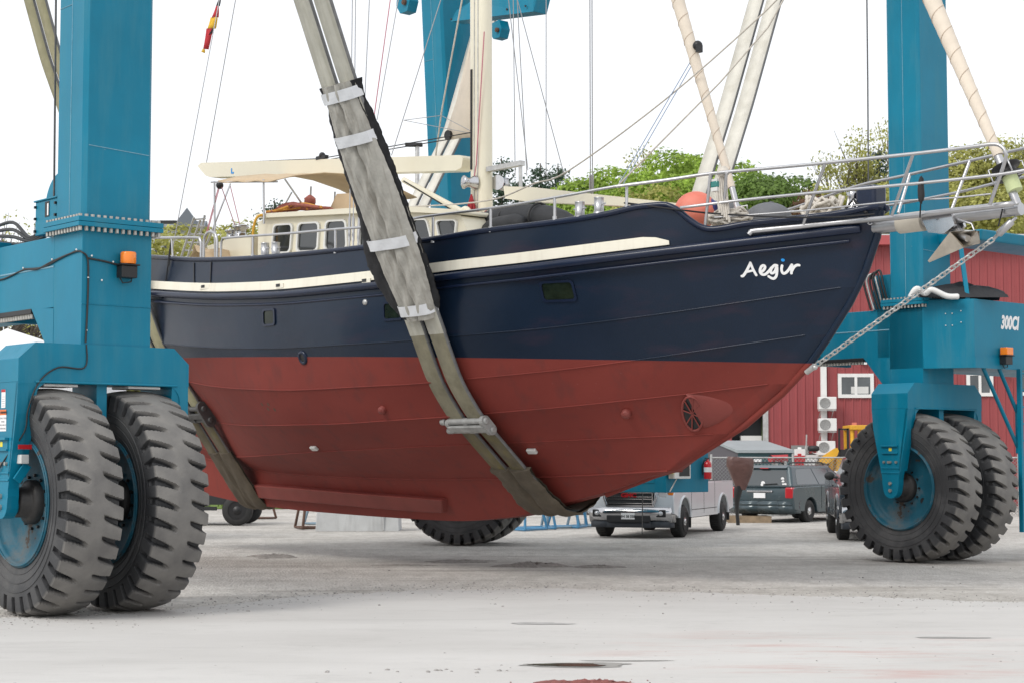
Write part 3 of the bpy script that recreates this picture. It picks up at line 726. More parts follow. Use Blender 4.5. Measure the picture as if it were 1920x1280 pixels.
# ------------------------------------------------------------------ the sailing yacht: local x forward, y to port, z up; hanging slightly bow down
HULL_END = {'cap': 5.0, 'rub': 4.81, 'ch1': 4.48, 'ch2': 3.9, 'ch3': 3.27, 'ch4': 2.3, 'garb': 1.45, 'keel': 1.0}
HULL_B = {'cap': ([-12.5, -11, -9, -7, -5, -3, -1, 1, 2.5, 5.0], [1.9, 2.15, 2.34, 2.48, 2.54, 2.53, 2.38, 1.93, 1.38, 0.14]), 'rub': ([-12.5, -11, -9, -7, -5, -3, -1, 1, 2.5, 4.81], [1.95, 2.2, 2.4, 2.53, 2.6, 2.58, 2.42, 1.9, 1.34, 0.14]), 'ch1': ([-12.5, -11, -9, -7, -5, -3, -1, 1, 2.5, 4.48], [1.5, 1.95, 2.2, 2.45, 2.56, 2.56, 2.32, 1.62, 1.06, 0.14]), 'ch2': ([-12.5, -11, -9, -7, -5, -3, -1, 1, 2.5, 3.9], [0.7, 1.2, 1.65, 2.15, 2.38, 2.36, 2.05, 1.37, 0.83, 0.14]), 'ch3': ([-12.5, -11, -9, -7, -5, -3, -1, 1, 2.5, 3.27], [0.25, 0.5, 1.0, 1.65, 2.0, 2.02, 1.68, 1.04, 0.46, 0.14]), 'ch4': ([-12.5, -11, -9, -7, -5, -3, -1, 1, 2.3], [0.14, 0.3, 0.65, 1.15, 1.45, 1.5, 1.14, 0.6, 0.14]), 'garb': ([-12.5, -11, -9, -7, -5, -3, -1, 1, 1.45], [0.12, 0.18, 0.33, 0.52, 0.66, 0.68, 0.5, 0.22, 0.14]), 'keel': ([-12.5, -11, -9, -7, -5, -3, -1, 1.0], [0.1, 0.1, 0.11, 0.14, 0.16, 0.16, 0.14, 0.11])}
HULL_Z = {'cap': ([-12.5, -9.004, -6.974, -4.949, -2.313, -1.213, 0.051, 1.202, 1.805, 2.301, 2.555, 2.723, 2.887, 3.049, 3.164, 3.603, 4.51, 5.0], [5.66, 5.285, 5.053, 4.918, 4.841, 4.833, 4.88, 4.915, 4.964, 5.035, 5.039, 4.972, 4.823, 4.709, 4.682, 4.732, 4.789, 4.86]), 'rub': ([-12.5, -8.5, -6.0, -4.0, -2.0, 0.0, 2.0, 4.81], [5.121, 4.641, 4.413, 4.321, 4.302, 4.346, 4.444, 4.657]), 'ch1': ([-12.5, -8.5, -6.0, -4.0, -2.0, 0.0, 2.0, 4.48], [4.211, 3.731, 3.534, 3.448, 3.429, 3.484, 3.616, 3.895]), 'ch2': ([-12.5, -8.5, -6.0, -4.0, -2.0, 0.0, 2.0, 3.9], [3.571, 3.091, 2.885, 2.812, 2.821, 2.913, 3.086, 3.328]), 'ch3': ([-12.5, -8.5, -6.0, -4.0, -2.0, 0.0, 2.0, 3.27], [2.866, 2.386, 2.296, 2.286, 2.333, 2.435, 2.594, 2.724]), 'ch4': ([-12.5, -8.5, -6.0, -4.0, -2.0, 0.0, 2.0, 2.3], [2.269, 1.789, 1.841, 1.89, 1.945, 2.007, 2.075, 2.086]), 'garb': ([-12.5, -8.5, -6.0, -4.0, -2.0, 0.0, 1.45], [2.031, 1.551, 1.46, 1.436, 1.454, 1.516, 1.587]), 'keel': ([-12.5, -10.8, -9, -7.1, -3.3, -2, -1.3, -0.55, 0.34, 1.0], [1.27, 1.09, 0.92, 0.84, 0.78, 0.86, 0.96, 1.13, 1.31, 1.49])}
STEM = ([0.342, 1.295, 2.293, 3.145, 3.885, 4.219, 4.564, 4.904, 4.99, 5.036], [1.316, 1.595, 1.965, 2.428, 2.98, 3.34, 3.758, 4.335, 4.594, 4.89])
def herm(xs, ys, x):
    n = len(xs)
    if x <= xs[0]: return ys[0] + (x - xs[0]) * (ys[1] - ys[0]) / (xs[1] - xs[0])
    if x >= xs[-1]: return ys[-1] + (x - xs[-1]) * (ys[-1] - ys[-2]) / (xs[-1] - xs[-2])
    i = 0
    while x > xs[i + 1]: i += 1
    def sl(k):
        if k == 0: return (ys[1] - ys[0]) / (xs[1] - xs[0])
        if k == n - 1: return (ys[-1] - ys[-2]) / (xs[-1] - xs[-2])
        a = (ys[k] - ys[k - 1]) / (xs[k] - xs[k - 1]); b = (ys[k + 1] - ys[k]) / (xs[k + 1] - xs[k])
        return 0.0 if a * b <= 0 else 2 * a * b / (a + b)
    h = xs[i + 1] - xs[i]; t = (x - xs[i]) / h
    return ((2*t**3 - 3*t*t + 1) * ys[i] + (t**3 - 2*t*t + t) * h * sl(i)
            + (-2*t**3 + 3*t*t) * ys[i + 1] + (t**3 - t*t) * h * sl(i + 1))
ROWS = ['cap', 'rub', 'ch1', 'ch2', 'ch3', 'ch4', 'garb', 'keel']
def half_breadth(row, s): return herm(HULL_B[row][0], HULL_B[row][1], s)
def row_height(row, s): return herm(HULL_Z[row][0], HULL_Z[row][1], s)
def stem_s(z): return herm(STEM[1], STEM[0], z)
HULL_T = [.8 * i / 44 for i in range(44)] + [.8 + .2 * i / 54 for i in range(55)]
def hull_rows():
    grid = []
    for r in ROWS:
        e = HULL_END[r]; line = []
        for t in HULL_T:
            s = -12.5 + (e + 12.5) * t
            line.append((s, max(.02, half_breadth(r, s)), row_height(r, s)))
        s, b, z = line[-1]; q = max(s + .02, stem_s(z))
        line.append((s + .7 * (q - s), b * .66, z)); line.append((q, .0, z + .0))
        grid.append(line)
    return grid

yacht = thing('sailing_yacht', (1.3, 25.5, 0), radians(-49), 'dark blue and red steel sailing yacht Aegir hanging in two slings', 'sailing yacht')
YM = Matrix.Translation((1.3, 25.5, 0)) @ Matrix.Rotation(radians(-49), 4, 'Z'); YMI = YM.inverted()

def hull_material():
    m = bpy.data.materials.new('hull paint'); m.use_nodes = True; n, l = m.node_tree.nodes, m.node_tree.links; p = n['Principled BSDF']
    tc = n.new('ShaderNodeTexCoord'); sp = n.new('ShaderNodeSeparateXYZ'); l.new(tc.outputs['Object'], sp.inputs[0])
    a = n.new('ShaderNodeMath'); a.operation = 'MULTIPLY_ADD'; a.inputs[1].default_value = .0425; l.new(sp.outputs['X'], a.inputs[0]); l.new(sp.outputs['Z'], a.inputs[2])
    g = n.new('ShaderNodeMapRange'); g.inputs[1].default_value = 3.133; g.inputs[2].default_value = 3.141; l.new(a.outputs[0], g.inputs[0])     # boot line: red antifouling below, navy enamel above
    def noise(scale, detail=6, sc=(1, 1, 1)):
        mp = n.new('ShaderNodeMapping'); mp.inputs['Scale'].default_value = sc; l.new(tc.outputs['Object'], mp.inputs[0])
        q = n.new('ShaderNodeTexNoise'); q.inputs['Scale'].default_value = scale; q.inputs['Detail'].default_value = detail; l.new(mp.outputs[0], q.inputs['Vector']); return q.outputs['Fac']
    def ramp(f, x, y, lo=0., hi=1.):
        q = n.new('ShaderNodeMapRange'); q.inputs[1].default_value = x; q.inputs[2].default_value = y; q.inputs[3].default_value = lo; q.inputs[4].default_value = hi; l.new(f, q.inputs[0]); return q.outputs[0]
    def mix(f, x, y):
        q = n.new('ShaderNodeMix'); q.data_type = 'RGBA'; l.new(f, q.inputs['Factor'])
        for k, v in (('A', x), ('B', y)):
            if isinstance(v, tuple): q.inputs[k].default_value = (*v, 1)
            else: l.new(v, q.inputs[k])
        return q.outputs['Result']
    red = mix(ramp(noise(1.1, 8, (.5, 1, 1)), .35, .68), (.178, .031, .024), (.215, .039, .030))
    red = mix(ramp(noise(5, 9, (1, 1, .25)), .54, .72, 0, .55), red, (.125, .034, .03))
    red = mix(ramp(noise(24, 4), .70, .76, 0, .5), red, (.25, .085, .075))
    navy = mix(ramp(noise(.8, 6), .3, .7), (.006, .014, .030), (.009, .019, .040))
    navy = mix(ramp(noise(3.0, 9, (.3, 1, 1.5)), .54, .74, 0, .6), navy, (.028, .020, .036))
    l.new(mix(g.outputs[0], red, navy), p.inputs['Base Color'])
    l.new(ramp(g.outputs[0], 0, 1, .62, .27), p.inputs['Roughness'])
    p.inputs['Specular IOR Level'].default_value = .26; l.new(ramp(g.outputs[0], 0, 1, 0, .06), p.inputs['Coat Weight']); p.inputs['Coat Roughness'].default_value = .12
    bp = n.new('ShaderNodeBump'); bp.inputs['Distance'].default_value = .012; l.new(noise(1.3, 2), bp.inputs['Height']); bp.inputs['Strength'].default_value = .7
    b2 = n.new('ShaderNodeBump'); b2.inputs['Distance'].default_value = .0015; l.new(noise(55, 3), b2.inputs['Height']); l.new(bp.outputs[0], b2.inputs['Normal'])
    l.new(b2.outputs[0], p.inputs['Normal'])
    return m
HULL = hull_material()
NAVY = mat('navy enamel', (.008, .015, .038), .27, var=.2, vscale=2, spec=.35, coat=.08)
RED_AF = mat('red antifouling', (.205, .040, .032), .6, var=.12, vscale=2)
DECK = mat('deck paint', (.50, .47, .40), .8, var=.1, vscale=3)
G = hull_rows()
b = MB()
for sg in (1, -1):
    rows = [[(s, -sg * u, z) for s, u, z in r] for r in G]
    for i in range(len(rows) - 1):
        pair = [rows[i], rows[i + 1]] if sg > 0 else [rows[i + 1], rows[i]]
        # one strip per strake, so each keeps its own smooth shading and the chines stay crisp
        k = 3; strip = [[tuple(Vector(p).lerp(Vector(q), t / k)) for p, q in zip(*pair)] for t in range(k + 1)]
        b.sheet(strip, 0)
    b.sheet([rows[-1], [(p[0], 0, p[2] - .005) for p in rows[-1]]] if sg > 0 else [[(p[0], 0, p[2] - .005) for p in rows[-1]], rows[-1]], 0)
star = [G[i][0] for i in range(len(G))]
tr = [(s, -u, z) for s, u, z in star] + [(s, u, z) for s, u, z in star[::-1]]
b.add(tr, [tuple(range(len(tr)))], 0)
for i in (2, 3, 4, 5, 6):       # weld beads along the chines
    for sg in (1, -1): b.tube([(s, -sg * (u + .002), z) for s, u, z in G[i][:-2]], .010 if i < 6 else .016, 6, 0)
hull = b.build('hull', HULL, yacht)
bvh = BVHTree.FromPolygons([Vector(v) for v in b.v], b.f)
def snap(s, z, off=.01, side=-1):
    """Point on the hull side, off metres proud of it, and the outward normal."""
    h = bvh.ray_cast(Vector((s, side * 8, z)), Vector((0, -side, 0)))
    if h[0] is None: return Vector((s, 0, z)), Vector((0, side, 0))
    nn = h[1].normalized()
    if nn.y * side < 0: nn = -nn
    return h[0] + nn * off, nn
def strip(pts, hh, off=.01):
    """Rows hugging the hull along (s, z) points, hh high upwards."""
    return [[snap(s, z, off)[0] for s, z in pts], [snap(s, z + h, off)[0] for (s, z), h in zip(pts, hh)]]
cap_line = [(s, u, z) for s, u, z in G[0]]
for sg in (1, -1):
    MB().tube([(s, -sg * u, z) for s, u, z in cap_line[:-1]], .040, 10).build('cap_rail', NAVY, yacht)
    rl = [(s, -sg * (u + .02), z - .05) for s, u, z in G[1][:-2]]
    q = MB(); q.tube(rl, .058, 10); q.tube([(s, -sg * (u * .992 + .012), z - .19) for s, u, z in G[1][:-4]], .022, 8)
    q.build('rub_rail', NAVY, yacht)
dk = [[(s, -u * .97, z + .06) for s, u, z in G[1][:-2]], [(s, 0, z + .12) for s, u, z in G[1][:-2]], [(s, u * .97, z + .06) for s, u, z in G[1][:-2]]]
MB().sheet(dk).build('deck', DECK, yacht)
inn = [[(s, -u * .975 + .03, z - .01) for s, u, z in G[0][:-2]], [(s, -u * .97 + .02, z + .05) for s, u, z in G[1][:-2]]]
MB().sheet(inn).sheet([[(p[0], -p[1], p[2]) for p in r] for r in inn]).build('bulwark_inside', CREAM, yacht)
# the raised stem bar
zz = [4.83, 4.5, 4.1, 3.7, 3.3, 2.98, 2.6, 2.2, 1.8, 1.5, 1.25]
MB().tube([(stem_s(z) - .02, 0, z) for z in zz], [.05] * 11, 10).build('stem_bar', HULL, yacht)
MB().box((4.86, 0, 4.98), (.30, .26, .34)).build('stem_post', NAVY, yacht, bevel=.04)
# cream stripe on the bulwark
S0, S1 = -12.3, 2.62
pts = [(S0 + (S1 - S0) * i / 90, 0) for i in range(91)]; pts = [(s, row_height('rub', s) + .03) for s, _ in pts]
hh = [.135 * (1 if i < 88 else (1, .82, .35)[i - 88]) + .004 for i in range(91)]
MB().sheet(strip(pts, hh, .020), 0, False).build('cream_stripe', STRIPE, yacht, solid=.016)
b = MB()
for q in ((-6.761, -2.532, 4.571), (-4.444, -2.59, 4.413), (-2.254, -2.543, 4.325)):
    p, n_ = snap(q[0], q[2], .03); b.box(p, (.30 if q[0] < -5 else .2, .02, .07), m=0); b.box(p + Vector((-.04, -.008, .012)), (.10, .02, .045), m=1)
b.build('scupper', [STRIPE, DARK], yacht)
MB().tube([snap(s, z, .008)[0] for s, z in ((-7.15, 4.56), (-7.2, 4.75), (-7.25, 5.02))], .012, 5).tube([snap(s, z, .008)[0] for s, z in ((-6.62, 4.52), (-6.64, 4.75), (-6.66, 4.98))], .012, 5).build('gate_seam', DARK, yacht)
# rectangular ports
def hull_plate(q, w, h, r, off, mb, m, depth=.0):
    n = rrect(w, h, r); ring = [snap(q[0] + x, q[2] + z, off)[0] for x, z in n]; mb.add(ring, [tuple(range(len(ring)))], m)
    return ring
for q, w, h in (((1.007, -1.77, 3.998), .44, .235), ((-4.793, -2.582, 3.954), .30, .22), ((-1.74, -2.473, 3.867), .34, .23)):
    mb = MB(); o1 = rrect(w + .05, h + .05, .05); o2 = rrect(w - .015, h - .015, .04)
    r1 = [snap(q[0] + x, q[2] + z, .004)[0] for x, z in o1]; r2 = [snap(q[0] + x, q[2] + z, .022)[0] for x, z in o1]; r3 = [snap(q[0] + x, q[2] + z, .022)[0] for x, z in o2]; r4 = [snap(q[0] + x, q[2] + z, .003)[0] for x, z in o2]
    mb.sheet([r + [r[0]] for r in (r1, r2, r3, r4)], 0, False); po = mb.build('porthole', NAVY, yacht)
    g_ = MB(); hull_plate(q, w - .02, h - .02, .035, .006, g_, 0); g_.build('glass', mat('green port glass', (.012, .017, .010), .12, var=.5, vscale=6, spec=.3) if 'green port glass' not in MATS else MATS['green port glass'], po)
# bow thruster tunnel with its fairing
q = (2.171, -0.389, 2.371); fr = MB(); rows = []
for i in range(11):
    t = i / 10; row = []
    for j in range(13):
        a = pi * j / 12; rr = .23 * (1 - .82 * t**1.5); s_ = q[0] + .05 + .54 * t; z_ = q[2] + .02 + .05 * t + rr * cos(a)
        p, n_ = snap(s_, z_, -.01); row.append(p + n_ * (.055 * sin(a) * (1 - t**1.6)))
    rows.append(row)
fr.sheet(rows); fr.build('thruster_fairing', RED_AF, yacht)
def oval(w, h, off, rot=radians(-28), k=28):
    o = []
    for i in range(k):
        a = 2 * pi * i / k; x, z = w * cos(a), h * sin(a); o.append(snap(q[0] + x * cos(rot) - z * sin(rot), q[2] + x * sin(rot) + z * cos(rot), off)[0])
    return o
th = MB(); th.add(oval(.11, .235, .022), [tuple(range(28))], 1); th.tube(oval(.12, .245, .024), .018, 6, 0, closed=True)
for a0, a1 in ((4, 18), (25, 11), (0, 14), (7, 21)):
    o = oval(.11, .235, .035); th.tube([o[a0], o[a1]], .010, 5, 0)
th.build('bow_thruster', [RED_AF, DARK], yacht)
# long bilge keel
top = [(-8.934, -0.248, 1.325), (-7.18, -0.39, 1.288), (-5.171, -0.486, 1.224), (-3.622, -0.473, 1.178), (-3.003, -0.452, 1.154)]; bot = [(-9.087, -0.148, 1.05), (-7.432, -0.217, 1.004), (-5.474, -0.262, 0.943), (-3.903, -0.252, 0.899), (-3.252, -0.251, 0.897)]
bk = MB(); rr = [[Vector(p) + Vector((0, .05, .0)) for p in spline(top, 5)], [Vector(p) + Vector((0, -.11, -.04)) for p in spline(top, 5)], [Vector(p) + Vector((0, -.10, .01)) for p in spline(bot, 5)], [Vector(p) + Vector((0, .05, .03)) for p in spline(bot, 5)]]
bk.sheet(rr, 0, False); bk.add([r[-1] for r in rr], [(0, 1, 2, 3)]); bk.add([r[0] for r in rr], [(3, 2, 1, 0)])
bk.build('bilge_keel', RED_AF, yacht, bevel=.02, fix=True)
for q, nm in (((-5.032, -1.543, 1.938), 'anode'), ((-0.522, -0.884, 1.88), 'anode')):
    p, n_ = snap(q[0], q[2], .02); an = MB(); R = n_.to_track_quat('Z', 'X').to_matrix(); an.box(p, (.09, .16, .05), R=R); an.build(nm, PLASTIC, yacht, bevel=.015)
for q, r in (((-2.47, -2.099, 2.488), .06), ((1.297, -0.778, 2.381), .07)):
    p, n_ = snap(q[0], q[2], -.01); MB().lathe([(r, 0), (r, .06), (r * .7, .085), (0, .09)], p, n_, 16).build('transducer', RED_AF, yacht)
q = (-3.954, -2.516, 3.294); p, n_ = snap(q[0], q[2], -.005); ex = MB(); ex.lathe([(.11, 0), (.11, .02), (.075, .035), (.06, .02)], p, n_, 24, 0, caps=False); ex.lathe([(.001, .015), (.066, .015)], p, n_, 16, 1, caps=False)
ex.build('exhaust_outlet', [NAVY, DARK], yacht)
q = (-2.32, -2.541, 4.025); p, n_ = snap(q[0], q[2], 0); MB().lathe([(.045, 0), (.04, .02), (0, .022)], p, n_, 16).build('skin_fitting', GALV, yacht)
b = MB()
for x, y in ((492, 757), (503, 757), (505, 766), (515, 767)):
    q = [0, 0, 0]
for q in ((-5.595, -2.186, 2.631), (-5.374, -2.208, 2.625), (-5.47, -2.144, 2.552), (-5.265, -2.157, 2.539)):
    p, n_ = snap(q[0], q[2], .003); b.lathe([(.001, .0), (.035, .001)], p, n_, 10, caps=False)
b.build('inlet_hole', RUST, yacht)
# the name on the bow, brushed strokes
def stroke(mb, pts, w, m=0):
    P = spline([(p[0], p[2], 0) for p in pts], 7); k = len(P); L, R_ = [], []
    for i, p in enumerate(P):
        d = (P[min(i + 1, k - 1)] - P[max(i - 1, 0)]).normalized(); nn = Vector((-d.y * .93, d.x, 0)); ww = w * (.88 if i in (0, k - 1) else 1) / 2
        L.append(snap(p.x + nn.x * ww, p.y + nn.y * ww, .006)[0]); R_.append(snap(p.x - nn.x * ww, p.y - nn.y * ww, .006)[0])
    mb.sheet([L, R_], m)
    for p in (P[0], P[-1]):
        o = [snap(p.x + .96 * w / 2 * cos(2 * pi * i / 12), p.y + w / 2 * sin(2 * pi * i / 12), .0065)[0] for i in range(12)]; mb.add(o, [tuple(range(12))], m)
nm = MB(); W_ = .032
stroke(nm, [(3.384, -0.761, 4.082), (3.403, -0.752, 4.088), (3.451, -0.745, 4.146), (3.512, -0.741, 4.238)], W_)
stroke(nm, [(3.513, -0.742, 4.244), (3.528, -0.709, 4.163), (3.55, -0.674, 4.089)], W_)
stroke(nm, [(3.442, -0.745, 4.13), (3.48, -0.727, 4.139), (3.522, -0.707, 4.147)], W_ * .85)
stroke(nm, [(3.611, -0.651, 4.12), (3.647, -0.64, 4.148), (3.669, -0.639, 4.184), (3.657, -0.652, 4.205), (3.627, -0.663, 4.189), (3.603, -0.661, 4.14), (3.61, -0.645, 4.1), (3.648, -0.622, 4.091), (3.697, -0.606, 4.126), (3.742, -0.596, 4.174)], W_)
stroke(nm, [(3.807, -0.568, 4.198), (3.777, -0.585, 4.2), (3.737, -0.595, 4.161), (3.72, -0.592, 4.118), (3.736, -0.579, 4.104), (3.77, -0.567, 4.126), (3.801, -0.567, 4.185), (3.795, -0.555, 4.132), (3.774, -0.547, 4.066), (3.742, -0.557, 4.037), (3.713, -0.574, 4.045), (3.689, -0.593, 4.066)], W_)
stroke(nm, [(3.863, -0.536, 4.193), (3.848, -0.53, 4.143), (3.856, -0.513, 4.099), (3.886, -0.498, 4.101), (3.929, -0.485, 4.14), (3.972, -0.479, 4.198)], W_)
stroke(nm, [(3.975, -0.477, 4.198), (3.963, -0.469, 4.145), (3.951, -0.461, 4.095)], W_)
stroke(nm, [(3.962, -0.463, 4.125), (3.994, -0.458, 4.17), (4.028, -0.447, 4.192), (4.054, -0.432, 4.191)], W_)
q = (3.884, -0.544, 4.262); nm.add([snap(q[0] + .022 * cos(2 * pi * i / 14), q[2] + .019 * sin(2 * pi * i / 14), .007)[0] for i in range(14)], [tuple(range(14))], 1)
nm.build('name_lettering', [WHITE_TXT, BLUE_TXT], yacht)

# ---- deck house
wh = MB(); prof = [(-7.133, -1.3, 5.79), (-6.901, -1.3, 5.849), (-3.957, -1.3, 5.612), (-2.855, -1.3, 5.512), (-1.642, -1.3, 5.344), (-1.443, -1.3, 5.039)]
prof = [(p[0], -1.3, p[2]) for p in prof]; prof += [(prof[-1][0], -1.3, 4.3), (prof[0][0], -1.3, 4.5)]
house = wh.prism(prof, (0, 2.6, 0)).build('deck_house', CREAM, yacht, bevel=.04)
tl = [(p[0], p[2]) for p in prof[1:5]]
rf = MB(); rf.prism([(tl[0][0] - .12, -1.42, tl[0][1])] + [(a, -1.42, c) for a, c in tl[1:3]] + [(tl[3][0] + .06, -1.42, tl[3][1])] + [(tl[3][0] + .06, -1.42, tl[3][1] + .07)] + [(a, -1.42, c + .09) for a, c in tl[1:3][::-1]] + [(tl[0][0] - .12, -1.42, tl[0][1] + .07)], (0, 2.84, 0))
rf.build('roof', CREAM, house, bevel=.03)
def window(c4, rad=.16, fr_=.035, y=-1.302):
    A_, B_, C_, D_ = [Vector((p[0], y, p[2])) for p in c4]; out = rrect(1, 1, rad)
    def mp(x, z, yy): u, v = x + .5, .5 - z; p = (A_ * (1 - u) + B_ * u) * (1 - v) + (D_ * (1 - u) + C_ * u) * v; p.y = yy; return p
    g1 = [mp(x * 1.16, z * 1.13, y) for x, z in out]; g2 = [mp(x * 1.16, z * 1.13, y - .035) for x, z in out]; g3 = [mp(x, z, y - .035) for x, z in out]; g4 = [mp(x, z, y - .006) for x, z in out]
    w = MB(); w.sheet([g + [g[0]] for g in (g1, g2, g3, g4)], 0, False); f = w.build('window', WHITE, house)
    MB().add(g4, [tuple(range(len(g4)))]).build('pane', GLASS, f)
window([(-6.587, -1.3, 5.68), (-6.072, -1.3, 5.647), (-6.129, -1.3, 5.203), (-6.645, -1.3, 5.24)])
window([(-5.851, -1.3, 5.633), (-5.294, -1.3, 5.595), (-5.334, -1.3, 5.159), (-5.892, -1.3, 5.191)])
window([(-5.052, -1.3, 5.588), (-4.547, -1.3, 5.554), (-4.513, -1.3, 5.111), (-5.092, -1.3, 5.146)])
window([(-4.112, -1.3, 5.518), (-3.899, -1.3, 5.504), (-3.895, -1.3, 5.089), (-4.137, -1.3, 5.094)])
window([(-2.774, -1.3, 5.381), (-2.445, -1.3, 5.355), (-2.326, -1.3, 5.043), (-2.759, -1.3, 5.067)])
window([(-2.186, -1.3, 5.312), (-1.729, -1.3, 5.274), (-1.766, -1.3, 5.038), (-2.108, -1.3, 5.063)], .2)
# aft cockpit coaming and gear
co = MB(); pts = [(-9.282, -0.9, 5.76), (-8.701, -0.9, 5.811), (-7.822, -0.9, 5.782)]; co.prism([(pts[0][0], -1.0, 4.7), (pts[0][0], -1.0, pts[0][2] - .15), (pts[1][0], -1.0, pts[1][2] - .15), (pts[2][0], -1.0, pts[2][2] - .1), (pts[2][0], -1.0, 4.7)], (0, 2.0, 0))
co.build('cockpit_coaming', CREAM, yacht, bevel=.06)
def cyl(name, p, r, h, m, extra=True):
    b = MB(); p = Vector(p)
    b.lathe([(r, 0), (r, h)] if not extra else [(r * 1.1, 0), (r * 1.1, h * .2), (r * .78, h * .35), (r * .78, h * .72), (r * 1.15, h * .85), (r * 1.05, h), (0, h)], p, (0, 0, 1), 20)
    return b.build(name, m, yacht)
cyl('winch', (-8.483, -0.8, 5.644), .13, .28, CHROME); cyl('winch', (-8.805, -0.8, 5.674), .10, .20, CHROME)
for q in ((-5.072, -2.54, 4.963), (-4.768, -2.54, 4.944), (1.412, -1.803, 4.971), (1.681, -1.707, 5.009)):
    b = MB(); q = Vector(q) + Vector((0, .05, -.03)); b.lathe([(.075, 0), (.075, .03), (.065, .03), (.065, .21), (.07, .22), (0, .22)], q, (0, 0, 1), 18); b.tube([q + Vector((-.12, 0, .13)), q + Vector((.12, 0, .13))], .012, 6)
    b.build('bollard', STEEL, yacht)
cv = MB()
rows = []
for i in range(9):
    rows.append([Vector((-9.0 + .09 * i + .02 * sin(j), -1.6 + .2 * j, 5.12 + .42 * sin(pi * min(1, (i + 1) / 9)) * (.8 + .2 * cos(i * 2.1 + j)))) for j in range(6)])
cv.sheet(rows); cv.build('winch_cover', BEIGE_TARP, yacht, solid=.01)
# bimini
z0 = (-8.138, -1.5, 6.61)[2]; z1 = z0 - .20; sa, sb_ = (-8.138, -1.5, 6.629)[0], -6.3
rows = [[Vector((sa + (sb_ - sa) * i / 14, y, z0 + (z1 - z0) * i / 14 + .26 * (1 - (y / 1.5)**2) - .03 * abs(sin(i * pi / 4.7)))) for y in (-1.5, -1.1, -.5, 0, .5, 1.1, 1.5)] for i in range(15)]
MB().sheet(rows).build('bimini', BEIGE_TARP, yacht, solid=.015)
fl = MB(); a_, c_ = (-6.216, -0.3, 6.284), (-5.595, -0.3, 6.231); d_, e_ = (-6.467, -0.3, 5.996), (-5.715, -0.3, 5.935)
fl.add([a_, c_, e_, d_], [(0, 1, 2, 3)]); fl.build('spray_flap', BEIGE_TARP, yacht, solid=.015)
for p, q, r in (((-8.326, -1.45, 6.638), (-8.28, -1.45, 5.27), .018), ((-6.747, -1.45, 6.477), (-6.718, -1.45, 5.717), .018), ((-8.32, 0.6, 6.751), (-8.348, 0.6, 6.279), .018), ((-6.173, -1.4, 6.422), (-6.187, -1, 5.993), .016), ((-8.843, -0.8, 6.719), (-8.626, -1.3, 5.808), .016), ((-9.845, 1.2, 6.877), (-10.209, 1.2, 6.543), .016), ((-8.122, 1, 6.67), (-8.152, 1, 6.355), .016), ((-8.434, -1.45, 6.632), (-6.322, -1.45, 6.389), .016)):
    MB().tube([p, q], r, 8).build('bimini_pole', STEEL, yacht)
b = MB()
for p, q in (((-8.555, -1.2, 6.595), (-8.446, -1.6, 5.405)), ((-8.591, -1.2, 6.6), (-8.378, -1.6, 5.607)), ((-8.842, -0.8, 6.67), (-8.506, -0.8, 5.916)), ((-8.501, -1.2, 6.589), (-8.666, -0.8, 5.932))): b.tube([p, q], .008, 5)
b.build('sheet_line', PINK, yacht)
MB().ball((-8.555, -1.2, 6.615), .07, 10, 8).build('block', DARK, yacht)
# ladder frames stowed on the aft deck
lf = MB()
for o in (0, 12, 26):
    pass
for p, q in (((-9.859, -1.2, 5.445), (-9.423, -1.2, 6.129)), ((-9.631, -1.2, 5.425), (-9.198, -1.2, 6.067)), ((-9.705, -1, 5.447), (-9.385, -1, 6.183)), ((-9.48, -1, 5.447), (-9.013, -1, 5.988))): lf.tube([p, q], .022, 8)
for a_, c_ in (((-9.786, -1.2, 5.556), (-9.595, -1, 5.555)), ((-9.694, -1.2, 5.696), (-9.485, -1, 5.683)), ((-9.603, -1.2, 5.834), (-9.414, -1, 5.833)), ((-9.531, -1.2, 5.974), (-9.362, -1, 5.975)), ((-9.459, -1.2, 6.094), (-9.346, -1, 6.12))): lf.tube([a_, c_], .016, 8)
lf.build('folded_ladder', GALV, yacht)
# ---- rails
def rail(name, pts, r=.020, m=STEEL, sm=4): return MB().tube(spline(pts, sm), r, 8).build(name, m, yacht)
rail('stern_rail', [(-9.46, -2.302, 5.671), (-7.952, -2.423, 5.517), (-7.206, -2.47, 5.442), (-7.074, -2.477, 5.403), (-7.035, -2.478, 5.3), (-7.03, -2.479, 5.094)], .024)
rail('stern_rail', [(-6.939, -2.483, 5.086), (-6.928, -2.483, 5.379), (-6.839, -2.487, 5.478), (-6.695, -2.493, 5.49), (-6.55, -2.499, 5.431), (-6.494, -2.501, 5.293), (-6.488, -2.502, 5.046)], .024)
rail('side_rail', [(-6.365, -2.507, 5.034), (-6.352, -2.507, 5.253), (-6.301, -2.509, 5.327), (-6.127, -2.516, 5.336), (-4.356, -2.539, 5.232), (-3.221, -2.532, 5.18), (-2.291, -2.502, 5.138), (-1.487, -2.433, 5.156), (-1.075, -2.388, 5.17), (0.077, -2.178, 5.18), (1.084, -1.906, 5.241), (1.951, -1.605, 5.322), (2.611, -1.332, 5.356)], .020)
for p, q in (((-5.36, -2.537, 5.27), (-5.355, -2.537, 4.953)), ((-8.116, -2.411, 5.525), (-8.065, -2.415, 5.179)), ((-3.098, -2.531, 5.168), (-3.094, -2.531, 4.838)), ((-0.948, -2.374, 5.143), (-0.947, -2.374, 4.81)), ((0.077, -2.178, 5.173), (0.077, -2.178, 4.878)), ((1.084, -1.906, 5.234), (1.083, -1.906, 4.939)), ((2.093, -1.548, 5.318), (2.091, -1.549, 5.015))):
    b = MB(); b.tube([p, q], .020, 8); b.tube([Vector(q) + Vector((0, 0, -.03)), Vector(q) + Vector((0, 0, .05))], .03, 8); b.build('stanchion', STEEL, yacht)
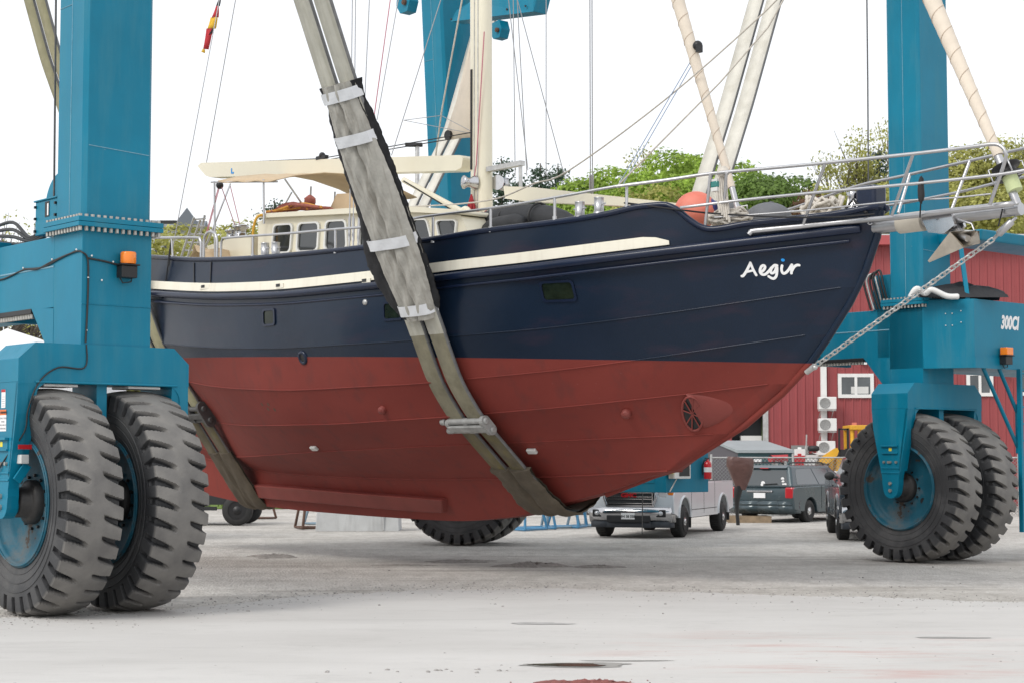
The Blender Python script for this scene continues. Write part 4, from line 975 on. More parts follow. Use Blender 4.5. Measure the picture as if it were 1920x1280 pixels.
rail('bow_rail', [(2.048, -1.7, 5.3), (2.657, -1.38, 5.345), (3.21, -1.15, 5.385), (4, -0.95, 5.377), (4.784, -0.8, 5.361), (5.954, -0.62, 5.34), (6.684, -0.52, 5.336), (6.929, -0.48, 5.339), (7.042, -0.46, 5.307), (7.103, -0.45, 5.214), (7.053, -0.42, 5.089), (6.924, -0.36, 4.896), (6.767, -0.28, 4.68)], .022)
rail('bow_rail', [(2.872, -1.36, 4.962), (3.002, -1.25, 4.979), (3.508, -1, 5.016), (4.596, -0.78, 5.016), (5.941, -0.58, 4.99), (6.966, -0.42, 4.989), (7.339, -0.35, 5.012)], .019)
rail('bow_rail', [(3.186, -1.05, 4.833), (4.316, -0.72, 4.826), (5.61, -0.5, 4.825), (6.297, -0.4, 4.796), (6.81, -0.32, 4.796)], .010)
rail('bow_rail', [(1.924, 1, 5.172), (2.644, 0.9, 5.147), (3.466, 0.75, 5.226), (4.202, 0.66, 5.309), (4.881, 0.6, 5.333), (5.818, 0.52, 5.376), (6.347, 0.48, 5.401), (6.829, 0.46, 5.431)], .020)
rail('bow_rail', [(2.596, 0.9, 5.145), (3.675, 0.6, 5.031), (4.717, 0.5, 4.965), (5.797, 0.45, 5.001), (6.363, 0.4, 5.041), (6.963, 0.35, 5.072)], .018)
for p, q in (((3.21, -1.15, 5.378), (3.065, -1.1, 4.717)), ((4.784, -0.8, 5.354), (4.265, -0.6, 4.675)), ((5.954, -0.62, 5.333), (5.425, -0.34, 4.691)), ((5.027, 0.58, 5.34), (5.016, 0.34, 4.823)), ((5.97, 0.5, 5.374), (5.858, 0.28, 4.781)), ((3.987, 0.7, 5.24), (4, 0.6, 4.954)), ((3.072, 0.85, 5.163), (3.111, 0.8, 4.994)), ((3.438, -1.1, 5.369), (3.288, -1, 4.869))):
    MB().tube([p, q], .020, 8).build('stanchion', STEEL, yacht)
toe = [(3.593, -0.858, 4.59), (3.617, -0.845, 4.616), (3.666, -0.819, 4.634), (4.168, -0.545, 4.662), (4.698, -0.259, 4.694), (5.435, -0.27, 4.67), (6.243, -0.22, 4.673), (6.907, -0.18, 4.674), (6.953, -0.12, 4.687)]
b = MB(); b.tube(spline(toe, 4), .036, 10); b.build('toe_rail', STEEL, yacht)
# bowsprit with roller, anchor
bs = MB(); b0, b1 = Vector((4.761, -0, 4.63)), Vector((7.001, -0, 4.631))
bs.tube([b0, b0.lerp(b1, .3), b1], [.095, .09, .075], 16); bs.tube([Vector((4.757, 0.2, 4.702)), Vector((6.828, 0.16, 4.715))], .03, 10); bs.build('bowsprit', STEEL, yacht)
MB().tube([b0.lerp(b1, .24), b0.lerp(b1, .40)], .125, 18).build('bowsprit_pad', mat('pale chafe pad', (.50, .46, .39), .85, var=.1, vscale=5), yacht)
pl = MB()
for y in (-.13, .06):
    pl.prism([(p[0], y, p[2]) for p in ((5.691, -0, 4.668), (6.127, -0, 4.661), (6.176, -0, 4.515), (6.024, -0, 4.428), (5.796, -0, 4.463))], (0, .05, 0))
pl.lathe([(.07, -.12), (.04, 0), (.07, .12)], Vector((5.95, -0, 4.538)) , (0, 1, 0), 16); pl.build('bow_roller', CHROME, yacht, bevel=.006)
an = MB()
tip, hl_, tr_, br_, bl_ = Vector((5.704, -0, 4.127)), Vector((6.158, -0.18, 4.425)), Vector((6.494, -0.12, 4.416)), Vector((6.547, -0.16, 4.27)), Vector((6.251, -0.05, 4.249))
rid = Vector((5.979, 0.15, 4.367)); far = Vector((6.022, 0.2, 4.496))
an.add([tip, hl_, tr_, br_, bl_, rid, far], [(0, 4, 5, 1), (1, 5, 4, 3, 2), (0, 1, 6), (1, 2, 6), (0, 6, 5), (6, 2, 3)])
an.build('anchor', mat('stainless anchor', (.60, .55, .47), .3, .8, var=.15, vscale=5), yacht, solid=.03)
MB().tube([(5.936, -0, 4.597), (6.101, -0, 4.516), (6.201, -0.05, 4.406), (6.339, -0.1, 4.338)], [.05, .05, .045, .04], 10).tube([(6.202, -0.1, 4.58), (6.394, -0.1, 4.51), (6.429, -0.1, 4.424)], .013, 6).build('anchor_shank', STEEL, yacht)
def chain(name, p0, p1, link, wire, m, parent, sag=0.):
    p0, p1 = Vector(p0), Vector(p1); L = (p1 - p0).length; n = max(2, int(L / link)); d = (p1 - p0).normalized()
    a = d.cross(Vector((0, 0, 1))).normalized(); c = d.cross(a); b = MB()
    for i in range(n):
        t = (i + .5) / n; o = p0.lerp(p1, t) + Vector((0, 0, -sag * 4 * t * (1 - t))); w = (a if i % 2 else c); w = (w * .85 + (c if i % 2 else a) * .5).normalized()
        hl2, hw = link * .68, link * .30
        b.tube([o + d * (hl2 - hw) * sx + (d * hw * sx * cos(f) + w * hw * sin(f) * sx) for sx in (1, -1) for f in [radians(-90 + 45 * k_) for k_ in range(5)]], wire, 5, closed=True)
    return b.build(name, m, parent)
pA, pB, pC = (6.928, -0, 4.54), (6.615, -0, 4.314), (3.884, -0, 2.911)
chain('bobstay_chain', pB, pC, .075, .0105, GALV, yacht)
tb = MB(); v0, v1 = Vector(pA), Vector(pB); tb.tube([v0, v0.lerp(v1, .15), v0.lerp(v1, .2), v0.lerp(v1, .75), v0.lerp(v1, .8), v1], [.02, .02, .045, .045, .02, .02], 10); tb.build('turnbuckle', STEEL, yacht)
MB().tube([Vector((3.796, -0, 2.867)), Vector((3.937, -0, 2.944))], .04, 10).ball((3.977, -0.05, 2.92), .035, 8, 6).build('bobstay_shackle', GALV, yacht)
b = MB(); b.prism([(p[0], -.03, p[2]) for p in ((3.893, -0, 2.911), (3.6, -0, 2.77), (3.51, -0, 2.704), (3.691, -0, 2.919))], (0, .06, 0)); b.build('bobstay_lug', RED_AF, yacht)
# chain from the windlass over the bow
chain('anchor_chain', (4.678, -0.1, 4.98), (4.959, -0.15, 4.651), .07, .011, CHROME, yacht)
MB().lathe([(.09, 0), (.1, .06), (.06, .12), (.06, .2), (.09, .26), (0, .28)], Vector((4.581, -0, 4.838)), (0, 0, 1), 16).build('windlass', CHROME, yacht)
b = MB(); b.tube([(4.632, -0.3, 4.791), (4.662, -0.1, 4.995), (4.942, -0.2, 4.781)], .02, 6); b.build('windlass_strop', ROPE_BLK, yacht)
# furled headsails
def furl(name, p0, p1, r0, r1, m):
    p0, p1 = Vector(p0), Vector(p1); n = 60; b = MB()
    pts = [p0.lerp(p1, i / n) for i in range(n + 1)]; b.tube(pts, [(r0 + (r1 - r0) * i / n) * (1 + .018 * sin(i * 1.9)) for i in range(n + 1)], 14, 0)
    d = (p1 - p0).normalized(); a = d.orthogonal().normalized(); c = d.cross(a); L = (p1 - p0).length; hel = []
    for i in range(int(L * 60)):
        t = i / (L * 60); f = t * L * 2 * pi / .30; rr = (r0 + (r1 - r0) * t) * 1.02; hel.append(p0.lerp(p1, t) + (a * cos(f) + c * sin(f)) * rr)
    b.tube(hel, .0045, 4, 1); return b.build(name, m, yacht)
SEAM = mat('sail edge seam', (.52, .42, .33), .85)
furl('furled_jib', (6.708, -0, 5.293), (5.669, -0, 7.652), .060, .112, [SAIL, SEAM])
furl('furled_staysail', (2.542, -0, 5.401), (1.475, -0, 8.417), .050, .098, [SAIL, SEAM])
MB().tube([(2.653, -0, 5.056), (2.542, -0, 5.416)], .04, 10).build('stay_foil', STEEL, yacht); MB().tube([(6.952, -0, 4.68), (6.694, -0, 5.307)], .05, 12).build('stay_foil', STEEL, yacht)
p = Vector((6.826, -0, 5.089)); dd = (Vector((6.694, -0, 5.307)) - Vector((6.952, -0, 4.68))).normalized()
fd = MB(); fd.lathe([(.17, -.07), (.17, -.05), (.1, -.04), (.1, .04), (.17, .05), (.17, .07)], p, dd, 24, 0); fd.lathe([(.09, -.26), (.09, -.07)], p, dd, 18, 1)
for k_ in range(4):
    a = dd.orthogonal().normalized(); a = Matrix.Rotation(k_ * pi / 2, 3, dd) @ a; fd.tube([p + dd * -.07 + a * .1, p + dd * -.08 + a * .2, p + dd * .08 + a * .2, p + dd * .09 + a * .08], .011, 6, 2)
fd.build('furling_drum', [DARK, mat('pale green sleeve', (.55, .62, .33), .6), STEEL], yacht)
p = Vector((2.738, -0, 5.018)); fd = MB(); fd.lathe([(.12, -.05), (.07, -.03), (.07, .03), (.12, .05)], p, (0, 0, 1), 18, 0); fd.tube([p + Vector((-.13, -.02, .1)), p + Vector((.12, -.05, .1)), p + Vector((.13, -.05, -.1)), p + Vector((-.12, -.02, -.1))], .012, 6, 1, closed=True)
fd.build('furling_drum', [DARK, WHITE], yacht)
# ---- mast, booms, sail
m0, m1 = Vector((-2.699, -0, 5.438)), Vector((-2.759, -0, 9.55))
b = MB(); o = rrect(.38, .24, .10)
lo = [(m0.x + x, y, 4.4) for x, y in o]; hi = [(m1.x + x, y, 12.6) for x, y in o]; n = len(o)
b.add(lo + hi, [(i, (i + 1) % n, n + (i + 1) % n, n + i) for i in range(n)], 0, True); b.add(hi, [tuple(range(n))])
mast = b.build('mast', CREAM, yacht)
def mx(z): return m0.x + (m1.x - m0.x) * (z - 4.4) / 8.2
b = MB()
for dx in (-.02, .07): b.bx(mx(8.5) + dx - .008, mx(8.5) + dx + .008, -.128, -.119, 4.6, 12.5)
b.build('track', GALV, mast)
b = MB(); b.bx(mx(7.6) - .11, mx(7.6) - .075, -.137, -.12, 6.3, 7.9); b.build('slot', DARK, mast)
bo = MB(); bp = [(-11.128, -0, 7.406), (-10.991, -0, 7.452), (-3.111, -0, 6.569), (-3.017, -0, 6.522), (-3.057, -0, 6.364), (-3.204, -0, 6.331), (-10.671, -0, 7.132), (-10.828, -0, 7.182)]
bo.prism([(p[0], -.13, p[2]) for p in bp], (0, .26, 0)); boom = bo.build('boom', CREAM, yacht, bevel=.04)
b = MB(); b.tube([(-10.746, -0.1, 7.409), (-7.024, -0.1, 7.021), (-2.634, -0.1, 6.893)], .009, 5); b.tube([(-6.77, -0.05, 6.984), (-3.497, -0.05, 6.882)], .009, 5); b.tube([(-10.829, -0.05, 7.415), (-6.132, -0.05, 6.874)], .009, 5); b.build('outhaul_line', ROPE_BLK, yacht)
b = MB(); b.box((-6.959, -0.1, 7.031), (.28, .08, .06)); b.ball((-6.959, -0.1, 7.069), .06, 8, 6); b.build('block', DARK, yacht)
b = MB(); b.box((-9.882, -0.135, 7.153), (.03, .006, .10)); b.box(Vector((-9.862, -0.135, 7.111)) + Vector((.03, 0, 0)), (.06, .006, .03)); b.build('boom_mark', BLUE_TXT, boom)
cb = MB(); cp = [(-2.057, -0, 5.947), (-1.364, -0, 5.85), (1.733, -0, 5.258), (1.834, -0, 5.21), (0.584, -0, 5.353), (-1.486, -0, 5.643), (-2.019, -0, 5.751)]
cb.prism([(p[0], -.11, p[2]) for p in cp], (0, .22, 0)); cb.build('staysail_boom', CREAM, yacht, bevel=.03)
sl = MB(); e0 = [Vector(p) for p in ((-3.183, 0.2, 8.627), (-3.426, 0.2, 8.145), (-3.644, 0.2, 7.565), (-3.836, 0.2, 7.127), (-3.655, 0.2, 6.925))]; e1 = [Vector(p) for p in ((-3.129, 0.2, 8.617), (-3.128, 0.2, 8.094), (-3.127, 0.2, 7.485), (-3.126, 0.2, 7.026), (-3.126, 0.2, 6.913))]
sl.sheet([[a.lerp(c, t / 4) + Vector((0, .05 * sin(t + i), 0)) for t in range(5)] for i, (a, c) in enumerate(zip(e0, e1))]); sl.build('mainsail_clew', SAIL, yacht, solid=.01)
b = MB(); b.lathe([(.08, -.03), (.08, .03)], Vector((-3.732, 0.15, 7.009)), (0, 1, 0), 14); b.build('block', DARK, yacht)
b = MB(); b.bx(mx(6.2) + .19, mx(6.2) + 1.0, -.07, .03, (-2.108, -0, 6.237)[2], (-2.108, -0, 6.312)[2]); b.tube([(mx(6.2) + .95, -.02, (-2.108, -0, 6.279)[2]), (mx(6.2) + .97, -.02, 5.0)], .03, 8); b.build('radar_bracket', GALV, mast)
for q, s_ in (((-2.705, -0.16, 6.074), 1), ((-2.473, 0.16, 6.08), -1)):
    b = MB(); b.lathe([(.12, 0), (.11, .05), (.075, .10), (.075, .15), (.11, .2), (.10, .22), (.04, .24), (0, .24)], Vector((q[0], -.12 * s_, q[2])), (-.35, -s_, 0), 20); b.build('mast_winch', CHROME, mast)
b = MB(); b.bx(mx(5.4) - .02, mx(5.4) + .02, -.30, -.26, 4.5, 5.35); b.build('rope_clutch', STEEL, mast)
for i, (a_, c_) in enumerate((((-2.722, -0.2, 5.886), (-2.799, -0.2, 5.388)), ((-2.358, -0.2, 5.586), (-2.383, -0.2, 5.388)))):
    b = MB(); r_ = random.Random(i); a_, c_ = Vector(a_), Vector(c_)
    for k_ in range(7):
        o = Vector((r_.uniform(-.07, .07), r_.uniform(-.05, .05), 0)); b.tube([a_, a_.lerp(c_, .4) + o, c_ + o * 1.3, a_.lerp(c_, .5) + o * 1.8, a_], .013, 5)
    b.build('halyard_coil', ROPE_RED, yacht)
b = MB(); o = [Vector((-2.028, -0.9, 5.275)) + Vector((.14 * cos(f), 0, .24 * sin(f))) for f in [2 * pi * i / 20 for i in range(20)]]
b.tube(o, .05, 8, 0, closed=True); b.add([p + Vector((0, .03, 0)) for p in o], [tuple(range(20))], 1); b.tube([Vector((-2.028, -0.9, 5.088)), Vector((-2.028, -0.9, 5.21))], .12, 12, 0); b.build('cowl_vent', [CREAM, DARK], yacht)
b = MB()
for i in range(9):
    b.tube([Vector((-2.067, -0.7, 5.272)) + Vector((.13 * cos(f) + .02 * i * .3, .02 * i, .22 * sin(f))) for f in [2 * pi * k_ / 18 for k_ in range(18)]], .012, 5, closed=True)
b.build('rope_coil', ROPE_RED, yacht)
# deck boom crutch and canvas edges between sling and mast
b = MB(); b.tube([(-4.338, -0.3, 6.298), (-2.81, -0.3, 5.608)], .05, 10, 0); b.tube([(-4.077, -0.5, 6.229), (-2.671, -0.5, 5.542)], .012, 6, 1); b.build('spinnaker_pole', [CREAM, ROPE_BLK], yacht)
# ---- rigging
def wires(name, lst, r, m):
    b = MB()
    for pts in lst: b.tube(pts, r, 5)
    return b.build(name, m, yacht)
b0 = 'cap-0.05'
for p, q in (((-2.816, -2.477, 4.865), (-4.828, -1, 9.539)), ((-2.726, -2.474, 4.857), (-4.739, -1, 9.52)), ((-2.676, -2.422, 4.873), (-4.613, -0.8, 9.53)), ((-2.222, 1.9, 5.994), (-1.274, 1, 9.164)), ((-2.172, 1.9, 5.988), (-1.226, 1, 9.154))):
    b = MB(); p, q = Vector(p), Vector(q); b.tube([p, q], .009, 5); b.tube([p, p.lerp(q, .02), p.lerp(q, .03), p.lerp(q, .10), p.lerp(q, .11)], [.014, .014, .022, .022, .012], 8); b.build('shroud', WIRE, yacht)
for p, q in (((-9.496, -1.6, 5.499), (-9.683, -0.5, 10.63)), ((-11.011, -0, 7.465), (-9.923, -0, 10.769))): wires('backstay', [[p, q]], .009, WIRE)
for p, q in (((-3.747, -1, 6.547), (-3.127, -0.4, 9.295)), ((-4.269, -0.9, 7.209), (-4.171, -0.5, 9.492)), ((-2.522, 1.2, 6.306), (-2.294, 1, 9.374)), ((-3.282, 1.2, 6.399), (-2.99, 0.9, 9.5)), ((-2.269, 1.4, 6.21), (-2.646, 0.6, 9.375)), ((-2.764, 1, 6.314), (-2.567, 0.6, 9.359)), ((-2.512, 0.8, 6.349), (-2.687, 0.5, 9.366))): wires('halyard', [[p, q]], .008, WIRE)
wires('halyard', [[(-4.342, -0.9, 7.307), (-4.402, -0.5, 9.54)]], .009, PINK)
wires('halyard', [[(-2.485, -0.14, 8.443), (-2.653, -0.16, 6.347), (-2.744, -0.16, 6.02)]], .010, PINK)
wires('halyard', [[(-4.142, 0.2, 6.664), (-3.727, -0, 7.376), (-2.889, -0.2, 9.282)]], .015, ROPE)
wires('spreader_lift', [[(-4.737, -0, 7.383), (-3.74, -0, 7.316), (-2.886, -0, 6.907)], [(-4.737, -0, 7.383), (-2.885, -0, 6.89)]], .006, WIRE)
wires('sheet', [spline([(-2.985, -1.2, 5.627), (-2.182, -0.9, 5.609), (-1.481, -0.7, 5.639), (-0.924, -0.5, 5.811), (-0.254, -0.4, 5.938), (1.529, -0.2, 6.749), (3.211, -0, 7.72), (3.536, -0, 7.992)], 5)], .012, ROPE)
wires('sheet', [[(1.129, -0.8, 5.485), (2.617, -0.3, 6.783), (3.208, -0, 7.469), (3.58, -0, 7.912)]], .012, ROPE)
wires('sheet', [[(1.161, -0.8, 5.496), (1.823, -0, 7.277)], [(1.244, -0.8, 5.487), (1.852, -0, 7.227)]], .007, BLUE_LINE)
b = MB(); b.ball((1.981, -0.05, 7.436), .07, 10, 8); b.box((2.039, -0.08, 7.377), (.06, .08, .1)); b.build('block', DARK, yacht)
wires('lashing', [spline([(1.693, -0.9, 5.162), (2.013, -1.5, 5.106), (2.815, -1.3, 4.946), (3.187, -1.05, 4.882), (3.994, -0.85, 4.774), (4.641, -0.5, 4.732), (5.064, -0.2, 4.755)], 4)], .012, ROPE_BLK)
wires('lashing', [[(5.996, -0.55, 5.005), (5.971, -0.5, 4.823), (5.807, -0.3, 4.629)]], .010, ROPE_BLK); wires('lashing', [[(6.818, -0.1, 4.642), (6.756, -0.1, 4.442)]], .010, ROPE_BLK)
MB().ball((6.009, -0.55, 4.909), (.04, .04, .16), 8, 8, noise=.4).build('lashing_knot', ROPE_BLK, yacht)
wires('lashing', [[(-8.117, -2.411, 5.543), (-8.133, -2.44, 5.312), (-8.184, -2.466, 4.854), (-8.382, -2.44, 4.502)], [(-8.116, -2.411, 5.525), (-8.126, -2.46, 5.034)]], .012, ROPE_BLK)
# side light on the rail
sl_ = MB().box((3.254, -1.08, 5.181), (.11, .11, .05)).box((3.255, -1.08, 5.298), (.11, .11, .03)).build('side_light', PLASTIC, yacht)
MB().box((3.255, -1.08, 5.243), (.12, .12, .09)).build('lens', GREEN_LENS, sl_, bevel=.02)

# ------------------------------------------------------------------ gear lying on the deck, each a thing of its own
def on_deck(name, p, label, cat, group=None): return thing(name, YM @ Vector(p), radians(-49), label, cat, group)
p = (2.386, -0.55, 5.019)
t = on_deck('buoy', p, 'large faded red round buoy with blue end behind the stepped bulwark', 'buoy')
bb = MB(); bb.ball((0, 0, .02), (.30, .27, .27), 28, 18); bb.build('float', BUOY, t)
MB().lathe([(.12, .262), (.10, .280), (.07, .298), (.045, .32), (.04, .36), (0, .365)], (0, 0, .0), (1, .35, .35), 24, caps=False).build('eye_end', BUOY_BLUE, t)
for p, r, lb in (((2.301, 0.2, 5.082), .23, 'round grey fender behind the red buoy'), ((3.176, -0, 4.901), .30, 'domed grey fender lying alone near the bow')):
    t = MB().ball((0, 0, 0), (r * 1.1, r, r * .75), 24, 14).lathe([(.03, .6 * r), (.03, .8 * r)], (0, 0, 0), (.3, 0, 1), 8).build('fender', FENDER, None, loc=YM @ Vector(p)); t.rotation_euler.z = radians(-49); tag(t, lb, 'fender', 'grey fenders on the foredeck')
def coil(p, R, r, n, seed, label, zr=.5):
    b = MB(); q = random.Random(seed)
    for i in range(n):
        a, c = q.uniform(.5, 1) * R, q.uniform(-.12, .12); ph = q.uniform(0, 6.3)
        b.tube([Vector((a * cos(f) * (1 + .08 * sin(3 * f + ph)), a * .8 * sin(f), .02 + R * zr * q.uniform(.0, .6) + c * sin(f + ph))) for f in [2 * pi * k_ / 20 for k_ in range(20)]], r, 6, closed=True)
    o = b.build('rope_coil', ROPE, None, loc=YM @ Vector(p)); o.rotation_euler.z = radians(-49); tag(o, label, 'rope', 'mooring ropes on the foredeck')
coil((3.172, -0.75, 4.779), .32, .02, 12, 1, 'coiled beige mooring rope beside the red buoy')
coil((3.988, 0.1, 4.882), .30, .025, 14, 2, 'heap of beige anchor rope in front of the windlass', .8)
b = MB()
for i in range(5): b.tube(spline([Vector((.02 * i, .01 * i, 0)), Vector((.03 * i - .04, 0, -.22)), Vector((.03 * i, .02, -.50 - .03 * i))], 5), .018, 6)
b.ball((.04, 0, .02), (.09, .07, .07), 10, 8, noise=.4); o = b.build('hanging_rope', ROPE, None, loc=YM @ Vector((3.311, -1.08, 5.38))); tag(o, 'bundle of beige rope knotted over the bow rail above the buoy', 'rope', 'mooring ropes on the foredeck')
t = on_deck('dinghy_bag', (-0.991, -0.6, 5.173), 'rolled black inflatable dinghy lashed on deck in front of the mast', 'dinghy')
b = MB(); b.tube(spline([(-1.15, 0, -.05), (-1.0, 0, .03), (-.5, 0, .10), (.1, 0, .07), (.7, 0, .0), (1.15, 0, -.1)], 5), [.12, .17, .2, .22, .23, .24, .25, .25, .25, .25, .26, .26, .26, .26, .26, .25, .25, .24, .23, .22, .2, .18, .15, .12, .09, .06][:26], 16); b.build('main_roll', NAVY_FENDER, t)
b = MB(); b.tube(spline([(-.55, -.28, -.08), (-.3, -.3, -.03), (.1, -.3, -.02), (.3, -.28, -.06)], 5), [.08, .13, .15, .16, .16, .17, .17, .17, .17, .17, .17, .16, .15, .14, .12, .08], 14); b.build('side_roll', NAVY_FENDER, t)
b = MB()
for x in (-.95, -.32, .38): b.tube([(x, .24 * cos(f) - .04, .06 + .24 * sin(f)) for f in [2 * pi * k_ / 20 for k_ in range(20)]], .018, 5, closed=True)
b.build('strap', DARK, t)
b = MB(); r_ = random.Random(9)
for i in range(16):
    y0 = r_.uniform(-.2, .2); b.tube(spline([Vector((r_.uniform(-.9, -.5), y0, .03 + r_.uniform(0, .08))), Vector((r_.uniform(-.3, 0), y0 + r_.uniform(-.15, .15), .08 + r_.uniform(0, .1))), Vector((r_.uniform(.1, .4), y0 + r_.uniform(-.15, .15), .06 + r_.uniform(0, .12))), Vector((r_.uniform(.5, .85), y0, .02))], 6), .020, 6, 0 if i % 4 else 1)
b.ball((.3, 0, .2), (.11, .10, .09), 12, 8, 0, noise=.3)
o = b.build('rope_pile', [mat('faded red rope', (.34, .11, .085), .9, var=.3, vscale=12), mat('orange rope', (.62, .30, .06), .9)], None, loc=YM @ Vector((-6.46, -0.9, 5.904))); o.rotation_euler.z = radians(-49); tag(o, 'tangle of faded red rope lying on the deck house roof', 'rope')
b = MB(); b.tube(spline([Vector((0, 0, 0)), Vector((-.14, -.15, -.05)), Vector((-.18, -.2, -.4)), Vector((-.1, -.2, -.95)), Vector((0, -.15, -1.2))], 6), .022, 8)
o = b.build('yellow_hose', YELLOW, None, loc=YM @ Vector((-6.726, -1.35, 5.881))); o.rotation_euler.z = radians(-49); tag(o, 'yellow hose hanging down the aft corner of the deck house', 'hose')
# ensign, hanging limp from the backstay
t = on_deck('ensign', YMI @ Vector((-5.724, 33.5, 9.999)), 'limp black, red and gold flag hanging from the backstay', 'flag')
fm = MB(); TI = (YM.to_3x3().inverted()); base = Vector((-5.724, 33.5, 9.999))
def fp(p, o=0): return TI @ (Vector(p) - base) + Vector((0, o, 0))
R0 = [[(-5.649, 33.5, 10.657), (-5.678, 33.5, 10.511), (-5.688, 33.5, 10.448)], [(-5.659, 33.5, 10.595), (-5.699, 33.5, 10.469), (-5.719, 33.5, 10.469)]]
bands = [(((-5.639, 33.5, 10.678), (-5.618, 33.5, 10.678)), ((-5.719, 33.5, 10.469), (-5.668, 33.5, 10.469)), 2), (((-5.719, 33.5, 10.469), (-5.668, 33.5, 10.469)), ((-5.82, 33.5, 10.25), (-5.686, 33.5, 10.25)), 0), (((-5.82, 33.5, 10.25), (-5.686, 33.5, 10.25)), ((-5.9, 33.5, 10.03), (-5.735, 33.5, 10.03)), 1), (((-5.9, 33.5, 10.03), (-5.776, 33.5, 10.03)), ((-5.977, 33.5, 9.634), (-5.874, 33.5, 9.623)), 0), (((-5.786, 33.5, 10.03), (-5.755, 33.5, 10.03)), ((-5.836, 33.5, 9.905), (-5.816, 33.5, 9.905)), 2), (((-5.977, 33.5, 9.634), (-5.926, 33.5, 9.623)), ((-5.997, 33.5, 9.592), (-5.945, 33.5, 9.55)), 1)]
for (a0, a1), (c0, c1), m_ in bands:
    a0, a1, c0, c1 = Vector(a0), Vector(a1), Vector(c0), Vector(c1)
    fm.sheet([[fp((a0.lerp(a1, u / 4)).lerp(c0.lerp(c1, u / 4), v / 3), .025 * sin(u * 1.6 + v * .5)) for u in range(5)] for v in range(4)], m_)
fm.build('cloth', [FLAG_RED, FLAG_GOLD, FLAG_BLK], t, solid=.008)

# ------------------------------------------------------------------ the two lifting slings
def hull_section(s, off):
    """Convex outline of the starboard section at station s, from the rail down to the keel, off metres proud."""
    pts = []
    for r in ROWS: pts.append((-(half_breadth(r, s) + (.07 if r == 'rub' else 0)), row_height(r, s)))
    pts.append((0, row_height('keel', s) - .01)); return pts
def hull_wrap(pts, top):
    """Outer hull of the points, walking from the free top point down to the keel (a taut strap)."""
    P = [top] + pts; out = [P[0]]; i = 0
    while i < len(P) - 1:
        best, bj = None, i + 1
        for j in range(i + 1, len(P)):
            a = atan2(P[j][1] - P[i][1], P[j][0] - P[i][0])         # direction of travel; the most outward one is the smallest turn
            a = a % (2 * pi)
            if best is None or a < best: best, bj = a, j
        out.append(P[bj]); i = bj
    return out
def resample(path, step=.12):
    out = [Vector(path[0])]
    for a, c in zip(path, path[1:]):
        a, c = Vector(a), Vector(c); n = max(1, int((c - a).length / step))
        out += [a.lerp(c, i / n) for i in range(1, n + 1)]
    return out
def ease(P, k=3):
    for _ in range(k): P = [P[0]] + [(P[i - 1] + P[i] * 2 + P[i + 1]) / 4 for i in range(1, len(P) - 1)] + [P[-1]]
    return P
def normals(P):
    N = []
    for i in range(len(P)):
        d = (P[min(i + 1, len(P) - 1)] - P[max(i - 1, 0)]).normalized(); N.append(Vector((d.y, -d.x)))     # in the (y, z) plane, away from the hull
    return N
def band(name, P, N, s, mats, parent, w, off, th, s_base=0.):
    """Flat webbing along the path: outer face, inner face and darker edges."""
    b = MB(); k = len(P)
    for mi, (sa, sb_, oa, ob) in enumerate(((s - w / 2, s + w / 2, off + th, off + th), (s + w / 2, s - w / 2, off, off), (s - w / 2, s - w / 2, off, off + th), (s + w / 2, s + w / 2, off + th, off))):
        b.sheet([[(sa, *(P[i] + N[i] * oa)) for i in range(k)], [(sb_, *(P[i] + N[i] * ob)) for i in range(k)]], 0 if mi < 2 else 1)
    return b.build(name, mats, parent, fix=True)
def sling(s0, tops, ports, label, dz, w):
    t = thing('lifting_sling', YM @ Vector((s0, 0, 0)), radians(-49), label, 'sling', 'lifting slings under the yacht')
    sec = hull_section(s0, 0)
    stb = hull_wrap(sec, tops[-1]); prt = [(-y, z) for y, z in hull_wrap(sec, (-ports[0][0], ports[0][1]))][::-1]
    P = ease(resample(tops[:-1] + stb + prt[1:] + ports[1:]), 3); N = normals(P)
    tag_i = [i for i in range(len(P))]
    return t, P, N
def cut(P, N, test):
    idx = [i for i, p in enumerate(P) if test(p, i)]
    return [P[i] for i in idx], [N[i] for i in idx]
yz = lambda q: (q[1], q[2])
# -- near sling
tops = [yz((-1, -4.469, 8.199)), yz((-1, -4.354, 7.928)), yz((-1, -3.914, 6.86))]; ports = [yz((-1, 3.31, 5.994)), yz((-1, 4.014, 7.579)), yz((-1, 4.949, 9.908))]
t, P, N = sling(-1.0, tops, ports, 'forward grey sling with felt sleeve and white tape under the yacht', 0, .34)
kz = min(range(len(P)), key=lambda i: P[i].y)
il = min((i for i in range(kz)), key=lambda i: abs(P[i].y - 2.28))
for ds in (-.215, .215):
    p, n = P[:il + 1], N[:il + 1]; k1 = max(i for i in range(len(p)) if p[i].y > 3.5)
    band('strap', p[:k1 + 1], n[:k1 + 1], ds, [WEB, WEB_EDGE], t, .33, .03, .055)
    band('strap', p[k1:], n[k1:], ds, [mat('olive webbing', (.235, .215, .15), .9, var=.2, vscale=4, bump=.004, bscale=60, dirt=(.13, .115, .07), dirt_amt=.7, dirt_scale=2.5) if 'olive webbing' not in MATS else MATS['olive webbing'], WEB_EDGE], t, .31, .03, .055)
    band('strap', P[il:kz + 6], N[il:kz + 6], ds, [WEB_OLD, WEB_EDGE], t, .28, .03, .05)
    i2 = max(i for i in range(len(P)) if P[i].y < 3.0 or i < kz)
    band('strap', P[kz + 5:], N[kz + 5:], ds, [SAILW, WEB_EDGE], t, .33, .03, .05)
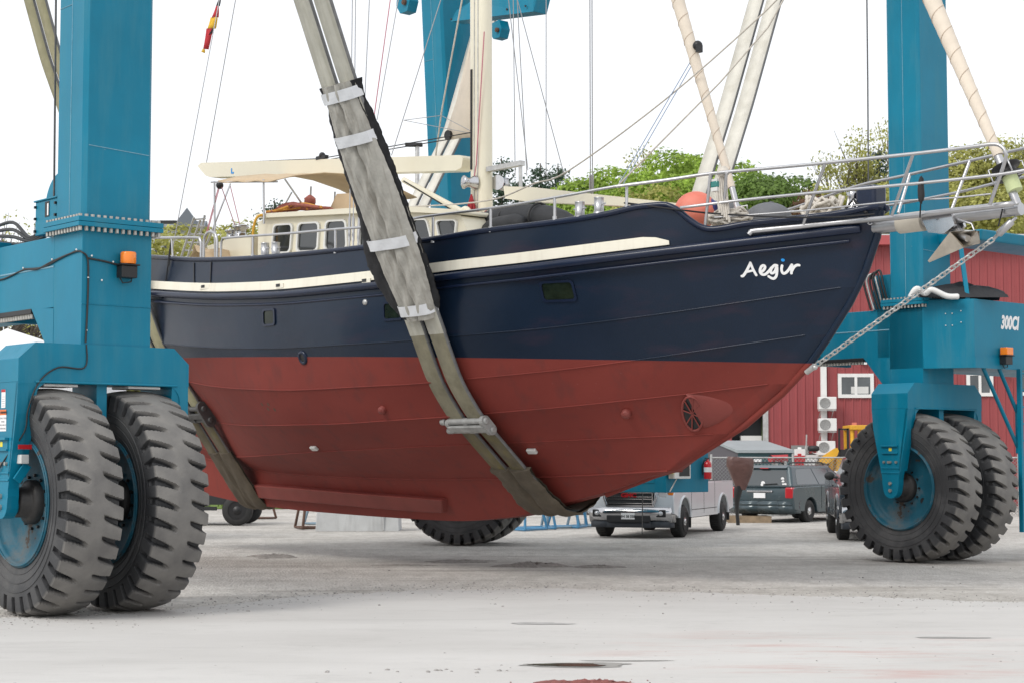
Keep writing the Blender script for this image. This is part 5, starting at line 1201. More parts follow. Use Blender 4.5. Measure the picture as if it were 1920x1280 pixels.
# sleeve: two lobes of felt with a groove, black backing that shows past its edges
def sleeve(name, P, N, wf, off, thick, mats, parent, groove=.05, seed=1, edge=.03, nx=25, shift=0., fold=.02, dsf=None):
    b = MB(); q = random.Random(seed); k = len(P); rows = []; ph = [q.uniform(0, 6) for _ in range(5)]
    for i in range(k):
        w = wf(i / (k - 1)); row = []; sh = dsf(i / (k - 1)) if dsf else shift
        for j in range(nx):
            u = -1 + 2 * j / (nx - 1); e = 1 + edge * sin(i * .9 + ph[0]) * (abs(u) > .8) + edge * .7 * sin(i * 2.3 + ph[1] + (u > 0) * 2) * (abs(u) > .8)
            h = off + thick * max(0, 1 - abs(u)**6) ** .5 - groove * math.exp(-(u / .07)**2) + fold * sin(9 * u + ph[2] + .25 * i) * sin(.35 * i + ph[3]) * (1 - u * u)
            o = P[i] + N[i] * h; row.append((sh + u * w / 2 * e, o.x, o.y))
        rows.append(row)
    b.sheet(rows); rows2 = [[(r[j][0], *(P[i] + N[i] * (off * .4))) for j in (0, nx - 1)] for i, r in enumerate(rows)]
    b.sheet([[r[1], r[0]] for r in rows2]); b.add([rows[0][j] for j in range(nx)] + [rows2[0][1], rows2[0][0]], [tuple(range(nx + 2))]); b.add([rows[-1][j] for j in range(nx)][::-1] + [rows2[-1][0], rows2[-1][1]], [tuple(range(nx + 2))])
    return b.build(name, mats, parent)
sp_, sn_ = cut(P[:kz], N[:kz], lambda p, i: 3.74 < p.y < 6.92)
def resamp2(P, N, m):
    k = len(P); oP, oN = [], []
    for i in range(m):
        x = i / (m - 1) * (k - 1); a = min(int(x), k - 2); f = x - a; oP.append(P[a].lerp(P[a + 1], f)); oN.append(N[a].lerp(N[a + 1], f).normalized())
    return oP, oN
sp_, sn_ = resamp2(sp_, sn_, 90)
wid = lambda v: herm([0, .08, .2, .45, .7, .92, 1], [.62, .66, .78, .92, .92, .76, .56], v)
sleeve('felt_sleeve', sp_, sn_, wid, .09, .10, SLEEVE, t, .095, 3, .010, 49, fold=.030, dsf=lambda v: herm([0, .2, .5, 1], [.0, .0, .02, .03], v))
wid2 = lambda v: herm([0, .06, .15, .3, .55, .75, .93, 1], [.98, .84, .98, 1.08, 1.14, 1.34, 1.12, .74], v)
sleeve('felt_backing', sp_, sn_, wid2, .02, .085, BLACK_FELT, t, 0, 5, .018, dsf=lambda v: herm([0, .15, .5, .75, 1], [-.02, -.04, -.07, -.17, -.06], v), fold=.03)
for i, v in enumerate((.045, .225, .665, .965)):
    a = int(v * 89); p, n = sp_[max(0, a - 2):a + 3], sn_[max(0, a - 2):a + 3]
    p, n = resamp2(p, n, 5); w = (.80, .86, 1.02, .76)[i]; rows = []
    for u_ in range(17):
        u = -1 + 2 * u_ / 16; rows.append([(u * w / 2 + (-.03 if i == 2 else 0), *(p[j] + n[j] * (.03 + (.190 if i not in (0, 3) else .175) * max(0, 1 - abs(u)**5)**.4 + .003 * sin(7 * u + i + j)))) for j in range(5)])
    MB().sheet(rows, 0, False).build('tape', TAPE, t, solid=.004)
cp_, cn_ = cut(P[:kz + 6], N[:kz + 6], lambda p, i: p.y < 1.72 and i > il); cp_, cn_ = resamp2(cp_, cn_, 34)
sleeve('chafe_sleeve', cp_, cn_, lambda v: herm([0, .1, .3, .7, 1], [.84, .80, .86, .98, 1.0], v), .07, .06, WEB_WEAR, t, .05, 8, .05)
def link(P, N, i, parent, half=.52, m=CAST, size=1.):
    """Cast joining link: three long-eyed plates across two pins and a bar."""
    o = P[i]; n = N[i]; d = (P[i + 1] - P[i - 1]).normalized(); b = MB()
    for s_, L, r in ((-half, .20, .085), (0, .20, .065), (half, .24, .105)):
        ring = []
        for sg in (1, -1):
            for k_ in range(9):
                a = radians(-90 + 180 * k_ / 8); e = d * (L * size - .09 + r * size * cos(a)) * sg + n * (r * size * sin(a) * sg); q = o + n * .10 + e; ring.append((s_ - .035, q.x, q.y))
        b.prism(ring, (.07, 0, 0))
        for e in (-1, 1):
            q = o + n * .10 + d * (.12 * size * e); b.lathe([(.05, 0), (.05, .1), (.03, .11)], (s_ - .05 + (.0 if s_ < half else .01), q.x, q.y), (1 if s_ >= 0 else -1, 0, 0), 14)
    for e in (-1, 1):
        q = o + n * .10 + d * (.12 * size * e); b.tube([(-half, q.x, q.y), (half, q.x, q.y)], .045, 12)
    q = o + n * .16; R = Matrix(((1, 0, 0), (0, d.x, n.x), (0, d.y, n.y))); b.box((0, q.x, q.y), (2 * half, .10, .05), R=R)
    return b.build('joining_link', m, parent, bevel=.008)
link(P, N, il, t, .40, CAST, .74)
# -- aft sling
tops = [yz((-9, -4.681, 10.013)), yz((-9, -4.517, 9.493)), yz((-9, -4.206, 8.535))]; ports = [yz((-9, 3.473, 6.592)), yz((-9, 4.527, 8.429)), yz((-9, 5.588, 11.581))]
t, P, N = sling(-9.0, tops, ports, 'aft grey sling with dark chafe sleeve under the keel', 0, .3)
kz = min(range(len(P)), key=lambda i: P[i].y)
il = min((i for i in range(kz)), key=lambda i: abs(P[i].y - 2.55))
for ds in (-.2, .2):
    band('strap', P[:il + 1], N[:il + 1], ds, [mat('yellowish webbing', (.34, .32, .20), .9, var=.15, vscale=5, dirt=(.2, .18, .12), dirt_amt=.5) if 'yellowish webbing' not in MATS else MATS['yellowish webbing'], WEB_EDGE], t, .30, .03, .05)
    band('strap', P[il:kz + 6], N[il:kz + 6], ds, [WEB_OLD, WEB_EDGE], t, .28, .03, .05)
    band('strap', P[kz + 5:], N[kz + 5:], ds, [SAILW, WEB_EDGE], t, .30, .03, .05)
cp_, cn_ = cut(P[:kz + 6], N[:kz + 6], lambda p, i: p.y < 1.95 and i > il); cp_, cn_ = resamp2(cp_, cn_, 34)
sleeve('chafe_sleeve', cp_, cn_, lambda v: herm([0, .3, 1], [.74, .76, .80], v), .05, .06, WEB_WEAR, t, .05, 9, .03)
link(P, N, il, t, .42, CAST_DARK)

# ------------------------------------------------------------------ the red shed behind
RED_WALL = mat('red steel cladding', (.285, .055, .058), .5, var=.06, vscale=1.0, dirt=(.36, .10, .10), dirt_amt=.4, streak=True, dirt_scale=.8)
RED_TRIM = mat('red trim', (.42, .08, .085), .45, var=.05)
ROOF_M = mat('shed roof', (.40, .40, .40), .5, var=.1)
DOORWAY_SHADE = mat('doorway shade black', (.012, .014, .016), .8)
WX, WY = 0, 66.0
shed = thing('red_shed', (18, WY, 0), 0, 'long red ribbed steel shed with white windows behind the hoist', 'shed')
def ribbed(x0, x1, z0, z1, y, b, m=0):
    """Trapezoid-ribbed sheet in the wall plane, as profiled steel."""
    n = int((x1 - x0) / .30); row = []
    for i in range(n):
        a = x0 + .30 * i; row += [(a, 0), (a + .035, -.035), (a + .075, -.035), (a + .11, 0), (a + .20, 0), (a + .205, -.006), (a + .215, 0)]
    row.append((x1, 0)); row = [(x, d) for x, d in row if x <= x1]
    b.sheet([[(x - 18, y + d - WY, z0) for x, d in row], [(x - 18, y + d - WY, z1) for x, d in row]], m, False)
XL, XR, ZT = 2.5, 34.0, 9.75
dx0, dx1 = (8.233, 66, 3.146)[0], (9.412, 66, 3.146)[0]
zl = (8.798, 66, 3.745)[2]
b = MB(); ribbed(XL, dx0, 0, ZT, WY, b); ribbed(dx0, dx1, zl, ZT, WY, b); ribbed(dx1, XR, 0, ZT, WY, b)
b.bx(XR - 18, XR - 17.9, .05, 14, 0, ZT); b.bx(XL - 18.1, XL - 18, .05, 14, 0, ZT)
b.build('wall', RED_WALL, shed)
MB().bx(XL - 18.3, XR - 17.7, -.45, .0, ZT, ZT + .35).build('eave', RED_TRIM, shed)
b = MB(); b.hexa([(XL - 18.3, -.45, ZT + .35), (XR - 17.7, -.45, ZT + .35), (XR - 17.7, 14, ZT + .36), (XL - 18.3, 14, ZT + .36)], [(XL - 18.3, -.4, ZT + .40), (XR - 17.7, -.4, ZT + .40), (XR - 17.7, 14, ZT + 2.2), (XL - 18.3, 14, ZT + 2.2)]); b.build('roof', ROOF_M, shed)
dr = MB(); dr.bx(dx0 - 18, dx1 - 18, .5, 6.0, 0, zl); dr.build('door', DOORWAY_SHADE, shed)  # near-black block in the open doorway, its colour standing for the shade inside
b = MB(); b.bx(dx1 - 18 - .02, dx1 - 18 + .18, -.08, .05, 0, zl + .2); b.bx(dx0 - 18, dx1 - 18, -.06, .0, zl, zl + .14); b.build('door_frame', GALV, shed)
b = MB(); b.bx((8.589, 66, 2.627)[0] - 18, dx1 - 18 - .05, .1, .45, 0, (8.589, 66, 2.627)[2]); b.build('door_panel', PLASTIC, shed)
def shed_window(px0, px1, py0, py1, split=True, sheet=False):
    a, c = [(px0 - 960) / 3300 * 66, (px1 - 960) / 3300 * 66]; z1, z0 = 1.75 + (860 - py0) / 3300 * 66.4, 1.75 + (860 - py1) / 3300 * 66.4
    x0, x1 = a - 18, c - 18; f = MB(); w = .13
    f.bx(x0, x1, -.09, .0, z0, z0 + w).bx(x0, x1, -.09, .0, z1 - w, z1).bx(x0, x0 + w, -.088, .0, z0 + w, z1 - w).bx(x1 - w, x1, -.088, .0, z0 + w, z1 - w)
    if split: f.bx((x0 + x1) / 2 - .05, (x0 + x1) / 2 + .05, -.085, .0, z0 + w, z1 - w)
    fo = f.build('window', WHITE, shed)
    MB().bx(x0 + w, x1 - w, -.058, -.050, z0 + w, z1 - w).build('pane', mat('shed window glass', (.06, .07, .075), .04, coat=.8, var=.5, vscale=.9) if 'shed window glass' not in MATS else MATS['shed window glass'], fo)
    if sheet: MB().bx(x1 - .85, x1 - .2, -.064, -.06, z0 + .16, z0 + .42).build('notice', PLASTIC, fo)
shed_window(1571, 1638, 701, 746, True, True)
shed_window(1812, 1862, 698, 743)
shed_window(1907, 1965, 696, 742)
xp = (1543.5 - 960) / 3300 * 66 - 18
dp = MB(); dp.bx(xp - .11, xp + .11, -.16, -.04, 1.0, (11.68, 66, 5.628)[2]); dp.build('downpipe', WHITE, shed)
b = MB(); b.bx((13.12, 66, 5.447)[0] - 18, (13.3, 66, 5.447)[0] - 18, -.16, -.04, (13.118, 66, 5.287)[2], (13.12, 66, 5.447)[2]); b.bx((13.58, 66, 5.447)[0] - 18, (14.021, 66, 5.447)[0] - 18, -.16, -.04, (13.579, 66, 5.327)[2], (13.58, 66, 5.447)[2]); b.bx((13.817, 66, 5.147)[0] - 18, (13.917, 66, 5.147)[0] - 18, -.16, -.04, (13.813, 66, 4.906)[2], (13.817, 66, 5.187)[2]); b.bx((18.242, 66, 5.147)[0] - 18, (18.502, 66, 5.147)[0] - 18, -.3, -.04, (18.239, 66, 5.006)[2], (18.242, 66, 5.147)[2])
b.build('vent', WHITE, shed)
VENT_G = mat('fan grille', (.22, .22, .215), .6)
b = MB(); b.bx((10.441, 66, 2.188)[0] - 18, (11.1, 66, 2.188)[0] - 18, -.05, .0, 0.5, (10.442, 66, 2.268)[2]); b.build('low_opening', VENT_G, shed)
def aircon(px, py, label):
    x = (px - 960) / 3300 * 65.6; z = 1.75 + (860 - py) / 3300 * 66
    t = thing('air_conditioner', (x, WY - .45, z), 0, label, 'air conditioner', 'air conditioners stacked on the shed wall')
    MB().bx(-.34, .34, -.16, .16, 0, .50).build('casing', WHITE, t, bevel=.03)
    b = MB(); b.lathe([(.001, 0), (.19, 0), (.20, .012), (.205, .0)], (-.10, -.162, .25), (0, -1, 0), 28, 0, caps=False)
    for i in range(-4, 5): b.bx(-.10 + .042 * i - .004, -.10 + .042 * i + .004, -.176, -.170, .25 - sqrt(.19**2 - (.042 * i)**2), .25 + sqrt(.19**2 - (.042 * i)**2), 1)
    b.build('fan_grille', [VENT_G, WHITE], t)
    b = MB()
    for x_ in (-.26, .22): b.bx(x_ - .02, x_ + .02, -.14, .36, -.06, -.01); b.tube([(x_, -.1, -.05), (x_, .33, -.34)], .018, 6)
    b.bx(-.36, .32, -.17, -.13, -.05, -.02); b.build('bracket', GALV, t)
    t.scale = (.98, 1, .95)
for px, py, lb in ((1550, 768, 'white air conditioner topmost of three on the red shed wall'), (1550, 808, 'white air conditioner in the middle of three on the red shed wall'), (1547, 850, 'white air conditioner lowest of three, behind the yellow loader arm')): aircon(px, py, lb)

# ------------------------------------------------------------------ vehicles
SILVER = mat('silver car paint', (.66, .68, .70), .35, .0, var=.03, coat=.7)
GREEN_CAR = mat('grey green car paint', (.040, .066, .078), .25, .2, coat=.5, var=.05, dirt=(.2, .18, .15), dirt_amt=.2)
DARK_CAR = mat('dark grey car paint', (.03, .036, .045), .22, .25, coat=.8, var=.05)
CAR_GLASS = mat('tinted car glass', (.05, .06, .065), .05, coat=.8)
TAIL = mat('red tail lamp', (.42, .008, .015), .15, coat=.6)
LAMP = mat('headlamp glass', (.55, .56, .58), .1, .3, coat=.8)
BLACK_PL = mat('black plastic', (.022, .023, .025), .6)
GREY_PL = mat('grey plastic valance', (.055, .062, .075), .55)
ALLOY = mat('alloy wheel', (.60, .60, .60), .25, .8)
def car_wheel(parent, x, y, R, W, sgn):
    w = MB(); w.lathe([(R * .62, -W / 2), (R * .9, -W / 2), (R, -W * .36), (R, W * .36), (R * .9, W / 2), (R * .62, W / 2)], (0, 0, 0), (0, 1, 0), 32)
    for k in range(36):
        a = 2 * pi * k / 36; w.box((R * 1.0 * cos(a), 0, R * 1.0 * sin(a)), (.012, W * .74, .03), R=Matrix.Rotation(-a, 3, 'Y'))
    o = w.build('wheel', TYRE, parent, loc=(x, y, R))
    r = MB(); r.lathe([(R * .64, .0), (R * .66, .03), (R * .60, .0), (R * .55, -.06), (.001, -.06)], (0, sgn * W * .46, 0), (0, sgn, 0), 28, 1, caps=False)
    for k in range(6):
        a = 2 * pi * k / 6 + .3; d = Vector((cos(a), 0, sin(a))); q = Vector((-sin(a), 0, cos(a)))
        c = Vector((0, sgn * W * .45, 0)); r.hexa([c + d * .03 + q * -.05 + Vector((0, -sgn * .03, 0)), c + d * R * .62 + q * -.035 + Vector((0, -sgn * .03, 0)), c + d * R * .62 + q * .035 + Vector((0, -sgn * .03, 0)), c + d * .03 + q * .05 + Vector((0, -sgn * .03, 0))],
            [c + d * .03 + q * -.045 + Vector((0, sgn * .02, 0)), c + d * R * .62 + q * -.03, c + d * R * .62 + q * .03, c + d * .03 + q * .045 + Vector((0, sgn * .02, 0))], 0)
    r.lathe([(.07, 0), (.06, .03), (0, .035)], (0, sgn * W * .46, 0), (0, sgn, 0), 14, 0)
    r.build('rim', [ALLOY, DARK], o); return o
def arch(cx, r, z0, n=10): return [(cx + r * cos(pi - pi * i / n), z0 + max(0, r * sin(pi * i / n))) for i in range(n + 1)]
def body_sheet(b, prof, stations, m=0):
    """Side outline (x, z) swept across the width; stations (y, inset, drop) round the flanks."""
    n = len(prof); cx = sum(p[0] for p in prof) / n; cz = .8; rows = []
    for y, ins, _ in stations: rows.append([(cx + (x - cx) * (1 - ins), y, z - _ * max(0, z - cz)) for x, z in prof])
    for a, c in zip(rows, rows[1:]): b.add(a + c, [(i, (i + 1) % n, n + (i + 1) % n, n + i) for i in range(n)], m, True)
    b.add(rows[0], [tuple(range(n))], m); b.add(rows[-1], [tuple(range(n - 1, -1, -1))], m)
def pickup(name, loc, rz, paint, label, plate, scale, full=True, hs=1.):
    t = thing(name, loc, rz, label, 'pickup truck'); t.scale = (scale, scale, scale * hs)
    b = MB(); L0, L1 = 2.85, -2.95
    prof = [(L0, .62), (L0 + .02, 1.05), (L0 - .1, 1.22), (1.35, 1.30), (1.1, 1.34), (-.95, 1.36), (-1.0, 1.36), (L1, 1.36), (L1 - .04, .62)]
    prof += [(-2.42, .55)] + arch(-1.85, .50, .50) + [(-1.28, .48), (1.33, .48)] + arch(1.9, .50, .50) + [(2.45, .52)]
    body_sheet(b, prof, [(-1.0, .012, .05), (-.985, .002, .0), (-.90, 0, 0), (.90, 0, 0), (.985, .002, 0), (1.0, .012, .05)]); b.build('body', paint, t).data.set_sharp_from_angle(angle=radians(40))
    g = MB(); lo = [(1.30, -.86), (1.30, .86), (-.98, .86), (-.98, -.86)]; hi = [(.45, -.68), (.45, .68), (-.80, .68), (-.80, -.68)]
    g.hexa([(x, y, 1.335) for x, y in lo], [(x, y, 1.86) for x, y in hi]); g.build('cab', paint, t, bevel=.06)
    gl = MB()
    for s_ in (-1, 1): gl.hexa([(1.05, s_ * .860, 1.38), (-.85, s_ * .860, 1.38), (-.85, s_ * .80, 1.38), (1.05, s_ * .80, 1.38)], [(.40, s_ * .705, 1.78), (-.72, s_ * .705, 1.78), (-.72, s_ * .6, 1.78), (.40, s_ * .6, 1.78)])
    gl.hexa([(1.285, -.78, 1.38), (1.285, .78, 1.38), (1.1, .78, 1.38), (1.1, -.78, 1.38)], [(.565, -.63, 1.80), (.565, .63, 1.80), (.4, .63, 1.80), (.4, -.63, 1.80)]); gl.build('window', CAR_GLASS, t)
    MB().bx(-2.88, -1.05, -.82, .82, 1.34, 1.368).build('cargo_bed', BLACK_PL, t)
    MB().bx(-2.3, 2.35, -.70, .70, .42, .95).build('chassis', BLACK_PL, t)
    gr = MB(); X = L0 + .03; gr.bx(L0 - .1, X, -.56, .56, .80, 1.16); grille = gr.build('grille', BLACK_PL, t, bevel=.03)
    c = MB()
    for z in (.86, .965, 1.02, 1.12): c.bx(X - .02, X + .02, -.52, .52, z - .011, z + .011)
    for y in (-.52, .52): c.bx(X - .02, X + .02, y - .012, y + .012, .86, 1.12)
    for s_ in (-1, 1): c.tube([(X, s_ * .57, 1.16), (X + .01, s_ * .60, 1.0), (X + .01, s_ * .54, .82)], .03, 8)
    c.bx(X - .02, X + .015, -.56, .56, .785, .815); c.build('chrome_bars', CHROME, grille)
    text('badge', 'GMC', .135, RED_TXT, grille, frame((X + .028, -.20, 1.015), (0, 1, 0), (1, 0, 0)), .006, xs=1.20, font_bold=.006) if full else None
    hd = MB()
    for s_ in (-1, 1): hd.bx(L0 - .25, L0 + .015, s_ * .66, s_ * .88, 1.02, 1.17)
    for s_ in (-1, 1):
        h = MB().bx(L0 - .25, L0 + .02, min(s_ * .63, s_ * .86), max(s_ * .63, s_ * .86), .99, 1.17).build('headlight', LAMP, t, bevel=.03)
        MB().bx(L0 - .28, L0 + .012, min(s_ * .865, s_ * .985), max(s_ * .865, s_ * .985), 1.05, 1.17).build('indicator', AMBER, h, bevel=.02)
    bp = MB(); pts = [(2.70, .985), (2.93, .93), (3.02, .5), (3.03, 0), (3.02, -.5), (2.93, -.93), (2.70, -.985)]
    for (z0, z1, sx) in ((.40, .60, -.03), (.60, .76, 0)):
        for a, c_ in zip(pts, pts[1:]): bp.add([(a[0] + sx - (.03 if z0 < .5 else 0), a[1], z0), (c_[0] + sx - (.03 if z0 < .5 else 0), c_[1], z0), (c_[0], c_[1], z1 + .0), (a[0], a[1], z1)], [(3, 2, 1, 0)], 0, True)
    bp.add([(x, y, .76) for x, y in pts] + [(2.6, -.9, .76), (2.6, .9, .76)], [tuple(range(len(pts) + 2))]); bumper = bp.build('bumper', CHROME, t, fix=True, solid=.01)
    MB().bx(2.96, 3.035, -.50, .50, .40, .57).build('intake', BLACK_PL, bumper, bevel=.02)
    for s_ in (-1, 1):
        q = MB().bx(2.88, 2.985, min(s_ * .62, s_ * .84), max(s_ * .62, s_ * .84), .53, .71).build('fog_lamp', BLACK_PL, bumper, bevel=.015)
        MB().lathe([(.055, 0), (.05, .02), (0, .028)], (2.985, s_ * .73, .62), (1, 0, 0), 16).build('lens', LAMP, q)
    vl = MB(); vp = [(2.66, .96), (2.86, .90), (2.95, .5), (2.95, -.5), (2.86, -.90), (2.66, -.96)]
    for a, c_ in zip(vp, vp[1:]): vl.add([(a[0], a[1], .27), (c_[0], c_[1], .27), (c_[0] + .02, c_[1], .42), (a[0] + .02, a[1], .42)], [(3, 2, 1, 0)], 0, True)
    vl.build('valance', GREY_PL, t, solid=.01)
    if plate:
        q = MB().bx(3.036, 3.042, -.155, .155, .475, .63).build('number_plate', WHITE_TXT, t)
        text('characters', plate, .085, BLACK_TXT, q, frame((3.044, 0, .515), (0, 1, 0), (1, 0, 0)), .001, xs=.88, align='CENTER', font_bold=.002)
    for s_ in (-1, 1):
        for cx_ in (1.9, -1.85): MB().tube([(x_, s_ * .995, z_) for x_, z_ in arch(cx_, .52, .50, 14)], .035, 8).build('wheel_arch_trim', paint, t)
    for s_ in (-1, 1): MB().bx(.20, .42, min(s_ * .995, s_ * 1.02), max(s_ * .995, s_ * 1.02), 1.17, 1.21).build('door_handle', paint, t)
    sm = MB()
    for s_ in (-1, 1):
        sm.bx(.095, .105, s_ * 1.0 - .004, s_ * 1.0 + .004, .55, 1.33); sm.bx(-.99, -.98, s_ * 1.0 - .004, s_ * 1.0 + .004, .55, 1.36); sm.bx(1.28, 1.29, s_ * 1.0 - .004, s_ * 1.0 + .004, .6, 1.28); sm.bx(-1.2, 1.3, s_ * .998 - .006, s_ * .998 + .006, .66, .675)
    sm.build('panel_gap', BLACK_PL, t)
    for s_ in (-1, 1):
        mf = MB().bx(1.32, 1.35, min(s_ * .82, s_ * 1.0), max(s_ * .82, s_ * 1.0), .22, .62).build('mud_flap', BLACK_PL, t)
        MB().bx(-2.52, -2.49, min(s_ * .82, s_ * 1.0), max(s_ * .82, s_ * 1.0), .28, .62).build('mud_flap', BLACK_PL, t)
        mr = MB().ball((.95, s_ * 1.10, 1.42), (.09, .12, .10), 16, 10).tube([(1.0, s_ * .92, 1.38), (.97, s_ * 1.05, 1.4)], .03, 6).build('mirror', BLACK_PL, t)
        for x in (1.9, -1.85): car_wheel(t, x, s_ * .87, .395, .27, s_)
    return t
p_ = at = None
def face_to(fx, fy): return atan2(fy, fx)
pickup('pickup_truck', (3.60, 41.9, 0), radians(-90 - 20), SILVER, 'silver pickup truck parked under the bow with red lettered grille', '9H 38 358', 1.0, True, .90)
pickup('pickup_truck', (8.28, 40.3, 0), radians(-97), DARK_CAR, 'dark grey pickup truck half hidden behind the right giant tyre', None, .97, False)
def minivan(loc, rz, label, scale):
    t = thing('minivan', loc, rz, label, 'minivan'); t.scale = (scale * 1.06, scale * 1.14, scale)
    b = MB(); prof = [(2.5, .45), (2.55, .70), (2.35, .92), (1.55, 1.05), (1.2, 1.10), (-2.28, 1.06), (-2.45, 1.0), (-2.48, .72), (-2.42, .40)]
    prof += [(-1.95, .34)] + arch(-1.45, .40, .36) + [(-1.0, .30), (1.0, .30)] + arch(1.5, .40, .36) + [(2.0, .36)]
    body_sheet(b, prof, [(-.98, .02, .07), (-.965, .004, .01), (-.88, 0, 0), (.88, 0, 0), (.965, .004, .01), (.98, .02, .07)]); b.build('body', GREEN_CAR, t).data.set_sharp_from_angle(angle=radians(45))
    g = MB(); lo = [(1.45, -.90), (1.45, .90), (-2.36, .90), (-2.36, -.90)]; hi = [(.25, -.70), (.25, .70), (-2.08, .70), (-2.08, -.70)]
    g.hexa([(x, y, 1.04) for x, y in lo], [(x, y, 1.70) for x, y in hi]); g.build('cabin', GREEN_CAR, t, bevel=.07, segs=3)
    def pane(name, pts, thick=(0, 0, 0), par=t):
        q = MB(); q.prism(pts, thick); return q.build(name, CAR_GLASS, par)
    for s_ in (-1, 1):
        def sy(z): return s_ * (.903 - (z - 1.04) / .66 * .20 + .004)
        pane('window', [(x, sy(z), z) for x, z in ((-2.02, 1.13), (-1.90, 1.52), (-1.80, 1.58), (-.95, 1.60), (-.75, 1.13))], (0, -s_ * .02, 0))
        pane('window', [(x, sy(z), z) for x, z in ((-.70, 1.13), (-.90, 1.60), (-.05, 1.60), (.20, 1.13))], (0, -s_ * .02, 0))
        pane('window', [(x, sy(z), z) for x, z in ((.30, 1.13), (.08, 1.58), (.30, 1.55), (.95, 1.15))], (0, -s_ * .02, 0))
        for x in (-1.45, 1.5): car_wheel(t, x, s_ * .84, .335, .22, s_)
        MB().bx(-.6, 1.0, s_ * .975 - .012, s_ * .975 + .012, .60, .645).build('side_trim', CHROME, t)
        tl = MB(); y0, y1 = sorted((s_ * .74, s_ * .965)); tl.bx(-2.50, -2.20, y0, y1, .72, 1.05); tl.build('tail_light', TAIL, t, bevel=.04)
        MB().tube([(-1.95, s_ * .60, 1.74), (-1.8, s_ * .62, 1.78), (.0, s_ * .62, 1.78), (.15, s_ * .60, 1.73)], .022, 8).build('roof_rail', BLACK_PL, t)
        MB().ball((.95, s_ * 1.02, 1.18), (.08, .11, .09), 14, 8).build('mirror', BLACK_PL, t)
    def rx(z): return -2.365 + (z - 1.04) / .66 * .28 - .006
    w = pane('rear_window', [(rx(z), y, z) for y, z in ((-.76, 1.10), (.76, 1.10), (.62, 1.55), (-.62, 1.55))], (.02, 0, 0))
    st = MB()
    for y, z, r in ((-.62, 1.14, .03), (-.57, 1.30, .05), (-.60, 1.22, .04), (.60, 1.45, .06), (.62, 1.32, .06), (.63, 1.23, .045), (.65, 1.15, .05), (-.02, 1.17, .06), (0, 1.12, .04), (-.68, 1.14, .04)): st.lathe([(r, 0), (r, .004)], (rx(z) - .004, y, z), (-1, 0, 0), 12)
    st.build('sticker', WHITE_TXT, w); MB().tube([(rx(1.13) - .02, -.05, 1.13), (rx(1.15) - .03, -.45, 1.16)], .012, 6).build('wiper', DARK, w)
    sp2 = MB(); sp2.hexa([(-2.12, -.64, 1.60), (-2.12, .64, 1.60), (-2.0, .64, 1.66), (-2.0, -.64, 1.66)], [(-2.2, -.64, 1.62), (-2.2, .64, 1.62), (-2.0, .64, 1.71), (-2.0, -.64, 1.71)]); so = sp2.build('spoiler', GREEN_CAR, t, bevel=.01)
    MB().bx(-2.21, -2.18, -.12, .12, 1.60, 1.625).build('brake_light', TAIL, so)
    bm = MB(); pts = [(-2.1, .98), (-2.45, .93), (-2.60, .60), (-2.63, 0), (-2.60, -.60), (-2.45, -.93), (-2.1, -.98)]
    for z0, z1, e0, e1 in ((.28, .50, .08, .0), (.50, .60, 0, 0), (.60, .66, .0, .10)):
        for a, c in zip(pts, pts[1:]): bm.add([(a[0] + e0, a[1], z0), (c[0] + e0, c[1], z0), (c[0] + e1, c[1], z1), (a[0] + e1, a[1], z1)], [(0, 1, 2, 3)], 0, True)
    bm.build('bumper', GREEN_CAR, t, solid=.01)
    MB().bx(-2.50, -2.47, -.38, .38, .90, .95).build('chrome_handle', CHROME, t, bevel=.01)
    q = MB().bx(-2.505, -2.475, -.17, .17, .73, .88).build('number_plate', WHITE_TXT, t)
    MB().bx(-2.3, 2.2, -.72, .72, .24, .6).build('floor_pan', BLACK_PL, t)
    b = MB()
    for s_ in (-1, 1): b.bx(-.77, -.76, s_ * .983 - .003, s_ * .983 + .003, .4, 1.1); b.bx(.24, .25, s_ * .983 - .003, s_ * .983 + .003, .4, 1.1)
    b.build('panel_gap', BLACK_PL, t)
minivan((8.35, 51.0, 0), radians(90 - 37), 'dark green minivan seen from behind with stickers on its rear window', .93)

# ------------------------------------------------------------------ other yard things
def covered_motor():
    b = MB(); rows = []
    for i in range(14):
        z = 1.80 - .85 * i / 13; row = []
        for j in range(25):
            f = 2 * pi * j / 24; r = (.385 if i < 5 else .385 - .028 * (i - 4)) * (1 if i else .93) * (1 + .035 * sin(5 * f + i * .25) * (i > 1) + .03 * sin(11 * f - i * .2) * (i > 1)); sq = 1 / max(abs(cos(f)), abs(sin(f)))**.6
            row.append((r * sq * .92 * cos(f), r * sq * .7 * sin(f), z - .03 * cos(f)))
        rows.append(row)
    t = thing('covered_outboard', (6.08, 47.0, 0), 0, 'outboard motor bagged in crumpled brown tarpaulin behind the silver pickup', 'outboard motor')
    b.sheet(rows); b.add(rows[0][:-1], [tuple(range(24))]); b.build('tarpaulin', mat('brown tarpaulin', (.115, .058, .050), .38, var=.2, vscale=5, bump=.03, bscale=7), t)
    MB().tube(spline([(0, 0, 1.2), (-.08, 0, .8), (-.10, 0, .45), (-.07, 0, .0)], 4), [.14, .13, .12, .11, .10, .08, .07, .06, .06, .05, .05, .05, .05], 12).build('stand', DARK, t)
covered_motor()
SHELTER = mat('grey shelter sheet', (.30, .335, .345), .6, var=.06, vscale=2); SHELTER_D = mat('dark grey shelter end', (.085, .08, .09), .7); SHELTER_G = mat('dark teal shelter side', (.03, .085, .095), .5, var=.1)
t = thing('storage_shelter', (8.6, 58.5, 0), 0, 'low dark storage shelter with pale grey pitched top beyond the fence', 'shelter')
xs = [(6.823, 57, 1.578)[0] - 8.6, (7.309, 57, 1.974)[0] - 8.6, (9.05, 57, 1.974)[0] - 8.6]
zt, zr = (7.309, 57, 1.956)[2], (7.854, 59, 2.302)[2]
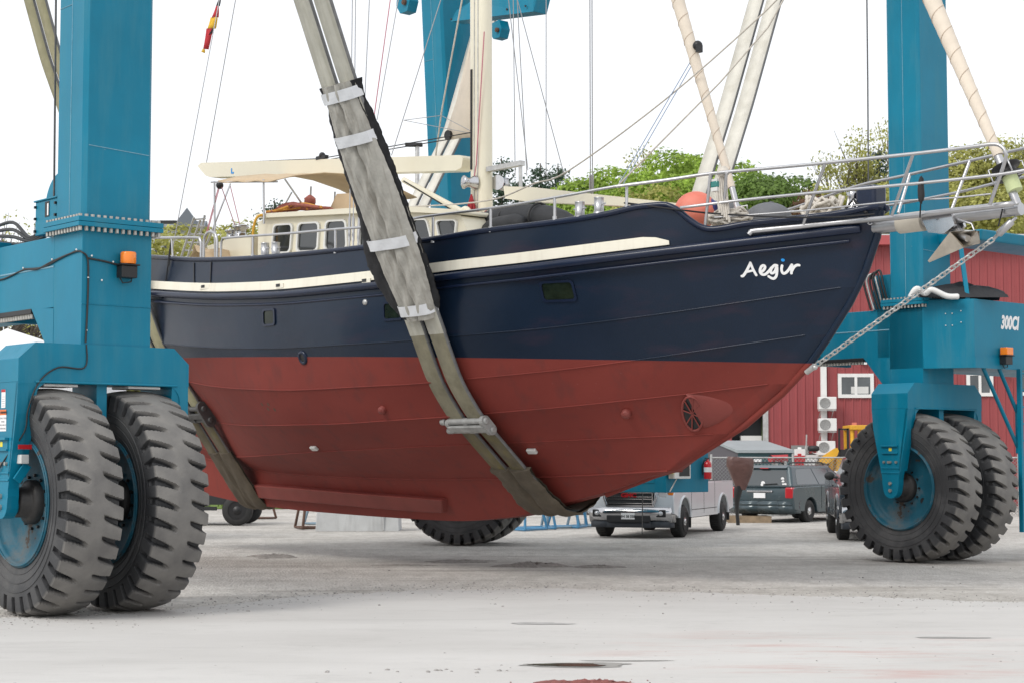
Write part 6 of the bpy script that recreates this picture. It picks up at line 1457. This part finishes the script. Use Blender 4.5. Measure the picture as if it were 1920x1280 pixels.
b = MB(); b.hexa([(xs[1], -1.5, 0), (xs[2], -1.5, 0), (xs[2] - .3, 2, 0), (xs[1] - .6, 2, 0)], [(xs[1], -1.5, zt), (xs[2], -1.5, zt), (xs[2] - .3, 2, zt), (xs[1] - .6, 2, zt)]); b.build('side', SHELTER_G, t)
b = MB(); b.add([(xs[1] - .005, -1.5, 0), (xs[1] - .005, -1.5, zt), (xs[1] - .55, .3, zr), (xs[1] - 1.2, 2, zt), (xs[1] - 1.6, 2, 0)], [(0, 1, 2, 3, 4)]); b.build('end_panel', SHELTER_D, t, solid=.02)
b = MB(); b.hexa([(xs[1] - .05, -1.6, zt), (xs[2] + .05, -1.6, zt), (xs[2] - .6, .4, zr), (xs[1] - .6, .3, zr)], [(xs[1] - .05, -1.6, zt + .09), (xs[2] + .05, -1.6, zt + .09), (xs[2] - .6, .4, zr + .07), (xs[1] - .6, .3, zr + .07)]); b.build('roof', SHELTER, t)
MB().bx(xs[1] + .5, xs[1] + .75, -1.53, -1.505, zt - .34, zt - .20).build('notice', WHITE_TXT, t)
# chain-link fence
t = thing('chain_link_fence', (8, 54, 0), 0, 'grey chain-link fence between the parked cars and the red shed', 'fence')
b = MB(); x0, x1, h = -1.9, 7.5, 1.75
for k in range(-16, int((x1 - x0) / .11) + 2):
    for sg in (1, -1):
        a = x0 + .11 * k; pa, pb = (a, 0.0), (a + h, h)
        if sg < 0: pa, pb = (a + h, 0.0), (a, h)
        def at_x(xx): return pa[1] + (xx - pa[0]) * (pb[1] - pa[1]) / (pb[0] - pa[0])
        q0, q1 = max(x0, min(pa[0], pb[0])), min(x1, max(pa[0], pb[0]))
        if q1 - q0 > .02: b.tube([(q0, 0, at_x(q0) + .05), (q1, 0, at_x(q1) + .05)], .006, 4, caps=False)
b.build('mesh', mat('weathered fence wire', (.24, .25, .25), .6, .3), t)
for x in (x0, .6, 3.0, 5.4, x1): MB().tube([(x, 0, 0), (x, 0, 1.9)], .035, 8).build('post', GALV, t)
MB().tube([(x0, 0, 1.8), (x1, 0, 1.8)], .022, 8).build('rail', GALV, t)
# yellow loader
t = thing('wheel_loader', (11.23, 59, 1.039), 0, 'yellow wheel loader with raised arm beneath the air conditioners', 'loader'); t.location.z = 0
zz = lambda py: 1.75 + (860 - py) / 3300 * 59
px_ = lambda p: (p - 1590) / 3300 * 59
b = MB(); b.bx(px_(1588), px_(1650), -.7, .7, zz(806), zz(797)); b.build('cab_roof', YELLOW, t, bevel=.03)
b = MB()
for p in (1592, 1606, 1644): b.bx(px_(p) - .05, px_(p) + .05, -.6, -.5, 1.2, zz(806)); b.bx(px_(p) - .05, px_(p) + .05, .5, .6, 1.2, zz(806))
b.build('cab_post', YELLOW, t); b = MB(); b.bx(px_(1560), px_(1650), -.7, .7, .5, zz(858)); b.build('body', YELLOW, t, bevel=.05)
MB().bx(px_(1568) - .02, px_(1568) + .04, -.6, -.54, zz(846), zz(803)).bx(px_(1585) - .04, px_(1585) + .03, -.6, -.54, zz(846), zz(803)).bx(px_(1568), px_(1585), -.6, -.54, zz(806), zz(803)).bx(px_(1568), px_(1585), -.6, .6, zz(858), zz(842)).bx(px_(1590), px_(1650), -.5, .5, zz(858), zz(840)).build('door_frame', DARK, t)
b = MB(); b.prism([(px_(x), -.85, zz(y)) for x, y in ((1528, 866), (1535, 856), (1556, 842), (1562, 839), (1565, 845), (1562, 853), (1545, 868))], (0, .3, 0)); b.build('loader_arm', YELLOW, t, bevel=.02)
MB().box((px_(1603), 0, zz(795)), (.14, .14, .12)).build('beacon', mat('pale red lamp', (.6, .2, .15), .3), t)
for x in (1572, 1635):
    for y in (-.75, .75): MB().lathe([(.3, -.15), (.55, -.16), (.6, -.1), (.6, .1), (.55, .16), (.3, .15)], (px_(x), y, .6), (0, 1, 0), 24).build('wheel', TYRE, t)
# small craft and clutter beyond the fence
def small_boat(name, p, L, W, H, rz, m, label, trailer_z):
    t = thing(name, (p[0], p[1], 0), rz, label, 'small boat'); b = MB(); rows = []
    for i in range(13):
        x = -L / 2 + L * i / 12; q = i / 12; w = W / 2 * (1 - max(0, (q - .45) / .55)**2.2) + .02; k = H * (.0 + .35 * q * q)
        rows.append([(x, w, trailer_z + H + k * .3), (x, w * .9, trailer_z + H * .5), (x, w * .45, trailer_z + .1 * H + k * .5), (x, 0, trailer_z + k), (x, -w * .45, trailer_z + .1 * H + k * .5), (x, -w * .9, trailer_z + H * .5), (x, -w, trailer_z + H + k * .3)])
    b.sheet(rows); b.add(rows[0], [tuple(range(7))]); b.sheet([[r[0] for r in rows], [((r[0][0]), 0, r[0][2] + .06) for r in rows], [r[-1] for r in rows]]); b.build('hull', m, t)
    b = MB(); b.bx(-L * .4, L * .45, -.05, .05, trailer_z - .15, trailer_z - .05)
    for x in (-L * .25, L * .25): b.bx(x - .04, x + .04, -W * .4, W * .4, trailer_z - .1, trailer_z + .08); b.bx(x - .04, x + .04, -.05, .05, 0, trailer_z - .05); b.bx(x - .3, x + .3, -.3, .3, 0, .05)
    b.build('cradle', GALV, t); return t
small_boat('rowing_boat', (11.339, 60, 1.804), 2.4, 1.1, .35, .2, WHITE, 'small white boat on a cradle left of the right giant tyre', 1.55)
small_boat('rowing_boat', (10.251, 57, 1.441), 3.2, 1.2, .35, .1, WHITE, 'low white dinghy on a cradle in front of the wheel loader', .95)
small_boat('kayak', (8.332, 55, 1.783), .6, .34, .2, .3, mat('red plastic hull', (.45, .03, .04), .4), 'short red craft on a cradle above the minivan roof', 1.62)
t = thing('masthead_frame', ((10.179, 61, 1.566)[0], 61, 0), 0, 'grey tripod of poles with flat top beside the fence', 'tripod'); b = MB(); o = t.location.x
for a_, c_ in (((-.1, 0, 0), (.02, 0, 2.6)), ((.35, 0, 0), (.02, 0, 2.2)), ((-.45, .2, .4), (.02, 0, 2.3)), ((.25, 0, .8), (.22, 0, 2.0)), ((.6, 0, .6), (.3, 0, 1.8))): b.tube([a_, c_], .028, 6)
b.build('pole', GALV, t); MB().lathe([(.14, 0), (.2, .05), (.2, .16), (.1, .2)], (.26, 0, 2.02), (0, 0, 1), 14).build('top', BLACK_PL, t)
for i, (px, py, c, lb) in enumerate(((1498, 866, RED_TXT, 'small red jerrycan standing by the fence'), (1502, 857, WHITE, 'small white crate standing by the fence'), (1524, 880, WHITE, 'white board leaning at the fence end'))):
    q = (9.142, 56, 1.581); x = (px - 960) / 3300 * 56; z = 1.75 + (860 - py) / 3300 * 56
    o = MB().bx(-.16, .16, -.12, .12, 0, .22 + .05 * i).bx(-.06, .06, -.03, .03, .22 + .05 * i, .28 + .05 * i).bx(-.12, .12, -.1, .1, -z, 0).build(('jerrycan', 'crate', 'board')[i], c, None, bevel=.015, loc=(x, 56 + .4 * i, z)); tag(o, lb, ('jerrycan', 'crate', 'board')[i])
o = MB()
for k in range(4): o.bx(-.6, .6, -.5 + .3 * k, -.38 + .3 * k, .14, .18)
o.bx(-.6, .6, -.5, -.42, 0, .14); o.bx(-.6, .6, .4, .48, 0, .14); o = o.build('pallet', WOOD, None, loc=(6.55, 49.2, 0)); tag(o, 'weathered wooden pallet on the gravel left of the minivan', 'pallet')
# fire extinguisher on the control cab
ep = HM @ Vector((LEGS[1].x + .16 + 1.08, LEGS[1].y + 5.65 - .11, 1.36))
t = thing('fire_extinguisher', ep, radians(41), 'red fire extinguisher with white label strapped to the teal control cab', 'fire extinguisher'); t.scale = (.82, .82, .85)
MB().lathe([(.085, 0), (.095, .02), (.095, .34), (.07, .40), (.03, .43), (.03, .46)], (0, 0, 0), (0, 0, 1), 20).build('cylinder', mat('extinguisher red', (.55, .015, .02), .25, coat=.4), t)
MB().lathe([(.0965, .16), (.0965, .27)], (0, 0, 0), (0, 0, 1), 20, caps=False).build('label', WHITE_TXT, t)
MB().tube([(0, 0, .44), (-.05, .06, .44), (-.08, .10, .30), (-.07, .10, .1)], .016, 6).box((-.02, 0, .48), (.14, .03, .03)).build('hose', DARK, t)
# things thrown on the housing of the right leg
b = MB(); rows = []; rn = random.Random(4)
for i in range(7): rows.append([(-.75 + 1.5 * j / 12, -.3 + .1 * i, (.02 if i in (0, 6) else .30 * (.45 + .55 * sin(pi * (i) / 6)) * (.45 + .5 * sin(pi * j / 12)) * rn.uniform(.75, 1.15)) + .0) for j in range(13)])
b.sheet(rows); o = b.build('tarpaulin', mat('black sheet', (.016, .016, .018), .55, var=.3, vscale=5, bump=.02, bscale=8), None, loc=(7.64, 29.9, 4.473)); o.rotation_euler.z = radians(0); o.location.z = 4.445; tag(o, 'crumpled black sheet lying on the teal engine housing', 'tarpaulin')
b = MB(); b.tube(spline([(-.55, 0, .02), (-.45, -.03, .16), (-.3, .02, .08), (-.2, -.05, .14), (.05, -.06, .03), (.25, -.1, .02)], 6), [.05] * 30 + [.03], 8); o = b.build('white_rag', WHITE, None, loc=(7.276, 29.6, 4.481)); o.location.z = 4.45; tag(o, 'twisted white rag on the edge of the teal engine housing', 'rag')
# boat stands, block, trailer under the hull
def stand(name, p, h, r, m, label, rz, grp):
    t = thing(name, (p[0], p[1], 0), rz, label, 'boat stand', grp); b = MB()
    for a in range(3):
        f = 2 * pi * a / 3; b.tube([(r * cos(f), r * sin(f), .03), (.06 * cos(f), .06 * sin(f), h)], .035, 8)
        g = 2 * pi * (a + 1) / 3; b.tube([(r * cos(f), r * sin(f), .04), (r * cos(g), r * sin(g), .04)], .028, 8)
    b.build('tripod', m, t); MB().tube([(0, 0, h - .25), (0, 0, h + .35)], .03, 8).build('screw', GALV, t); q = MB().box((0, 0, h + .38), (.3, .3, .06), R=Matrix.Rotation(.5, 3, 'Y')); q.build('pad', WOOD, t)
grp = 'steel boat stands in the yard'
for i, (px, py, m, rz, lb) in enumerate(((585, 990, RUST, .3, 'rusty boat stand left of the white concrete block'), (615, 982, GREY_BLUE, 1.1, 'grey blue boat stand just left of the white block'), (480, 972, RUST, .2, 'rusty boat stand beside the black trailer wheel'),
        (985, 993, BLUE_STEEL, .5, 'blue boat stand nearest the far giant tyre'), (1012, 990, BLUE_STEEL, 1.2, 'blue boat stand second from the far giant tyre'), (1042, 989, GREY_BLUE, .1, 'grey blue boat stand behind the end of the forward sling'), (1070, 988, BLUE_STEEL, .8, 'blue boat stand right of the forward sling end'), (1100, 986, GREY_BLUE, 1.6, 'grey blue boat stand beside the silver pickup'))):
    y = 1.75 * 3300 / (py - 860); stand('boat_stand', ((px - 960) / 3300 * y, y), 1.9, .62, m, lb, rz, grp)
b = MB(); x0, x1 = -4.78, -2.75; b.hexa([(x0, 43.0, 0), (x1, 43.0, 0), (x1, 44.2, 0), (x0, 44.2, 0)], [(x0 + .05, 43.05, .9), (x1 - .05, 43.05, .9), (x1 - .05, 44.15, .9), (x0 + .05, 44.15, .9)]); b.bx(-3.15, -3.1, 42.985, 43.0, .02, .85)
tag(b.build('concrete_block', CONC_BLOCK, None, bevel=.03), 'big white concrete block on the gravel under the hull', 'block')
t = thing('boat_trailer', (-9.2, 47.5, 0), 0, 'dark boat trailer with one black wheel showing under the stern', 'trailer')
for y in (-.8, .9): MB().lathe([(.24, -.12), (.36, -.13), (.40, -.08), (.40, .08), (.36, .13), (.24, .12)], (1.95, y, .40), (0, 1, 0), 28, 0, caps=False).lathe([(.24, -.1), (.14, -.06), (.1, -.12), (0, -.13)], (1.95, y, .4), (0, 1, 0), 20, 1).build('wheel', [TYRE, DARK], t)
MB().bx(-3, 2.1, -.75, .9, .55, 1.3).bx(-3, 1.4, -.85, -.76, .4, .5).build('frame', BLACK_PL, t)
b = MB()
for x in (-1.0, .1, .9): b.bx(x, x + .1, -.87, -.86, .55, .62)
b.build('reflector', AMBER, t); MB().bx(-.6, .8, -.765, -.755, .7, 1.2).build('panel', GREY_PL, t)
DTIMB = mat('dark timber', (.06, .05, .045), .9, var=.4, vscale=3)
for x, h, lb in ((-.5, .75, 'low dark timber stack beyond the far giant tyre'), (1.7, 1.05, 'taller dark timber stack beyond the blue boat stands')):
    b = MB()
    for k in range(int(h / .15)):
        for m_ in range(4): b.bx(-.9 + .02 * ((k * 3 + m_) % 3), .9 - .03 * ((k + m_) % 2), -.4 + .2 * m_, -.22 + .2 * m_, .15 * k, .15 * k + .13)
    tag(b.build('timber_stack', DTIMB, None, loc=(x, 56, 0)), lb, 'timber', 'dark timber stacks beyond the yard')
# boat in white shrink wrap at the left edge
t = thing('wrapped_boat', (-11.6, 37.5, 0), radians(20), 'boat in white shrink wrap behind the left hoist leg', 'wrapped boat'); rows = []
for i in range(15):
    q = i / 14; x = -6 + 9.5 * q; e = (1 - max(0, (q - .75) / .25)**2.5)**.5 if q < 1 else .05
    rows.append([(x, y * 2.0 * e, 1.0 + (z * (1.0 + .05 * sin(i * 2)) - 1.0) * (.55 + .45 * e)) for y, z in ((-.5, .9), (-1, 2.0), (-1.02, 3.0), (-.6, 3.95), (0, 4.35), (.6, 3.95), (1.02, 3.0), (1, 2.0), (.5, .9))])
MB().sheet(rows).build('wrap', mat('white shrink wrap', (.80, .80, .80), .45, bump=.02, bscale=3), t)
MB().bx(-5, 3, -.3, .3, .0, 1.0).build('cradle', GALV, t)
# lamp post and far house
t = thing('lamp_post', ((-4.074, 75, 12.255)[0], 75, 0), 0, 'tall grey lamp post behind the far hoist column', 'lamp post'); zt = (-4.085, 75, 15.214)[2]
MB().tube([(0, 0, 0), (0, 0, zt)], [.16, .09], 10).build('pole', GALV, t); MB().box((-.15, 0, zt), (.75, .35, .14)).build('lamp', BLACK_PL, t, bevel=.03)
t = thing('lamp_post', ((-17.58, 88, 13.266)[0], 88, 0), 0, 'thin lamp post beyond the yacht stern', 'lamp post'); zt = (-17.585, 88, 13.617)[2]
MB().tube([(0, 0, 0), (0, 0, zt)], [.14, .08], 8).build('pole', GALV, t); MB().box((.3, 0, zt), (.8, .3, .14)).build('lamp', BLACK_PL, t)
t = thing('house', ((-26.56, 130, 18.363)[0], 132, 0), .1, 'distant house with grey gabled roof left of the stern rail', 'house'); zr, ze = (-26.57, 130, 19.081)[2], (-26.561, 130, 18.482)[2]
MB().bx(-6, 3.2, -4, 4, 0, ze).build('wall', WHITE, t)
b = MB(); b.prism([(-6.3, -4.4, ze), (-6.3, 0, zr + .6), (-6.3, 4.4, ze)], (9.8, 0, 0)); b.prism([(1.3, -5, ze), (2.4, -5, zr + .9), (3.5, -5, ze)], (0, 5, 0)); b.build('roof', mat('slate roof', (.16, .18, .21), .7), t)
MB().bx(-3, -2, -4.05, -4, ze - 2, ze - .8).bx(0, 1, -4.05, -4, ze - 2, ze - .8).build('window', GLASS, t)

# ------------------------------------------------------------------ trees
BARK = mat('bark', (.10, .085, .07), .95, var=.3, vscale=6)
def leafmat(name, c, k=.45):
    m = bpy.data.materials.new(name); m.use_nodes = True; n, l = m.node_tree.nodes, m.node_tree.links; p = n['Principled BSDF']
    p.inputs['Roughness'].default_value = .6; p.inputs['Specular IOR Level'].default_value = .25
    tc = n.new('ShaderNodeTexCoord'); nz = n.new('ShaderNodeTexNoise'); nz.inputs['Scale'].default_value = .9; nz.inputs['Detail'].default_value = 4; l.new(tc.outputs['Object'], nz.inputs['Vector'])
    g = n.new('ShaderNodeNewGeometry'); a = n.new('ShaderNodeMath'); a.operation = 'MULTIPLY_ADD'; a.inputs[1].default_value = .45; l.new(g.outputs['Random Per Island'], a.inputs[0]); l.new(nz.outputs['Fac'], a.inputs[2])
    r = n.new('ShaderNodeMapRange'); r.inputs[1].default_value = .35; r.inputs[2].default_value = 1.1; l.new(a.outputs[0], r.inputs[0])
    mx = n.new('ShaderNodeMix'); mx.data_type = 'RGBA'; mx.inputs['A'].default_value = (*[x * (1 - k) for x in c], 1); mx.inputs['B'].default_value = (*[min(1, x * (1 + k)) for x in c], 1); l.new(r.outputs[0], mx.inputs['Factor'])
    l.new(mx.outputs['Result'], p.inputs['Base Color'])
    tr = n.new('ShaderNodeBsdfTranslucent'); l.new(mx.outputs['Result'], tr.inputs['Color']); ms = n.new('ShaderNodeMixShader'); ms.inputs[0].default_value = .38
    l.new(p.outputs[0], ms.inputs[1]); l.new(tr.outputs[0], ms.inputs[2]); l.new(ms.outputs[0], n['Material Output'].inputs['Surface'])
    return m
LEAF = {'spring': leafmat('spring green leaves', (.30, .43, .07)), 'olive': leafmat('young yellow green leaves', (.40, .40, .12)), 'dark': leafmat('dark needles', (.07, .115, .075)), 'copper': leafmat('copper leaves', (.16, .085, .05)), 'mid': leafmat('mid green leaves', (.16, .25, .06))}
TREES = {}
def make_tree(kind, dens, seed, shape):
    """Unit tree 10 m tall: tapered trunk, forked limbs, crown of leaf-sized faces gathered in clumps."""
    q = random.Random(seed); tk = MB(); lf = MB()
    def leaf(c, s):
        a = Vector((q.gauss(0, 1), q.gauss(0, 1), q.gauss(0, 1))).normalized(); d = a.orthogonal().normalized(); e = a.cross(d); f = q.uniform(0, 6.3); d, e = d * cos(f) + e * sin(f), e * cos(f) - d * sin(f)
        lf.add([c - d * s - e * s * .6, c + d * s * .2 - e * s * .75, c + d * s + e * s * .1, c + d * s * .1 + e * s * .7], [(0, 1, 2, 3)])
    if shape == 'conifer':
        tk.tube([(0, 0, 0), (.05, 0, 5), (0, 0, 10)], [.22, .13, .02], 8)
        for i in range(74):
            z = 1.8 + 8.1 * i / 74; R = (2.3 * (1 - (z - 1.8) / 8.3)**.8 + .15) * q.uniform(.55, 1.1); f = i * 2.4 + q.uniform(-.4, .4)
            end = Vector((R * cos(f), R * sin(f), z + R * q.uniform(-.05, .28))); tk.tube([(0, 0, z), tuple(end)], [.035, .01], 4)
            for k in range(int(dens * (8 + 42 * R / 2.3))):
                t = q.uniform(.15, 1.05); c = Vector((0, 0, z)).lerp(end, t) + Vector((q.gauss(0, .16), q.gauss(0, .16), q.gauss(-.02, .10))); leaf(c, q.uniform(.035, .075))
        return tk, lf
    # trunk and forked limbs reaching into the clumps
    opn = shape == 'open'; low = shape == 'bush'
    C = Vector((0, 0, 5.0 if low else (6.2 if opn else 5.7))); RX, RZ = (3.2, 4.6) if low else ((3.4, 3.2) if opn else (3.5, 3.7))
    clumps = []
    for i in range(44 if opn else 40):
        f = q.uniform(0, 2 * pi); c = q.uniform(-.75, 1); sr = sqrt(1 - c * c); k = q.uniform(.62, .90) if q.random() < .75 else q.uniform(.2, .6)
        p = C + Vector((RX * k * sr * cos(f), RX * k * sr * sin(f), RZ * k * c)); clumps.append((p, q.uniform(.45, .85) if opn else q.uniform(.75, 1.45)))
    clumps.append((Vector((q.uniform(-.3, .3), 0, 10 - .8 * (.8 if opn else 1.1))), .8 if opn else 1.1))
    top = C + Vector((0, 0, -RZ * .55)); tk.tube([(0, 0, 0), (.06, .03, top.z * .5), tuple(top)], [.26, .19, .15], 8)
    for p, r in clumps:
        m = top.lerp(p, .5) + Vector((q.gauss(0, .2), q.gauss(0, .2), q.uniform(-.1, .4))); tk.tube([top + (C - top) * q.uniform(0, .5), m, p], [.085, .05, .015], 5, caps=False)
        if opn:
            for k in range(5): e = p + Vector((q.gauss(0, .5), q.gauss(0, .5), q.uniform(.0, .7))); tk.tube([m.lerp(p, .5), e], [.022, .008], 4, caps=False)
    for p, r in clumps:
        n = int(dens * (15 * r if opn else 20 * r * r))
        for i in range(n):
            v = Vector((q.gauss(0, 1), q.gauss(0, 1), q.gauss(0, 1))).normalized(); rr = r * (q.uniform(.3, 1.15) if opn else q.gauss(.94, .085)); bump_ = 1 + .16 * sin(5 * v.x + p.x * 9) * sin(5 * v.z + p.z * 7)
            c = p + Vector((v.x, v.y, v.z * .82)) * rr * bump_
            if opn: leaf(c, q.uniform(.035, .075)); continue
            nn = (v + Vector((q.gauss(0, .45), q.gauss(0, .45), q.gauss(.15, .45)))).normalized(); d = nn.orthogonal().normalized(); e = nn.cross(d); f = q.uniform(0, 6.3); d, e = d * cos(f) + e * sin(f), e * cos(f) - d * sin(f); s_ = q.uniform(.05, .10)
            lf.add([c - d * s_ - e * s_ * .6, c + d * s_ * .2 - e * s_ * .75, c + d * s_ + e * s_ * .1, c + d * s_ * .1 + e * s_ * .7], [(0, 1, 2, 3)])
    return tk, lf
def tree(kind, shape, px, ytop, d, wide, label, rz=0., dens=40, seed=1, zbase=None, name='deciduous_tree', cat='tree'):
    key = (kind, shape, dens, seed)
    x = (px - 960) / 3300 * d; top = 1.75 + (860 - ytop) / 3300 * d
    zb = zbase if zbase is not None else max(0, 12 * (1 - math.exp(-max(0, (d - 82) / 9 - .3) * .22)) * .7 - .5) if px > 700 else 0
    h = top - zb
    t = thing(name, (x, d, zb), rz, label, cat, 'trees behind the boat yard')
    if key not in TREES:
        tk, lf = make_tree(kind, dens, seed, shape); a = tk.build('trunk', BARK, t); c = lf.build('crown', LEAF[kind], t) if lf.v else None; TREES[key] = (a.data, c.data if c else None)
    else:
        a0, c0 = TREES[key]
        for nm, me in (('trunk', a0), ('crown', c0)):
            if me: o = bpy.data.objects.new(nm, me); COL.objects.link(o); o.parent = t
    t.scale = (h / 10 * wide, h / 10 * wide, h / 10)
G1, G2, G3 = 'bright green leafy tree', 'yellow green tree', 'dark conifer'
tree('dark', 'conifer', 940, 293, 112, 1.0, 'dark conifer just right of the mast', .4, 4, 11, name='conifer_tree')
tree('dark', 'conifer', 1014, 303, 112, 1.1, 'dark conifer right of the mast, tallest of the small group', 1.4, 4, 12, name='conifer_tree')
tree('dark', 'conifer', 1047, 305, 114, .9, 'slim dark conifer right of two others near the mast', 2.2, 4, 11, name='conifer_tree')
tree('dark', 'conifer', 975, 332, 116, 1.2, 'low dark conifer between the mast and its taller neighbour', 3.2, 4, 12, name='conifer_tree')
tree('dark', 'conifer', 1087, 332, 118, 1.0, 'small dark conifer left of the bright green trees', .2, 4, 11, name='conifer_tree')
tree('mid', 'round', 1080, 345, 108, 1.1, 'low mid green tree behind the forward boom', .5, 60, 21)
tree('olive', 'open', 1208, 268, 122, .9, 'sparse yellow tree rising behind the bright green crowns', .3, 16, 31)
tree('spring', 'round', 1150, 312, 106, 1.05, 'bright green tree leftmost of the leafy row', .9, 75, 22)
tree('spring', 'round', 1252, 283, 110, .95, 'bright green tree tallest of the leafy row', 2.0, 75, 23)
tree('spring', 'round', 1210, 322, 103, 1.0, 'bright green tree low in front of the tallest one', 4.1, 75, 22)
tree('olive', 'round', 1240, 345, 99, .8, 'small olive bush tree between the green crowns', 1.1, 60, 24)
tree('spring', 'round', 1308, 289, 114, .8, 'bright green tree left of the far sling straps', 3.3, 75, 22)
tree('spring', 'round', 1330, 318, 105, .9, 'bright green tree behind the red buoy', 5.0, 75, 23)
tree('spring', 'round', 1398, 306, 110, 1.15, 'broad bright green tree right of the far sling straps', .2, 75, 23)
tree('mid', 'round', 1440, 325, 106, 1.0, 'mid green tree above the grey fender', 2.9, 75, 22)
tree('mid', 'round', 1490, 332, 112, 1.1, 'mid green tree left of the copper tree', 1.7, 75, 23)
tree('copper', 'round', 1525, 362, 100, .7, 'copper red tree behind the bow', .7, 60, 25)
tree('olive', 'round', 1558, 352, 102, .9, 'yellow green tree right of the copper tree', 3.9, 60, 24)
tree('olive', 'open', 1612, 236, 118, .75, 'tall open yellow green tree left of the right column', 1.0, 26, 32)
tree('olive', 'open', 1668, 222, 120, .7, 'tall open yellow tree partly behind the right column', 2.6, 26, 33)
tree('dark', 'conifer', 1654, 270, 124, 1.0, 'dark conifer showing through the open yellow trees', .6, 4, 12, name='conifer_tree')
tree('olive', 'round', 1640, 350, 101, 1.0, 'low yellow green tree beneath the open ones', 5.2, 60, 24)
tree('olive', 'round', 1830, 272, 112, .9, 'yellow green tree right of the right column', 2.2, 60, 24)
tree('olive', 'round', 1770, 330, 108, 1.0, 'yellow green tree hidden behind the right column', 1.2, 60, 24)
tree('olive', 'round', 1890, 262, 110, .9, 'yellow green tree behind the furled jib', 4.0, 60, 24)
tree('olive', 'open', 1925, 246, 116, .8, 'thin yellow tree cut by the right picture edge', .1, 16, 31)
tree('olive', 'round', 1850, 345, 100, 1.2, 'low yellow tree above the shed roof at right', 3.0, 60, 24)
tree('dark', 'conifer', 511, 373, 105, 1.0, 'small dark conifer behind the canopy poles', .5, 4, 11, name='conifer_tree', zbase=0)
tree('olive', 'bush', 300, 440, 80, 1.5, 'yellow green bush beyond the stern rail', .5, 45, 41, zbase=0)
tree('olive', 'bush', 335, 425, 84, 1.3, 'yellow green bush behind the folded ladder', 2.5, 45, 41, zbase=0)
tree('olive', 'bush', 420, 424, 88, 1.3, 'pale green bush behind the cockpit', 4.5, 45, 41, zbase=0)
tree('olive', 'bush', 468, 418, 92, 1.3, 'pale green bush left of the deck house', 1.5, 45, 41, zbase=0)
tree('olive', 'open', 5, 392, 70, 1.0, 'nearly bare tree at the left picture edge', 1.0, 4, 34, zbase=0)
tree('olive', 'open', 40, 405, 76, .9, 'nearly bare tree behind the numbered box', 3.0, 4, 34, zbase=0)
